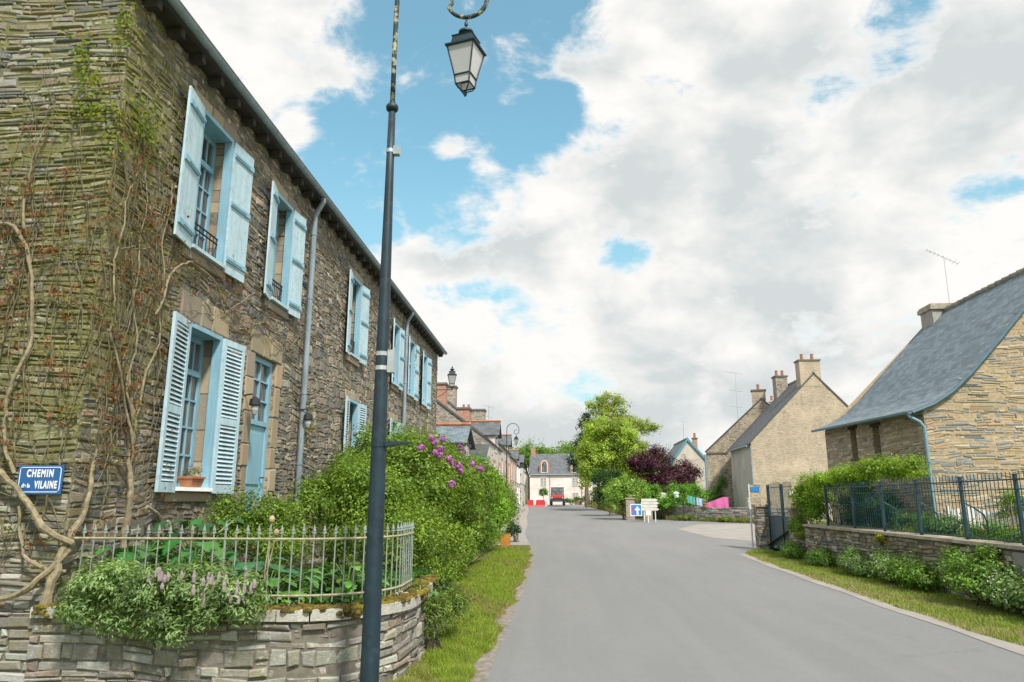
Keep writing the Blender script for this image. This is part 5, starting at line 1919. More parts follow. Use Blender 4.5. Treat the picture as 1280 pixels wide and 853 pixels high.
for s in slits:
    ya, yb = Y1 - s[1], Y1 - s[0]
    mb = MB()
    mb.box((X0 + .26, ya, s[2]), (X0 + .29, yb, s[3]))
    w_ = mb.build('window', M['wood_dark'], rh)
    mb = MB()
    mb.box((X0 + .25, ya + .05, s[2] + .06), (X0 + .257, yb - .05, s[3] - .05))
    mb.build('pane', M['glass'], w_)
    mb = MB()
    mb.box((X0 - .03, ya - .12, s[3]), (X0 + .2, yb + .12, s[3] + .09))
    mb.box((X0 - .035, ya - .06, s[2] - .07), (X0 + .2, yb + .06, s[2] - .002))
    mb.build('lintel', M['wood_dark'], w_)
mb = MB()
ny = 8
for sgn in (0, 1):
    cumd = 0
    for (a, ha), (b, hb) in zip(roofp[:-1], roofp[1:]):
        sl_ = math.hypot(b - a, hb - ha)
        for i in range(ny):
            ya = Y0 - .10 + (Y1 - Y0 + .25) * i / ny
            yb = Y0 - .10 + (Y1 - Y0 + .25) * (i + 1) / ny
            ea = EZ0 + (EZ1 - EZ0) * (ya - Y0) / (Y1 - Y0)
            eb = EZ0 + (EZ1 - EZ0) * (yb - Y0) / (Y1 - Y0)
            if b >= 4.2: ta, tb = 8.12 - hb, 8.12 - hb
            fa = lambda d, h, e: e + h if d < 4.0 else 8.1
            xa = (X0 + a) if sgn == 0 else (X1 - a)
            xb = (X0 + b) if sgn == 0 else (X1 - b)
            p4 = [(xa, ya, fa(a, ha, ea)), (xa, yb, fa(a, ha, eb)), (xb, yb, fa(b, hb, eb)), (xb, ya, fa(b, hb, ea))]
            mb.quad(p4, uv=[(ya, cumd), (yb, cumd), (yb, cumd + sl_), (ya, cumd + sl_)])
            mb.quad([(x, y, z - .05) for x, y, z in reversed(p4)], uv=[(0, 0)] * 4)
            if i == 0: mb.quad([p4[0], p4[3], (xb, ya, p4[3][2] - .05), (xa, ya, p4[0][2] - .05)], uv=[(0, .05)] * 4)
            if a < 0: mb.quad([p4[0], p4[1], (xa, yb, p4[1][2] - .05), (xa, ya, p4[0][2] - .05)], uv=[(0, .05)] * 4)
        cumd += sl_
rroof = mb.build('roof', M['slate_blue'], rh)
mb = MB()
y = Y0 - .1
while y < Y1 + .1:
    mb.tube([((X0 + X1) / 2, y, 8.11), ((X0 + X1) / 2, y + .36, 8.125)], [.085, .10], 8)
    y += .36
mb.build('ridge_tiles', M['ridge_grey'], rroof)
mb = MB()
for (a, ha), (b, hb) in zip(roofp[:-1], roofp[1:]):
    fb_ = 8.1 if b > 4 else EZ0 + hb
    mb.tube([(X0 + a, Y0 - .115, EZ0 + ha - .07), (X0 + b, Y0 - .115, fb_ - .07)], .035, 5)
mb.build('bargeboard', M['verge_blue'], rroof)
mb = MB()
mb.box((13.05, 25.2, 7.2), (13.95, 26.02, 8.15))
ch = mb.build('chimney', paint('chimney_render', (.36, .34, .30), .9, var=.2, scale=3, dirt=(.2, .18, .14), dirt_amt=.6, bmp=.5), rroof)
mb = MB()
mb.box((12.98, 25.13, 8.15), (14.02, 26.09, 8.30))
mb.box((13.02, 25.17, 8.30), (13.98, 26.05, 8.36))
mb.build('chimney_cap', M['concrete'], ch)
gutter(rh, X0 - .38, Y0 - .1, Y1 + .1, EZ0 - .09, .06, 'zinc_blue', EZ1 - EZ0, side=-1)
mb = MB()
mb.tube([(X0 - .38, Y0 + .0, EZ0 - .14), (X0 - .36, Y0 - .02, EZ0 - .22), (X0 - .14, Y0 - .05, EZ0 - .36), (X0 - .06, Y0 - .07, EZ0 - .5), (X0 - .05, Y0 - .08, .85)], .045, 9)
mb.build('downpipe', M['zinc_blue'], rh)


def antenna(label, x, y, z0, z1, yag, ln=.9, group=None, tilt=.1, r=.014, tv=1):
    o = thing('tv_antenna', label, 'antenna', (x, y, z0), group)
    mb = MB()
    mb.tube([(x, y, z0), (x + .03, y, z1)], r, 6)
    mb.build('mast', M['steel'], o)
    mb = MB()
    for zz, L in yag:
        mb.tube([(x + .03 - L * .55, y - .1, zz + tilt * L * .5), (x + .03 + L * .45, y + .1, zz - tilt * L * .5)], r * .7, 5)
        n = 9 if tv else 4
        for k in range(n):
            f = k / (n - 1)
            px_ = x + .03 - L * .55 + L * f
            pz_ = zz + tilt * L * (.5 - f)
            py_ = y - .1 + .2 * f
            h_ = .11 if k < n - 2 else .2
            mb.tube([(px_, py_ - h_, pz_ + .03), (px_ + .02, py_ + h_, pz_ - .02)], r * .45, 4)
    mb.build('aerial', M['steel'], o)
    return o


antenna('television aerial on a tall mast at the chimney of the blue slate roof', 14.1, 26.0, 7.8, 10.35, [(10.33, 1.15)], tilt=.42)

# white wooden pieces and plants in the right garden
o = thing('white_garden_bench', 'white slatted wooden screen standing in the garden behind the fence', 'garden screen', (9.05, 17.2, .82))
mb = MB()
for k in range(12):
    x = 8.62 + k * .088
    h_ = .62 - .012 * abs(k - 3) ** 1.5
    mb.box((x, 16.9 - k * .035, .86), (x + .062, 16.925 - k * .035, .86 + h_))
mb.build('slats', M['white'], o)
mb = MB()
for z in (.98, 1.30):
    mb.faces([(8.6, 16.93, z), (9.70, 16.50, z), (9.70, 16.50, z + .06), (8.6, 16.93, z + .06), (8.6, 16.96, z), (9.70, 16.53, z), (9.70, 16.53, z + .06), (8.6, 16.96, z + .06)],
             [(0, 1, 2, 3), (7, 6, 5, 4), (0, 4, 5, 1), (1, 5, 6, 2), (2, 6, 7, 3), (3, 7, 4, 0)])
mb.build('cross_rail', M['white'], o)
for a_, b_ in (((8.56, 16.95, .8), (8.62, 17.01, 1.5)), ((9.72, 16.48, .8), (9.80, 16.56, 1.52))):
    mb = MB()
    mb.box(a_, b_)
    mb.build('post', M['white'], o)

YG1, YG2 = (.13, .25, .02), (.33, .46, .05)
shrub('wide bright green climber draped over the fence beside the gate', (7.4, 20.5, .8),
      [(7.35, 22.0, 1.75, .45, .8, .62), (7.4, 20.6, 2.05, .45, .9, .32), (7.5, 19.3, 2.18, .5, .9, .28), (7.6, 17.9, 2.28, .5, .9, .22), (7.4, 22.8, 1.5, .4, .5, .5), (7.7, 16.9, 2.25, .42, .6, .25), (7.2, 21.6, 1.3, .35, .6, .5)], 30000, .07, YG1, YG2, 81, clump=.18, mat=M['leaf_thin'])
shrub('small green fern-like bush hanging on the ivy-grown low wall', (6.95, 22.0, .6),
      [(6.85, 21.9, .85, .22, .5, .28), (6.8, 21.5, .55, .18, .3, .3)], 4500, .05, YG1, (.25, .38, .04), 82, clump=.1)
shrub('blue-green grassy iris clump behind the fence left of the garden', (7.6, 18.6, .8),
      [(7.6, 19.2, 1.2, .45, .7, .42), (7.6, 18.0, 1.1, .4, .7, .36)], 9000, .13, (.03, .09, .05), (.08, .18, .08), 83, clump=.2, asp=.12, name='iris_clump', cat='plant')
shrub('rose bush with small red and white blooms behind the middle of the fence', (7.5, 15.6, .8),
      [(7.45, 15.9, 1.10, .4, .7, .30), (7.5, 15.0, 1.05, .4, .6, .26)], 8000, .05, (.04, .11, .03), (.13, .23, .05), 84, clump=.12, flowers=(16, .05, (.7, .6, .5), 1))
shrub('lime-green upright bush beside the white garden screen', (8.8, 15.2, .8),
      [(9.7, 16.4, 1.4, .4, .4, .38), (8.95, 14.2, 1.3, .35, .5, .5), (8.9, 13.2, 1.3, .4, .6, .5)], 9000, .06, YG1, (.34, .44, .04), 85, clump=.14, mat=M['leaf_thin'])
shrub('low mixed flower bed along the near part of the fence', (7.5, 12.2, .8),
      [(7.4, 13.4, 1.0, .35, .7, .22), (7.4, 12.2, 1.05, .35, .7, .25), (7.5, 10.8, 1.05, .4, .8, .28), (7.5, 9.4, 1.0, .4, .8, .25)], 15000, .045, (.06, .16, .02), (.20, .34, .04), 86, clump=.12, name='flower_bed', cat='plants', flowers=(22, .04, (.75, .25, .08), 1))
shrub('tall green shrub at the foot of the slate-roofed house', (8.6, 21.5, .8),
      [(8.6, 21.6, 1.5, .5, .8, .6), (8.7, 20.3, 1.3, .4, .6, .5)], 9000, .06, (.03, .09, .02), (.10, .2, .04), 87, clump=.16)

# plants at the foot of the right wall
foot = [
    ('white-flowered bushy plant against the wall below the near end of the fence', 9.3, 1.05, .42, 90, True, .45),
    ('pale tall weed with white blossom nearest the plastered end of the wall', 10.6, .95, .34, 91, True, .5),
    ('leafy bright green weeds reaching up the wall under the fourth fence post', 12.3, 1.1, .40, 92, False, .78),
    ('mixed green clump with a few white flowers, second from the plastered end', 11.4, .9, .34, 93, True, .55),
    ('dark green leafy clump at the wall foot below the yellow wallflower', 14.3, .85, .34, 94, False, .5),
    ('rounded green plant dotted white between the two dark clumps', 15.4, .8, .32, 95, True, .55),
    ('white-flowering mound at the wall foot halfway to the gate', 17.0, .9, .33, 96, True, .45),
    ('low green mound near the far end of the stone wall', 19.2, .7, .28, 97, False, .35),
    ('small grey-green tuft with an orange flower beside the gate', 21.6, .7, .26, 98, False, .38)]
for lab, y, ly, rx, sd_, fl, hh in foot:
    bl = [(WX - .16 - rx * .45, y, hh * .5, rx, ly * .5, hh * .5), (WX - .12 - rx * .3, y + .3, hh * .6, rx * .8, ly * .42, hh * .55), (WX - .2 - rx * .5, y - .35, hh * .4, rx * .8, ly * .4, hh * .42)]
    shrub(lab, (WX - .25, y, 0), bl, 4600, .06, (.11, .23, .04), (.28, .44, .07) if not fl else (.30, .42, .15), sd_, clump=.12, shell=(.5, 1.35), name='wall_foot_plant', cat='plant', group='plants at the foot of the right wall',
          flowers=((70, .024, (.80, .80, .72), 1) if fl else None))
shrub('yellow wallflower growing out of the face of the stone wall', (WX - .02, 16.15, .68),
      [(WX - .12, 16.15, .82, .1, .2, .1)], 500, .04, (.10, .17, .03), (.2, .3, .05), 99, clump=.06, name='wallflower', cat='plant', flowers=(7, .05, (.85, .50, .02), 1))
shrub('wispy green weed rooted halfway up the stone wall', (WX - .02, 13.3, .4),
      [(WX - .10, 13.3, .62, .09, .30, .22), (WX - .1, 12.2, .75, .08, .3, .15)], 1500, .045, (.10, .2, .03), (.22, .34, .06), 100, clump=.07, name='wall_weed', cat='plant')

# ------------------------------------------------------------------ generic houses further off


def window_box(par, face, c, w, h, mat='white', pane='glass', surround=None, shutters=None, arch=False, d=.06):
    """A window set in a wall. face: '-y', '+x' or '-x'; c = (x, y, z) centre on the wall face."""
    def P(u, v, t_):
        if face == '-y': return (c[0] + u, c[1] - t_, c[2] + v)
        if face == '+x': return (c[0] + t_, c[1] + u, c[2] + v)
        return (c[0] - t_, c[1] - u, c[2] + v)

    def B(m_, u0, u1, v0, v1, t0, t1):
        vs = [P(u, v, t_) for t_ in (t0, t1) for u, v in ((u0, v0), (u1, v0), (u1, v1), (u0, v1))]
        m_.faces(vs, [(3, 2, 1, 0), (4, 5, 6, 7), (0, 1, 5, 4), (1, 2, 6, 5), (2, 3, 7, 6), (3, 0, 4, 7)])
    m_ = MB()
    f = .06
    B(m_, -w / 2, -w / 2 + f, -h / 2, h / 2, .0, d); B(m_, w / 2 - f, w / 2, -h / 2, h / 2, .0, d)
    B(m_, -w / 2 + f, w / 2 - f, h / 2 - f, h / 2, .0, d); B(m_, -w / 2 + f, w / 2 - f, -h / 2, -h / 2 + f, .0, d)
    B(m_, -.03, .03, -h / 2 + f, h / 2 - f, .0, d - .005)
    for q in (-.17, .17): B(m_, -w / 2 + f, w / 2 - f, h * q - .015, h * q + .015, .0, d - .02)
    o = m_.build('window', M[mat], par)
    g = MB()
    B(g, -w / 2 + .03, w / 2 - .03, -h / 2 + .03, h / 2 - .03, .002, .02)
    g.build('pane', M[pane], o)
    if surround:
        s = MB()
        e = .13
        B(s, -w / 2 - e, -w / 2 - .004, -h / 2 - .02, h / 2 + e, 0, d + .015); B(s, w / 2 + .004, w / 2 + e, -h / 2 - .02, h / 2 + e, 0, d + .015)
        B(s, -w / 2 - .004, w / 2 + .004, h / 2 + .004, h / 2 + e, 0, d + .015); B(s, -w / 2 - e - .04, w / 2 + e + .04, -h / 2 - .10, -h / 2 - .022, 0, d + .05)
        s.build('surround', M[surround], o)
    if shutters:
        s = MB()
        B(s, -w - .02, -w / 2 - .02, -h / 2, h / 2, .01, .05); B(s, w / 2 + .02, w + .02, -h / 2, h / 2, .01, .05)
        s.build('shutters', M[shutters], o)
    return o


def gable_house(name, label, x0, x1, y0, y1, zb, el_, er_, xr, zr, wall, roofm, side_wall=None, roof_over=.18, chim=(), wins=(), group=None, ridge='ridge_grey', verge='slate_far', cat='house'):
    """Ridge along Y; gables face the camera and away."""
    o = thing(name, label, cat, (x0, y0, zb), group)
    for y in (y0, y1):
        mb = MB()
        mb.quad([(x0, y, zb - 1), (x1, y, zb - 1), (x1, y, er_), (xr, y, zr), (x0, y, el_)])
        mb.build('gable_wall', M[wall], o)
    for x, e_ in ((x0, el_), (x1, er_)):
        mb = MB()
        mb.quad([(x, y0, zb - 1), (x, y1, zb - 1), (x, y1, e_), (x, y0, e_)])
        mb.build('side_wall', M[side_wall or wall], o)
    mb = MB()
    g = roof_over
    sl = (zr - el_) / (xr - x0)
    sr = (zr - er_) / (x1 - xr)
    t_ = .10
    roof_plane(mb, (x0 - g, y0 - .06, el_ - sl * g + t_), (x0 - g, y1 + .06, el_ - sl * g + t_), (xr, y1 + .06, zr + t_), (xr, y0 - .06, zr + t_), .09)
    roof_plane(mb, (x1 + g, y0 - .06, er_ - sr * g + t_), (x1 + g, y1 + .06, er_ - sr * g + t_), (xr, y1 + .06, zr + t_), (xr, y0 - .06, zr + t_), .09)
    rf = mb.build('roof', M[roofm], o)
    mb = MB()
    mb.tube([(xr, y0 - .06, zr + t_ + .02), (xr, y1 + .06, zr + t_ + .02)], .09, 6)
    mb.build('ridge_tiles', M[ridge], rf)
    for (cx0, cx1, cy0, cy1, cz0, cz1, mt, pots) in chim:
        mb = MB()
        mb.box((cx0, cy0, cz0), (cx1, cy1, cz1))
        c_ = mb.build('chimney', M[mt], rf)
        mb = MB()
        mb.box((cx0 - .07, cy0 - .07, cz1), (cx1 + .07, cy1 + .07, cz1 + .10))
        mb.build('chimney_cap', M['mortar_grey' if mt != 'cream' else mt], c_)
        for k in range(pots):
            px_ = cx0 + (cx1 - cx0) * (k + .5) / pots
            mb = MB()
            mb.lathe([(.12, 0), (.14, .03), (.12, .06), (.10, .40), (.13, .43), (.12, .46), (.08, .46)], (px_, (cy0 + cy1) / 2, cz1 + .10), 8)
            mb.build('chimney_pot', M['terracotta'], c_)
    for w_ in wins: window_box(o, *w_[:4], **(w_[4] if len(w_) > 4 else {}))
    return o



# the two ochre gabled houses stand beyond the side road
h2 = gable_house('ochre_gable_house', 'tall ochre gabled house with a big chimney stack, nearest behind the slate-roofed house', 13.45, 22.9, 52, 58.2, gz(52), 5.70, 5.3, 18.2, 10.5, 'tan_render2', 'slate', 'cream_grey', .26,
                 chim=[(17.25, 18.7, 51.985, 52.9, 9.6, 11.45, 'tan_render2', 2), (17.1, 18.0, 57.3, 58.2, 9.4, 11.2, 'rubble_far', 2)])
mb = MB()
mb.tube([(13.15, 52.0, 5.42), (13.15, 58.3, 5.42)], .07, 6)
mb.build('gutter', M['zinc'], h2)
mb = MB()
mb.box((15.8, 51.9, 2.0), (18.1, 51.997, 2.3))
mb.build('lintel', M['stone_dressed'], h2)
mb = MB()
mb.tube([(13.40, 51.92, 5.4), (13.40, 51.92, .2)], .05, 6)
mb.build('downpipe', M['zinc'], h2)
h3 = gable_house('patched_gable_house', 'patched stone and plaster gable house, lower and left of the tall ochre gable', 11.9, 21.0, 60, 67, gz(60), 5.55, 5.6, 16.45, 9.65, 'tan_render', 'slate', 'cream_grey', .1,
                 chim=[(15.75, 16.8, 59.985, 60.8, 8.9, 10.35, 'tan_render', 1), (17.3, 18.1, 66.2, 67.0, 8.6, 10.2, 'cream', 2)])
mb = MB()
mb.tube([(11.82, 59.9, 5.3), (11.85, 59.9, .3)], .08, 6)
mb.build('downpipe', M['zinc_blue'], h3)
o_ = MB()
o_.tube([(13.2, 59.99, 4.05), (13.2, 59.88, 4.05)], .2, 12)
o_.build('round_vent', M['rust_iron'], h3)
mb = MB()
mb.box((11.92, 59.92, 5.38), (13.6, 59.995, 5.48))
mb.build('string_course', M['mortar_grey'], h3)
h3.rotation_euler = (0, 0, R(-14))
antenna('twin-armed aerial mast behind the patched gable house', 15.6, 64, 8.3, 12.75, [(12.7, 1.5), (11.1, 1.1), (9.7, .9)], group=None, tilt=.12, r=.02)
h4 = gable_house('white_gable_cottage', 'white gabled cottage with blue roof edge, far off behind the purple tree', 10.6, 14.6, 70, 78, gz(70), 5.2, 4.7, 12.2, 7.35, 'cream', 'slate_blue', None, .2,
                 chim=[(13.1, 13.5, 72, 72.4, 6.3, 7.6, 'brick', 1)], wins=[('-y', (12.3, 69.99, 3.4), .9, 1.1, {})])
mb = MB()
for (a, b) in (((10.4, 4.98), (12.2, 7.47)), ((14.8, 4.45), (12.2, 7.47))):
    mb.faces([(a[0], 69.85, a[1] - .22), (b[0], 69.85, b[1] - .22), (b[0], 69.85, b[1] + .06), (a[0], 69.85, a[1] + .06), (a[0], 69.93, a[1] - .22), (b[0], 69.93, b[1] - .22), (b[0], 69.93, b[1] + .06), (a[0], 69.93, a[1] + .06)],
             [(0, 1, 2, 3), (7, 6, 5, 4), (0, 4, 5, 1), (1, 5, 6, 2), (2, 6, 7, 3), (3, 7, 4, 0)])
mb.build('bargeboard', M['teal_roof'], h4)
antenna('small aerial on the white gabled cottage', 12.2, 72, 7.3, 9.4, [(9.35, 1.1)], tilt=.05, r=.025)

# --- row of houses on the left, past the long house
rowg = 'row of houses on the left side of the street'
hA = gable_house('rubble_gable_house', 'nearest house of the row, with a rubble stone gable and brick-topped chimneys', -11.4, -3.75, 35, 47, gz(38), 4.75, 4.75, -7.5, 7.55, 'rubble_far', 'slate_far', 'cream_grey', .12, group=rowg, ridge='tile_ridge',
                 chim=[(-5.72, -5.05, 40.3, 41, 6.0, 6.7, 'brick', 0), (-6.6, -6.05, 38, 38.7, 6.3, 7.75, 'brick', 0)],
                 wins=[('+x', (-3.75, 38, 3.1), .9, 1.4, dict(surround='brick')), ('+x', (-3.75, 41.5, 3.1), .9, 1.4, dict(surround='brick')), ('+x', (-3.75, 45, 3.1), .9, 1.4, dict(surround='brick'))])
hB = gable_house('high_gable_house', 'second house of the row, rising behind the rubble gable with a lichened chimney', -12.4, -3.95, 47.01, 58, gz(50), 5.3, 5.3, -8.2, 8.75, 'rubble_far', 'slate_far', 'cream', .15, group=rowg, ridge='tile_ridge',
                 chim=[(-7.55, -6.85, 47.2, 48.0, 7.2, 9.05, 'rubble_far', 1), (-6.2, -5.3, 51, 52, 6.9, 7.95, 'rubble_far', 0)],
                 wins=[('+x', (-3.95, 49.5, 3.6), .9, 1.5, dict(surround='brick')), ('+x', (-3.95, 53, 3.6), .9, 1.5, dict(surround='brick')), ('+x', (-3.95, 56.3, 3.6), .9, 1.5, dict(surround='brick')), ('+x', (-3.95, 53, 1.5), .9, 1.7, dict(surround='brick'))])
hC = gable_house('cream_street_house', 'third house of the row, cream rendered with brick window surrounds', -12.6, -4.25, 58.01, 72, gz(62), 5.4, 5.4, -8.4, 8.6, 'cream_grey', 'slate_far', 'cream', .15, group=rowg, ridge='tile_ridge',
                 chim=[(-8.8, -7.9, 64, 65, 8.0, 9.6, 'brick', 2)],
                 wins=[('+x', (-4.25, y, z), 1.0, 1.5, dict(surround='brick')) for y in (60, 63.5, 67, 70.5) for z in (1.9, 4.2)])
hD = gable_house('grey_street_house', 'fourth house of the row, plain grey walls under dark slate', -12.8, -4.75, 72.01, 88, gz(76), 5.6, 5.6, -8.7, 8.7, 'cream_grey', 'slate_far', 'cream_grey', .15, group=rowg,
                 chim=[(-9.2, -8.2, 80, 81, 8.0, 9.9, 'brick', 2)],
                 wins=[('+x', (-4.75, y, z), 1.0, 1.5, dict(surround='stone_dressed')) for y in (74.5, 78.5, 82.5, 86) for z in (2.2, 4.5)])
hE = gable_house('end_street_house', 'last pale house of the row, nearest the pink house', -13.2, -5.3, 88.01, 100, gz(92), 5.2, 5.2, -9.2, 8.6, 'cream', 'slate_far', 'cream', .15, group=rowg,
                 chim=[(-5.95, -5.4, 95, 95.6, 5.2, 6.6, 'brick', 1)],
                 wins=[('+x', (-5.3, y, z), 1.0, 1.4, dict(surround='brick')) for y in (90.5, 94, 97.5) for z in (2.5, 4.5)])


def wall_dormer(par, xf, y0, y1, z0, z1, zr, depth, wall='cream', roofm='slate_far'):
    """Dormer built up from the street front, its own little ridge pointing at the street."""
    mb = MB()
    mb.box((xf - depth, y0, z0), (xf + .03, y1, z1))
    mb.quad([(xf + .03, y0, z1), (xf + .03, y1, z1), (xf + .03, (y0 + y1) / 2, zr - .1)])
    d = mb.build('dormer', M[wall], par)
    mb = MB()
    ym = (y0 + y1) / 2
    roof_plane(mb, (xf - depth, y0 - .15, z1 - .08), (xf + .28, y0 - .15, z1 - .08), (xf + .28, ym, zr), (xf - depth, ym, zr), .07)
    roof_plane(mb, (xf - depth, y1 + .15, z1 - .08), (xf + .28, y1 + .15, z1 - .08), (xf + .28, ym, zr), (xf - depth, ym, zr), .07)
    mb.build('dormer_roof', M[roofm], d)
    mb = MB()
    mb.tube([(xf - depth, ym, zr + .03), (xf + .3, ym, zr + .03)], .07, 6)
    mb.build('dormer_ridge', M['tile_ridge'], d)
    mb = MB()
    mb.box((xf + .031, ym - .4, z0 + .2), (xf + .05, ym + .4, z1 - .1))
    mb.build('dormer_window', M['glass'], d)


wall_dormer(hA, -3.75, 42.0, 43.7, 4.4, 5.45, 6.25, 1.6)
wall_dormer(hC, -4.25, 59.5, 61.2, 5.0, 6.2, 7.0, 1.8)
wall_dormer(hD, -4.75, 79.5, 81.2, 5.0, 6.2, 7.1, 1.8)
wall_dormer(hE, -5.3, 92, 93.8, 4.8, 5.8, 6.7, 1.8)
antenna('spindly aerial above the second house roof', -5.1, 52, 6.2, 8.4, [(8.35, .7), (7.6, .6)], r=.02, tilt=.3)
antenna('thin aerial beside the wall lantern above the near chimney', -7.0, 38, 6.2, 9.3, [(9.2, 1.2)], r=.012, tilt=.1)

# slate-roofed shed behind the hedge
sh = thing('garden_shed', 'small shed with a blue slate roof and red ridge tiles behind the purple rhododendron', 'shed', (-5.2, 30, .3))
mb = MB()
mb.box((-6.6, 30.3, 0), (-4.10, 33.2, 4.05))
mb.quad([(-4.1, 30.3, 4.05), (-4.1, 33.2, 4.05), (-4.1, 31.75, 4.75)])
mb.build('wall', M['cream_grey'], sh)
mb = MB()
roof_plane(mb, (-6.8, 30.05, 4.0), (-3.85, 30.05, 4.0), (-3.85, 31.4, 4.85), (-6.8, 31.4, 4.85), .08)
roof_plane(mb, (-6.8, 33.4, 4.0), (-3.85, 33.4, 4.0), (-3.85, 31.4, 4.85), (-6.8, 31.4, 4.85), .08)
srf = mb.build('roof', M['slate_blue'], sh)
mb = MB()
mb.tube([(-6.8, 31.4, 4.90), (-3.84, 31.4, 4.90)], .09, 7)
mb.build('ridge_tiles', M['tile_ridge'], srf)
mb = MB()
mb.box((-6.8, 30.03, 3.86), (-3.86, 30.06, 3.98)); mb.box((-3.84, 30.05, 3.86), (-3.80, 31.3, 3.98))
mb.build('fascia', M['wood_dark'], sh)
o = thing('lean_to', 'pale boarded lean-to with a bleached grey roof and blue edge, against the row', 'outbuilding', (-3.9, 33.5, .3))
mb = MB()
mb.box((-4.45, 33.6, 0), (-3.42, 34.9, 3.7))
mb.build('wall', M['grey_wood'], o)
mb = MB()
roof_plane(mb, (-4.5, 33.4, 3.62), (-3.36, 33.4, 3.62), (-3.36, 34.9, 4.3), (-4.5, 34.9, 4.3), .06)
mb.build('roof', M['slate'], o)
mb = MB()
mb.box((-4.5, 33.37, 3.50), (-3.36, 33.40, 3.60))
mb.build('fascia', M['teal_roof'], o)

# pink house that closes the street
pb = thing('pink_house', 'pale pink two-storey house with dormers, closing the far end of the street', 'house', (0, 113, 1.1))
px0, px1, py0, py1, pz, pe = -4.6, 5.0, 113.0, 120.0, 1.1, 5.75
mb = MB()
mb.box((px0, py0, .2), (px1, py1, pe))
for x in (px0, px1): mb.quad([(x, py0, pe), (x, py1, pe), (x, (py0 + py1) / 2, 8.95)])
mb.build('wall', M['pink'], pb)
mb = MB()
roof_plane(mb, (px0 - .1, py0 - .25, pe - .1), (px1 + .1, py0 - .25, pe - .1), (px1 + .1, 116.5, 9.05), (px0 - .1, 116.5, 9.05), .1)
roof_plane(mb, (px0 - .1, py1 + .25, pe - .1), (px1 + .1, py1 + .25, pe - .1), (px1 + .1, 116.5, 9.05), (px0 - .1, 116.5, 9.05), .1)
prf = mb.build('roof', M['slate_far'], pb)
mb = MB()
mb.box((-4.5, 116.0, 7.5), (-3.8, 116.9, 9.9))
mb.build('chimney', M['brick'], prf)
for x in (-2.35, 2.35):
    mb = MB()
    vs = [(x - .75, 112.97, 5.7), (x + .75, 112.97, 5.7)]
    arc = [(x + .75 * math.cos(th), 112.97, 7.15 + .75 * math.sin(th)) for th in [math.pi * k / 10 for k in range(11)]]
    ring = vs[:1] + [vs[1]] + arc
    n = len(ring)
    back = [(a_, 115.2, c_) for a_, b_, c_ in ring]
    mb.faces(ring + back, [tuple(range(n))] + [(i, (i + 1) % n, n + (i + 1) % n, n + i) for i in range(n)])
    d_ = mb.build('dormer', M['brick'], prf)
    mb = MB()
    mb.box((x - .38, 112.9, 5.95), (x + .38, 112.96, 7.35))
    mb.build('dormer_window', M['glass'], d_)
    mb = MB()
    mb.tube([(x - .45, 112.9, 5.9), (x - .45, 112.9, 7.3), (x - .3, 112.9, 7.6), (x, 112.9, 7.75), (x + .3, 112.9, 7.6), (x + .45, 112.9, 7.3), (x + .45, 112.9, 5.9), (x - .45, 112.9, 5.9)], .07, 5)
    mb.build('dormer_frame', M['white'], d_)
for x, z, hh, ww in ((-2.5, 4.5, 1.3, .95), (2.35, 4.5, 1.3, .95), (2.4, 2.35, 1.2, .95)):
    window_box(pb, '-y', (x, 112.99, z), ww, hh, mat='white', pane='curtain')
window_box(pb, '-y', (-.05, 112.99, 4.3), .3, .35, mat='stone_dressed')
window_box(pb, '-y', (-.05, 112.99, 3.75), .3, .25, mat='stone_dressed')
mb = MB()
mb.tube([(3.35, 112.9, 5.6), (3.35, 112.9, .9)], .05, 6)
mb.tube([(-1.5, 112.9, 5.6), (-1.5, 112.9, .9)], .04, 6)
mb.tube([(px0, 112.72, 5.63), (px1, 112.72, 5.63)], .07, 6)
mb.build('downpipe', M['zinc'], pb)
o = gable_house('side_street_house', 'dark-roofed low house tucked left of the pink house', -12.5, -4.9, 114.5, 121, 1.1, 5.4, 5.4, -8, 8.9, 'cream', 'slate_far', None, .1, chim=[(-8.4, -7.6, 114.6, 115.2, 8.3, 9.8, 'brick', 0)])
mb = MB()
mb.box((-7.6, 103.2, 1.0), (-5.2, 106.5, 6.2))
o = tag(mb.build('blue_gabled_annex', M['cream_grey'], loc=(-6.4, 104.8, 1.0)), 'plain grey annex under a slate gable at the far end of the left row', 'building')
o.name = 'annex'
mb = MB()
roof_plane(mb, (-7.8, 103.0, 7.0), (-5.0, 103.0, 7.0), (-5.0, 104.9, 8.2), (-7.8, 104.9, 8.2), .1)
roof_plane(mb, (-7.8, 106.7, 7.0), (-5.0, 106.7, 7.0), (-5.0, 104.9, 8.2), (-7.8, 104.9, 8.2), .1)
mb.box((-7.6, 103.2, 6.2), (-5.2, 106.5, 7.0))
mb.build('roof', M['slate_far'], o)

# ------------------------------------------------------------------ wall at the far side of the junction
fw = [(15.5, 47.0), (12.3, 48.3), (9.3, 51.0), (6.4, 56.2)]
cumf = [0]
for a, b in zip(fw[:-1], fw[1:]): cumf.append(cumf[-1] + math.dist(a, b))


def line_P(pts, cum_):
    def P(u, v, w):
        u_ = max(0, min(cum_[-1] - 1e-6, u))
        i = 0
        while cum_[i + 1] < u_: i += 1
        a, b = pts[i], pts[i + 1]
        f = (u_ - cum_[i]) / (cum_[i + 1] - cum_[i])
        d = Vector((b[0] - a[0], b[1] - a[1])).normalized()
        x, y = a[0] + (b[0] - a[0]) * f, a[1] + (b[1] - a[1]) * f
        return (x - d.y * -w * -1 * 1 if False else x + d.y * -w * -1, y - d.x * w * -1 * -1, v + gz(y))
    return P


Pw = line_P([(a, b) for a, b in fw], cumf)
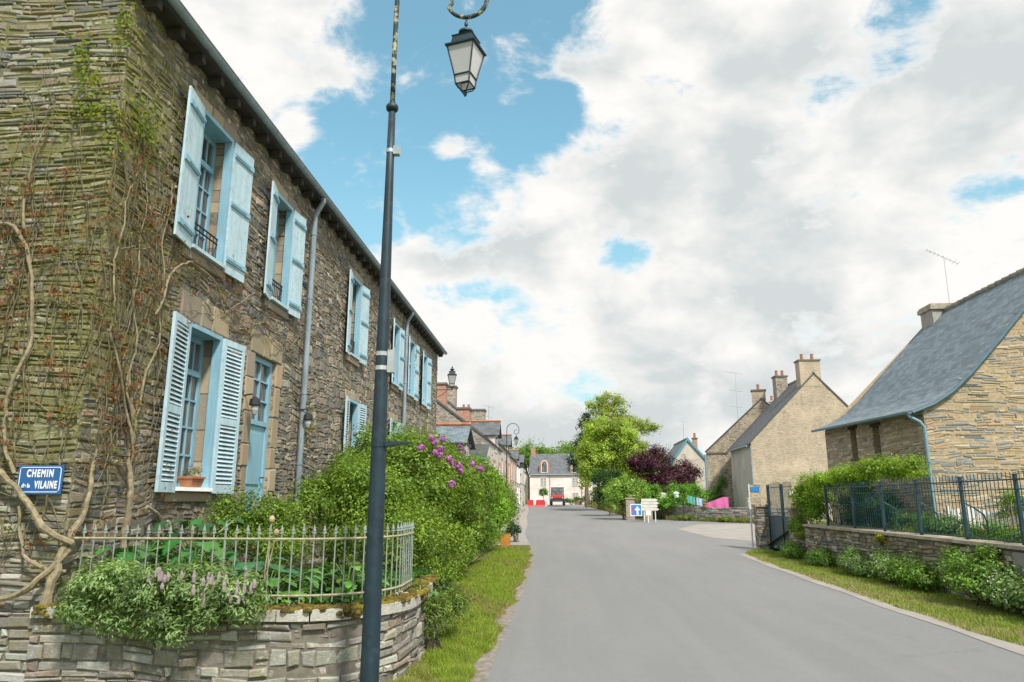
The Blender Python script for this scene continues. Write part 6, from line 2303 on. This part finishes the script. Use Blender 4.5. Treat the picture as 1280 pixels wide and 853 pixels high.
# outward side must face the road (smaller y)
def Pw(u, v, w):
    u_ = max(0, min(cumf[-1] - 1e-6, u))
    i = 0
    while cumf[i + 1] < u_: i += 1
    a, b = fw[i], fw[i + 1]
    f = (u_ - cumf[i]) / (cumf[i + 1] - cumf[i])
    d = Vector((b[0] - a[0], b[1] - a[1])).normalized()
    x, y = a[0] + (b[0] - a[0]) * f, a[1] + (b[1] - a[1]) * f
    nx, ny = d.y, -d.x
    if ny > 0: nx, ny = -nx, -ny
    return (x + nx * w, y + ny * w, v + gz(y))


jw = thing('junction_wall', 'long low grey stone wall on the far side of the road junction', 'wall', (10, 50, gz(50)))
mb = MB()
L = cumf[-1]
N = 20
for i in range(N):
    a, b = L * i / N, L * (i + 1) / N
    mb.quad([Pw(a, -.2, 0), Pw(b, -.2, 0), Pw(b, .92, 0), Pw(a, .92, 0)])
    mb.quad([Pw(a, .92, 0), Pw(b, .92, 0), Pw(b, .92, -.4), Pw(a, .92, -.4)])
    mb.quad([Pw(a, -.2, -.4), Pw(b, -.2, -.4), Pw(b, .92, -.4), Pw(a, .92, -.4)])
mb.build('wall_core', M['mortar_grey'], jw)
mb = MB()
jp = pal_from([(.38, .34, .29), (.29, .26, .23), (.48, .43, .36), (.34, .32, .30), (.24, .23, .21)], .15)
stones(mb, Pw, L, lambda u: .95 + .03 * math.sin(u * 2), [], (.08, .17), (.2, .6), (0, .05), .012, jp, None, .01, 111)
mb.build('stonework', M['stone_garden'], jw)

pts2 = [(6.4, 56.4), (5.9, 62), (5.6, 75), (4.6, 96)]
lw2 = thing('street_side_wall', 'weathered stone and timber boundary wall under the trees, right side of the street', 'wall', (5.8, 65, gz(65)))
mb = MB()
for a, b in zip(pts2[:-1], pts2[1:]):
    n = 8
    for k in range(n):
        p0 = (a[0] + (b[0] - a[0]) * k / n, a[1] + (b[1] - a[1]) * k / n)
        p1 = (a[0] + (b[0] - a[0]) * (k + 1) / n, a[1] + (b[1] - a[1]) * (k + 1) / n)
        z0, z1 = gz(p0[1]), gz(p1[1])
        h = 1.05 + .15 * math.sin(k * 2.1 + a[1])
        vs = [(p0[0], p0[1], z0 - .1), (p1[0], p1[1], z1 - .1), (p1[0], p1[1], z1 + h), (p0[0], p0[1], z0 + h), (p0[0] + .4, p0[1], z0 - .1), (p1[0] + .4, p1[1], z1 - .1), (p1[0] + .4, p1[1], z1 + h), (p0[0] + .4, p0[1], z0 + h)]
        mb.faces(vs, [(3, 2, 1, 0), (4, 5, 6, 7), (0, 1, 5, 4), (1, 2, 6, 5), (2, 3, 7, 6), (3, 0, 4, 7)])
mb.build('wall', M['rubble_far'], lw2)
mb = MB()
for k in range(9):
    y = 58 + k * 3.7
    x = interp([(p[1], p[0]) for p in pts2], y) - .25
    mb.tube([(x, y, gz(y)), (x, y, gz(y) + 1.1)], .07, 6)
mb.build('timber_posts', M['bark'], lw2)

gpl = 'brick and stone gate piers by the junction sign'
for i, (x, y, h, lab) in enumerate(((4.95, 52.8, 1.45, 'left weathered pier of the old gateway behind the junction signs'), (6.1, 52.2, 1.35, 'right pinkish pier of the old gateway behind the junction signs'))):
    o = thing('gateway_pier', lab, 'gate pillar', (x, y, gz(y)), gpl)
    mb = MB()
    mb.box((x - .3, y - .3, gz(y) - .1), (x + .3, y + .3, gz(y) + h))
    mb.build('shaft', M['rubble_far'], o)
    mb = MB()
    mb.box((x - .36, y - .36, gz(y) + h), (x + .36, y + .36, gz(y) + h + .1))
    mb.build('cap', M['rubble_far'], o)

# ------------------------------------------------------------------ road signs at the junction
zs = gz(49)
o = thing('road_sign', 'square blue road sign with white border and white arrow, at the junction', 'road sign', (4.95, 49, zs))
mb = MB()
cx, cz, s2 = 4.98, 1.0 + zs * .2, .385
mb.box((cx - s2, 48.95, cz - s2), (cx + s2, 48.97, cz + s2))
mb.build('plate', M['sign_white'], o)
mb = MB()
q = s2 - .06
mb.box((cx - q, 48.94, cz - q), (cx + q, 48.949, cz + q))
mb.build('blue_field', M['sign_blue2'], o)
mb = MB()
yv = 48.932
ax = cx + .07
for pts in ([(ax - .055, cz - q + .02), (ax + .075, cz - q + .02), (ax + .075, cz - .02), (ax - .055, cz - .02)], [(ax - .19, cz - .02), (ax + .21, cz - .02), (ax + .01, cz + .26)]):
    n = len(pts)
    mb.faces([(x, yv, z) for x, z in pts] + [(x, yv + .006, z) for x, z in pts], [tuple(range(n)), tuple(range(2 * n - 1, n - 1, -1))] + [(i, n + i, n + (i + 1) % n, (i + 1) % n) for i in range(n)])
mb.build('arrow', M['sign_white'], o)
mb = MB()
mb.box((cx - .255, 48.932, cz - .27), (cx - .205, 48.939, cz + .27))
mb.build('bars', M['sign_red'], o)
mb = MB()
mb.tube([(cx - .2, 49.0, zs), (cx - .2, 49.0, cz + .2)], .03, 6)
mb.build('post', M['steel'], o)
o = thing('direction_board', 'stack of four pale direction boards on two white posts beside the blue sign', 'direction sign', (5.9, 50, zs))
mb = MB()
for k in range(4):
    z = .74 + k * .20 + zs
    x0, x1 = 5.42 + .02 * (k % 2), 6.42 + .06 * ((k + 1) % 2)
    pts = [(x0, z), (x1, z), (x1 + .13, z + .09), (x1, z + .18), (x0, z + .18)]
    mb.faces([(x, 49.95, zz) for x, zz in pts] + [(x, 49.98, zz) for x, zz in pts], [(0, 1, 2, 3, 4), (9, 8, 7, 6, 5)] + [(i, 5 + i, 5 + (i + 1) % 5, (i + 1) % 5) for i in range(5)])
mb.build('boards', paint('faded_sign_cream', (.60, .58, .52), .6, var=.15), o)
mb = MB()
for x in (5.6, 6.35):
    mb = MB()
    mb.tube([(x, 50.02, zs), (x, 50.02, zs + 1.5)], .035, 6)
    mb.build('post', M['white'], o)
o = thing('small_white_marker', 'low white roadside marker between the two junction signs', 'marker', (5.75, 48.6, zs))
mb = MB()
mb.box((5.68, 48.55, zs), (5.74, 48.6, zs + .6)); mb.box((5.55, 48.52, zs + .45), (5.88, 48.55, zs + .75))
mb.build('board', M['white'], o)

# ------------------------------------------------------------------ laundry and yard things behind the junction wall
zy = gz(50)
o = thing('pink_sheet', 'bright pink sheet hung out behind the low junction wall', 'sheet', (11.1, 51.3, zy + 1))
mb = MB()
nu, nv = 26, 6
def shp(i, j):
    u, v = i / nu, j / nv
    x = 9.75 + 1.75 * u
    top = 1.12 + .50 * min(1, u * 1.25)
    z = zy + .75 + (top - .75) * v
    return (x, 51.3 + .06 * math.sin(u * 19 + v) * (.5 - v * .3) + .05 * math.sin(u * 9), z)
for i in range(nu):
    for j in range(nv):
        mb.quad([shp(i, j), shp(i + 1, j), shp(i + 1, j + 1), shp(i, j + 1)])
mb.build('cloth', M['pink_cloth'], o)
for (lab, x0, x1, zt, zb_, mt) in (('dark teal cloth pegged on the washing line left of the pink sheet', 8.75, 9.25, 1.75, 1.25, 'teal_cloth'), ('pale blue cloth pegged next to the teal one', 9.35, 9.95, 1.60, 1.1, 'blue_cloth')):
    o = thing('hung_cloth', lab, 'laundry', ((x0 + x1) / 2, 51.3, zy + zt), 'cloths on the washing line')
    mb = MB()
    for i in range(8):
        for j in range(3):
            f = lambda i_, j_: (x0 + (x1 - x0) * i_ / 8, 51.3 + .03 * math.sin(i_ * 1.7), zy + zb_ + (zt - zb_) * j_ / 3 - .02 * i_)
            mb.quad([f(i, j), f(i + 1, j), f(i + 1, j + 1), f(i, j + 1)])
    mb.build('cloth', M[mt], o)
o = thing('washing_line', 'thin washing line strung between a dark post and the patched house', 'washing line', (8.5, 51.6, zy))
mb = MB()
mb.tube([(8.5, 51.6, zy), (8.5, 51.6, zy + 1.85)], .04, 6)
mb.tube([(8.5, 51.6, zy + 1.83), (10.2, 51.4, zy + 1.55), (12.0, 51.3, zy + 2.1)], .008, 4)
mb.build('line', M['dark_plastic'], o)
o = thing('letter_box', 'white-capped letter box on a blue post behind the junction wall', 'letter box', (8.25, 53, zy))
mb = MB(); mb.tube([(8.25, 53, zy), (8.25, 53, zy + 1.6)], .05, 6); mb.build('post', M['sign_blue'], o)
mb = MB(); mb.lathe([(.17, 0), (.17, .25), (.22, .26), (.20, .34), (.08, .40)], (8.25, 53, zy + 1.6), 10); mb.build('box', M['white'], o)
o = thing('garden_table', 'stack of pale garden furniture beside the patched house wall', 'garden table', (12.9, 50.6, zy))
mb = MB()
for z in (1.25, 1.5): mb.box((12.55, 50.3, zy + z), (13.25, 50.8, zy + z + .06))
for x in (12.6, 13.17):
    for y in (50.35, 50.72): mb.box((x, y, zy), (x + .04, y + .04, zy + 1.55))
mb.build('frame', M['white'], o)
for i, (x, y, z, lab) in enumerate(((12.95, 46.9, .95, 'terracotta flower pot on the right end of the junction wall'), (9.75, 50.55, .93, 'small terracotta pot on the wall below the pale blue cloth'))):
    o = thing('wall_pot', lab, 'flower pot', (x, y, gz(y) + z), 'pots on the junction wall')
    mb = MB(); mb.lathe([(.12, 0), (.17, .22), (.19, .22), (.19, .26), (.15, .26)], (x, y, gz(y) + z), 10); mb.build('pot', M['terracotta'], o)
    foliage('foliage', o, [(x, y, gz(y) + z + .34, .17, .17, .14)], 240, .07, (.07, .15, .02), (.5, .2, .05), clump=.1, seed=i)


# ------------------------------------------------------------------ trees
def tree(name, label, base, h, trunk_h, r, blobs, n, leaf, c1, c2, seed, clump=.5, mat=None, trans=None, group=None, inner=.12, tip=None, asp=.6, nclump=None, lean=0, rough=.3):
    o = thing(name, label, 'tree', base, group)
    rg = random.Random(seed)
    mb = MB()
    x, y, z = base
    tp = [(x + rg.uniform(-.1, .1) * k + lean * k / 6, y, z + h * .86 * k / 6) for k in range(7)]
    mb.tube(tp, [r * (1 - .82 * k / 6) for k in range(7)], 9)
    lm = MB()
    for k in range(16):
        f = rg.uniform(.25, .95)
        i = min(5, int(f * 6))
        s0 = Vector(tp[i]).lerp(Vector(tp[i + 1]), f * 6 - i)
        b = rg.choice(blobs)
        e = Vector((b[0] + rg.uniform(-.6, .6) * b[3], b[1] + rg.uniform(-.6, .6) * b[4], b[2] + rg.uniform(-.2, .75) * b[5]))
        mid = s0.lerp(e, .5) + Vector((rg.uniform(-.2, .2), rg.uniform(-.2, .2), -.15 * (e - s0).length * .3))
        rr_ = r * (1 - .8 * f) * .5
        lm.tube([s0, mid, e], [rr_, rr_ * .6, rr_ * .2], 5)
        for q in range(3):
            e2 = e + Vector((rg.uniform(-1, 1) * b[3] * .5, rg.uniform(-1, 1) * b[4] * .5, rg.uniform(-.1, .6) * b[5]))
            lm.tube([mid.lerp(e, .6), mid.lerp(e2, .7), e2], [rr_ * .4, rr_ * .25, rr_ * .1], 4)
    mb.build('trunk', M['bark'], o)
    lm.build('limbs', M['bark'], o)
    foliage('crown', o, lumpy(blobs, seed, 4, (.3, .5)), n, leaf, c1, c2, clump=clump, seed=seed, mat=mat or M['leaf_thin'], inner=inner, asp=asp, nclump=nclump, shell=(.45, 1.05), rough=rough, tip=tip)
    return o


z75 = gz(75)
LG1, LG2 = (.27, .39, .05), (.48, .58, .11)
tree('spring_tree', 'tallest tree, airy with fresh yellow-green leaves, beyond the junction', (5.6, 76, z75), 11.6, 3, .26,
     [(4.9, 76, 6.0, 2.6, 2.4, 2.8), (3.6, 76, 5.0, 1.9, 2.0, 2.6), (5.3, 76, 9.0, 2.3, 2.0, 1.5), (7.2, 76, 6.8, 1.9, 2.0, 1.9), (3.6, 75.6, 8.2, 1.4, 1.4, 1.6), (2.6, 75.5, 3.8, 1.1, 1.2, 2.2), (7.6, 75.5, 5.0, 1.8, 1.8, 1.9), (6.4, 75.6, 8.2, 1.8, 1.6, 1.5), (2.6, 75.5, 6.2, 1.0, 1.2, 1.8)], 34000, .22, LG1, LG2, 201, clump=.55, nclump=520)
tree('spring_tree', 'open top of a thin-branched tree rising above the yellow-green crown', (6.1, 78, z75), 13.0, 4, .2,
     [(5.9, 78, 10.6, 1.9, 1.5, 2.2), (4.2, 78, 11.0, 1.3, 1.3, 1.7), (7.6, 78, 9.8, 1.7, 1.3, 1.2), (9.3, 78, 9.0, 1.5, 1.2, 1.1), (5.0, 78, 12.3, .9, .9, .9)], 8500, .20, (.26, .34, .07), (.46, .52, .12), 202, clump=.42, nclump=170, inner=.3)
tree('spring_tree', 'rounded mid-green tree right of the yellow-green one, behind the purple tree', (9.0, 79, z75), 8.5, 3, .2,
     [(8.8, 79, 5.6, 2.6, 2.0, 2.2), (10.8, 79, 5.2, 1.8, 1.8, 1.7)], 12000, .22, (.20, .33, .03), (.38, .50, .06), 203, clump=.5)
tree('dark_evergreen', 'dark conifer peeping out left of the yellow-green tree', (3.4, 92, gz(92)), 12, 3, .3,
     [(3.2, 92, 8.0, 1.6, 1.5, 2.6), (3.3, 92, 11.0, 1.0, 1.0, 1.6), (3.0, 92, 5.6, 2.0, 2, 2)], 9000, .22, (.02, .055, .02), (.04, .09, .025), 204, clump=.45, mat=M['leaf_dark'])
tree('dark_evergreen', 'deep green shrubby tree at the roadside under the yellow-green crown', (4.1, 61, gz(61)), 4.4, 1, .14,
     [(4.4, 61, 2.6, 1.5, 1.3, 1.6), (3.3, 61, 1.8, 1.0, 1.2, 1.2), (3.6, 61.5, 3.2, 1.1, 1.1, 1.1)], 15000, .12, (.02, .07, .02), (.06, .15, .03), 205, clump=.32)
tree('purple_tree', 'dark purple-leaved plum tree beside the white cottage', (8.7, 62, gz(62)), 6.2, 1.5, .2,
     [(8.3, 62, 4.6, 2.1, 1.8, 1.9), (10.4, 62, 3.6, 1.5, 1.6, 1.5), (6.9, 62, 4.4, 1.3, 1.4, 1.3), (9.2, 61.6, 3.2, 2.2, 1.5, 1.1), (7.3, 61.7, 3.0, 1.4, 1.3, 1.0)], 26000, .14, (.035, .010, .018), (.10, .025, .045), 206, clump=.38, mat=leaf_mat('purple_leaf', .12, .5, .3))
shrub('round pale green viburnum with creamy blossom, behind the junction signs', (4.6, 53.5, gz(53)),
      [(4.6, 53.6, 2.2, 1.3, 1.1, 1.35), (4.1, 53.4, 1.4, 1.0, 1, 1.0), (5.5, 53.8, 1.8, .95, 1.0, 1.0)], 15000, .12, (.12, .26, .02), (.36, .50, .10), 207, clump=.3, flowers=(40, .14, (.50, .56, .30), 1))
shrub('bright green bush between the pale boulder and the gateway piers', (7.0, 55.5, gz(55)),
      [(6.8, 55.5, 1.9, 1.1, 1.0, .8), (6.3, 55, 1.3, .7, .7, .7)], 8000, .12, (.08, .24, .02), (.22, .42, .04), 208, clump=.28)
shrub('green laurel-like bush right behind the long junction wall', (8.3, 54, gz(54)),
      [(8.5, 53.8, 1.6, 1.5, 1.0, 1.0), (9.5, 54.2, 1.9, 1.0, .9, .95), (7.5, 53.5, 1.3, .8, .8, .6)], 14000, .12, (.07, .22, .015), (.22, .42, .04), 209, clump=.28)
shrub('bush growing against the patched gable house beside its blue downpipe', (12.3, 57.3, gz(57)),
      [(12.1, 57.3, 1.9, .6, .5, .9), (12.4, 57.2, 2.8, .45, .4, .8), (11.4, 57.4, 1.7, .6, .4, .7)], 5000, .10, (.05, .16, .02), (.15, .28, .03), 210, clump=.2)
shrub('reddish low bushes along the top of the junction wall', (7.6, 53.0, gz(53)),
      [(7.2, 54.3, 1.25, .7, .4, .35)], 2200, .09, (.14, .08, .03), (.2, .18, .05), 211, clump=.2)
o = thing('boulder', 'pale rounded boulder seen over the junction wall between two bushes', 'boulder', (7.7, 56.5, gz(56)))
mb = MB()
mb.lathe([(.9, -.2), (1.05, .6), (.95, 1.2), (.75, 1.6), (.3, 1.85), (.02, 1.9)], (7.8, 56.5, gz(56)), 11, sy=.7)
mb.build('rock', M['plaster_grey'] if False else paint('pale_rock', (.55, .50, .45), .9, var=.25, scale=2.5, bmp=.8), o)
for i, (x, y, w_, lab) in enumerate(((10.8, 49.0, .5, 'weedy tuft at the right foot of the junction wall'), (8.2, 51.4, .7, 'yellowish weed strip below the middle of the junction wall'), (6.3, 53.8, .5, 'green weed clump at the left foot of the junction wall'), (13.6, 47.2, .5, 'orange-flowered tuft at the wall end near the white post'))):
    shrub(lab, (x, y, gz(y)), [(x, y, gz(y) + .18, w_, .3, .2)], 1500, .09, (.10, .19, .03), (.28, .30, .06), 220 + i, clump=.14, name='weed_tuft', cat='plant', group='weeds along the junction wall')

# garden bank behind the junction wall, trees further back
tg = 'trees beyond the village'
far = [(-7, 150, 14, 4.5, 'far bright green tree rising behind the pink house, left one'), (1, 155, 14.5, 5, 'far bright green tree rising behind the pink house, middle one'), (8, 150, 13, 5, 'far green tree mostly behind the yellow-green tree'),
       (16, 160, 10, 5, 'far low green tree behind the white cottage'), (28, 150, 9, 5, 'far tree behind the ochre gabled house'), (40, 140, 9, 5, 'far tree far behind the slate-roofed house'), (-22, 160, 10, 5, 'far tree hidden low behind the row of houses')]
for i, (x, y, top, rr_, lab) in enumerate(far):
    tree('far_tree', lab, (x, y, gz(y) - .2), top, 3, .35, [(x, y, top - rr_ * .8, rr_, rr_, rr_ * .8), (x - rr_ * .6, y, top - rr_ * 1.2, rr_ * .8, rr_, rr_ * .7), (x + rr_ * .6, y, top - rr_ * 1.1, rr_ * .8, rr_, rr_ * .75)], 9000, .42, (.09, .20, .02), (.22, .36, .03), 230 + i, clump=1.0, group=tg)

# ------------------------------------------------------------------ things at the far end of the street
ze = gz(100)
for i, (x0, x1, lab) in enumerate(((-4.25, -3.45, 'left red plastic road barrier at the end of the street'), (-3.2, -1.95, 'right red plastic road barrier, longer, with a pale end'))):
    o = thing('road_barrier', lab, 'road barrier', ((x0 + x1) / 2, 97, ze), 'red plastic barriers at the street end')
    mb = MB()
    vs = []
    for y, z, i_ in ((96.75, 0, 0), (97.25, 0, 0), (96.85, .2, 0), (97.15, .2, 0), (96.9, .85, .08), (97.1, .85, .08)):
        vs += [(x0 + i_, y, ze + z), (x1 - i_, y, ze + z)]
    mb.faces(vs, [(0, 1, 5, 4), (4, 5, 9, 8), (8, 9, 11, 10), (10, 11, 7, 6), (6, 7, 3, 2), (2, 3, 1, 0), (0, 4, 6, 2), (4, 8, 10, 6), (1, 3, 7, 5), (5, 7, 11, 9)])
    mb.build('body', M['red_plastic'], o)
    if i:
        mb = MB(); mb.box((x1 + .01, 96.8, ze), (x1 + .28, 97.2, ze + .75)); mb.build('end_block', M['white'], o)

v = thing('utility_vehicle', 'small red and black open-sided utility vehicle parked at the end of the street', 'utility vehicle', (-.35, 104.0, gz(104)))
zv = gz(104)
v.scale = (1.35, 1.2, 1.3)
vx, vy = -.35, 104.0
mb = MB()
mb.faces([(vx - .72, vy, zv + .55), (vx + .72, vy, zv + .55), (vx + .70, vy, zv + .95), (vx - .70, vy, zv + .95), (vx - .74, vy + 2.9, zv + .55), (vx + .74, vy + 2.9, zv + .55), (vx + .74, vy + 2.9, zv + 1.05), (vx - .74, vy + 2.9, zv + 1.05), (vx - .62, vy + .8, zv + 1.15), (vx + .62, vy + .8, zv + 1.15)],
         [(3, 2, 1, 0), (0, 1, 5, 4), (4, 5, 6, 7), (3, 8, 9, 2), (8, 7, 6, 9), (1, 2, 9, 6, 5), (0, 4, 7, 8, 3)])
bd = mb.build('body', M['dark_plastic'], v)
mb = MB()
mb.faces([(vx - .66, vy - .01, zv + .80), (vx + .66, vy - .01, zv + .80), (vx + .68, vy - .01, zv + .97), (vx - .68, vy - .01, zv + .97), (vx - .60, vy + .78, zv + 1.17), (vx + .60, vy + .78, zv + 1.17)], [(0, 1, 2, 3), (3, 2, 5, 4)])
mb.build('bonnet', M['red_car'], v)
mb = MB()
mb.box((vx - .5, vy - .04, zv + .60), (vx + .5, vy - .002, zv + .82))
mb.box((vx - .78, vy - .08, zv + .42), (vx + .78, vy + .1, zv + .54))
mb.build('grille', M['dark_plastic'], v)
for sx in (-.56, .56):
    mb = MB(); mb.tube([(vx + sx, vy - .05, zv + .84), (vx + sx, vy + .02, zv + .84)], .09, 10); mb.build('headlight', M['frosted'], v)
mb = MB()
for sx in (-.66, .66):
    mb.tube([(vx + sx, vy + .75, zv + 1.1), (vx + sx * .95, vy + 1.05, zv + 1.9), (vx + sx * .95, vy + 2.4, zv + 1.9), (vx + sx, vy + 2.5, zv + 1.0)], .035, 6)
mb.build('roll_cage', M['dark_plastic'], v)
mb = MB(); mb.box((vx - .68, vy + 1.0, zv + 1.9), (vx + .68, vy + 2.45, zv + 1.97)); mb.build('roof', M['dark_plastic'], v)
mb = MB(); mb.faces([(vx - .6, vy + .80, zv + 1.16), (vx + .6, vy + .80, zv + 1.16), (vx + .58, vy + 1.03, zv + 1.88), (vx - .58, vy + 1.03, zv + 1.88)], [(0, 1, 2, 3)]); mb.build('windscreen', M['glass'], v)
mb = MB(); mb.box((vx - .55, vy + 1.5, zv + .9), (vx + .55, vy + 1.65, zv + 1.5)); mb.box((vx - .55, vy + 1.2, zv + .85), (vx + .55, vy + 1.5, zv + 1.06)); mb.build('seat', M['black_rubber'], v)
for sx in (-.66, .66):
    for yy in (.35, 2.3):
        mb = MB()
        mb.tube([(vx + sx - .13, vy + yy, zv + .33), (vx + sx + .13, vy + yy, zv + .33)], .33, 16)
        w_ = mb.build('wheel', M['black_rubber'], v)
        mb = MB()
        mb.tube([(vx + sx - .14, vy + yy, zv + .33), (vx + sx + .14, vy + yy, zv + .33)], .17, 10)
        mb.build('rim', M['steel'], w_)
o = thing('potted_tree', 'young leafy tree in a dark tub in front of the pink house', 'potted tree', (-2.4, 106, gz(106)))
mb = MB(); mb.lathe([(.28, 0), (.35, .5), (.38, .5), (.38, .56), (.3, .56)], (-2.4, 106, gz(106)), 10); mb.build('tub', M['dark_plastic'], o)
mb = MB(); mb.tube([(-2.4, 106, gz(106) + .5), (-2.35, 106, gz(106) + 1.4)], .04, 5); mb.build('trunk', M['bark'], o)
foliage('crown', o, [(-2.4, 106, gz(106) + 1.7, .65, .6, .6)], 1500, .16, (.06, .18, .03), (.15, .32, .05), clump=.25, seed=301)
o = thing('planter', 'terracotta planter with greenery by the right corner of the pink house', 'planter', (2.6, 111.5, gz(111)))
mb = MB(); mb.box((2.2, 111.2, gz(111)), (3.2, 111.8, gz(111) + .55)); mb.build('box', M['terracotta'], o)
foliage('foliage', o, [(2.7, 111.5, gz(111) + .8, .6, .4, .35)], 700, .15, (.06, .16, .03), (.15, .3, .04), clump=.2, seed=302)
shrub('low hedge bushes in front of the pink house right corner', (1.6, 110.5, gz(110)), [(1.5, 110.5, 1.6, .8, .6, .55), (3.8, 110.5, 1.7, .9, .6, .7)], 2500, .16, (.05, .14, .02), (.13, .26, .04), 303, clump=.3)
o = thing('wall_awning', 'small dark awning jutting from the last pale house of the row', 'awning', (-5.25, 97.2, 3.6))
mb = MB()
mb.faces([(-5.29, 96.5, 4.1), (-5.29, 98.0, 4.1), (-4.4, 98.0, 3.5), (-4.4, 96.5, 3.5), (-5.29, 96.5, 4.0), (-5.29, 98.0, 4.0), (-4.4, 98.0, 3.38), (-4.4, 96.5, 3.38)],
         [(0, 1, 2, 3), (7, 6, 5, 4), (0, 4, 5, 1), (1, 5, 6, 2), (2, 6, 7, 3), (3, 7, 4, 0)])
mb.build('canopy', M['dark_plastic'], o)
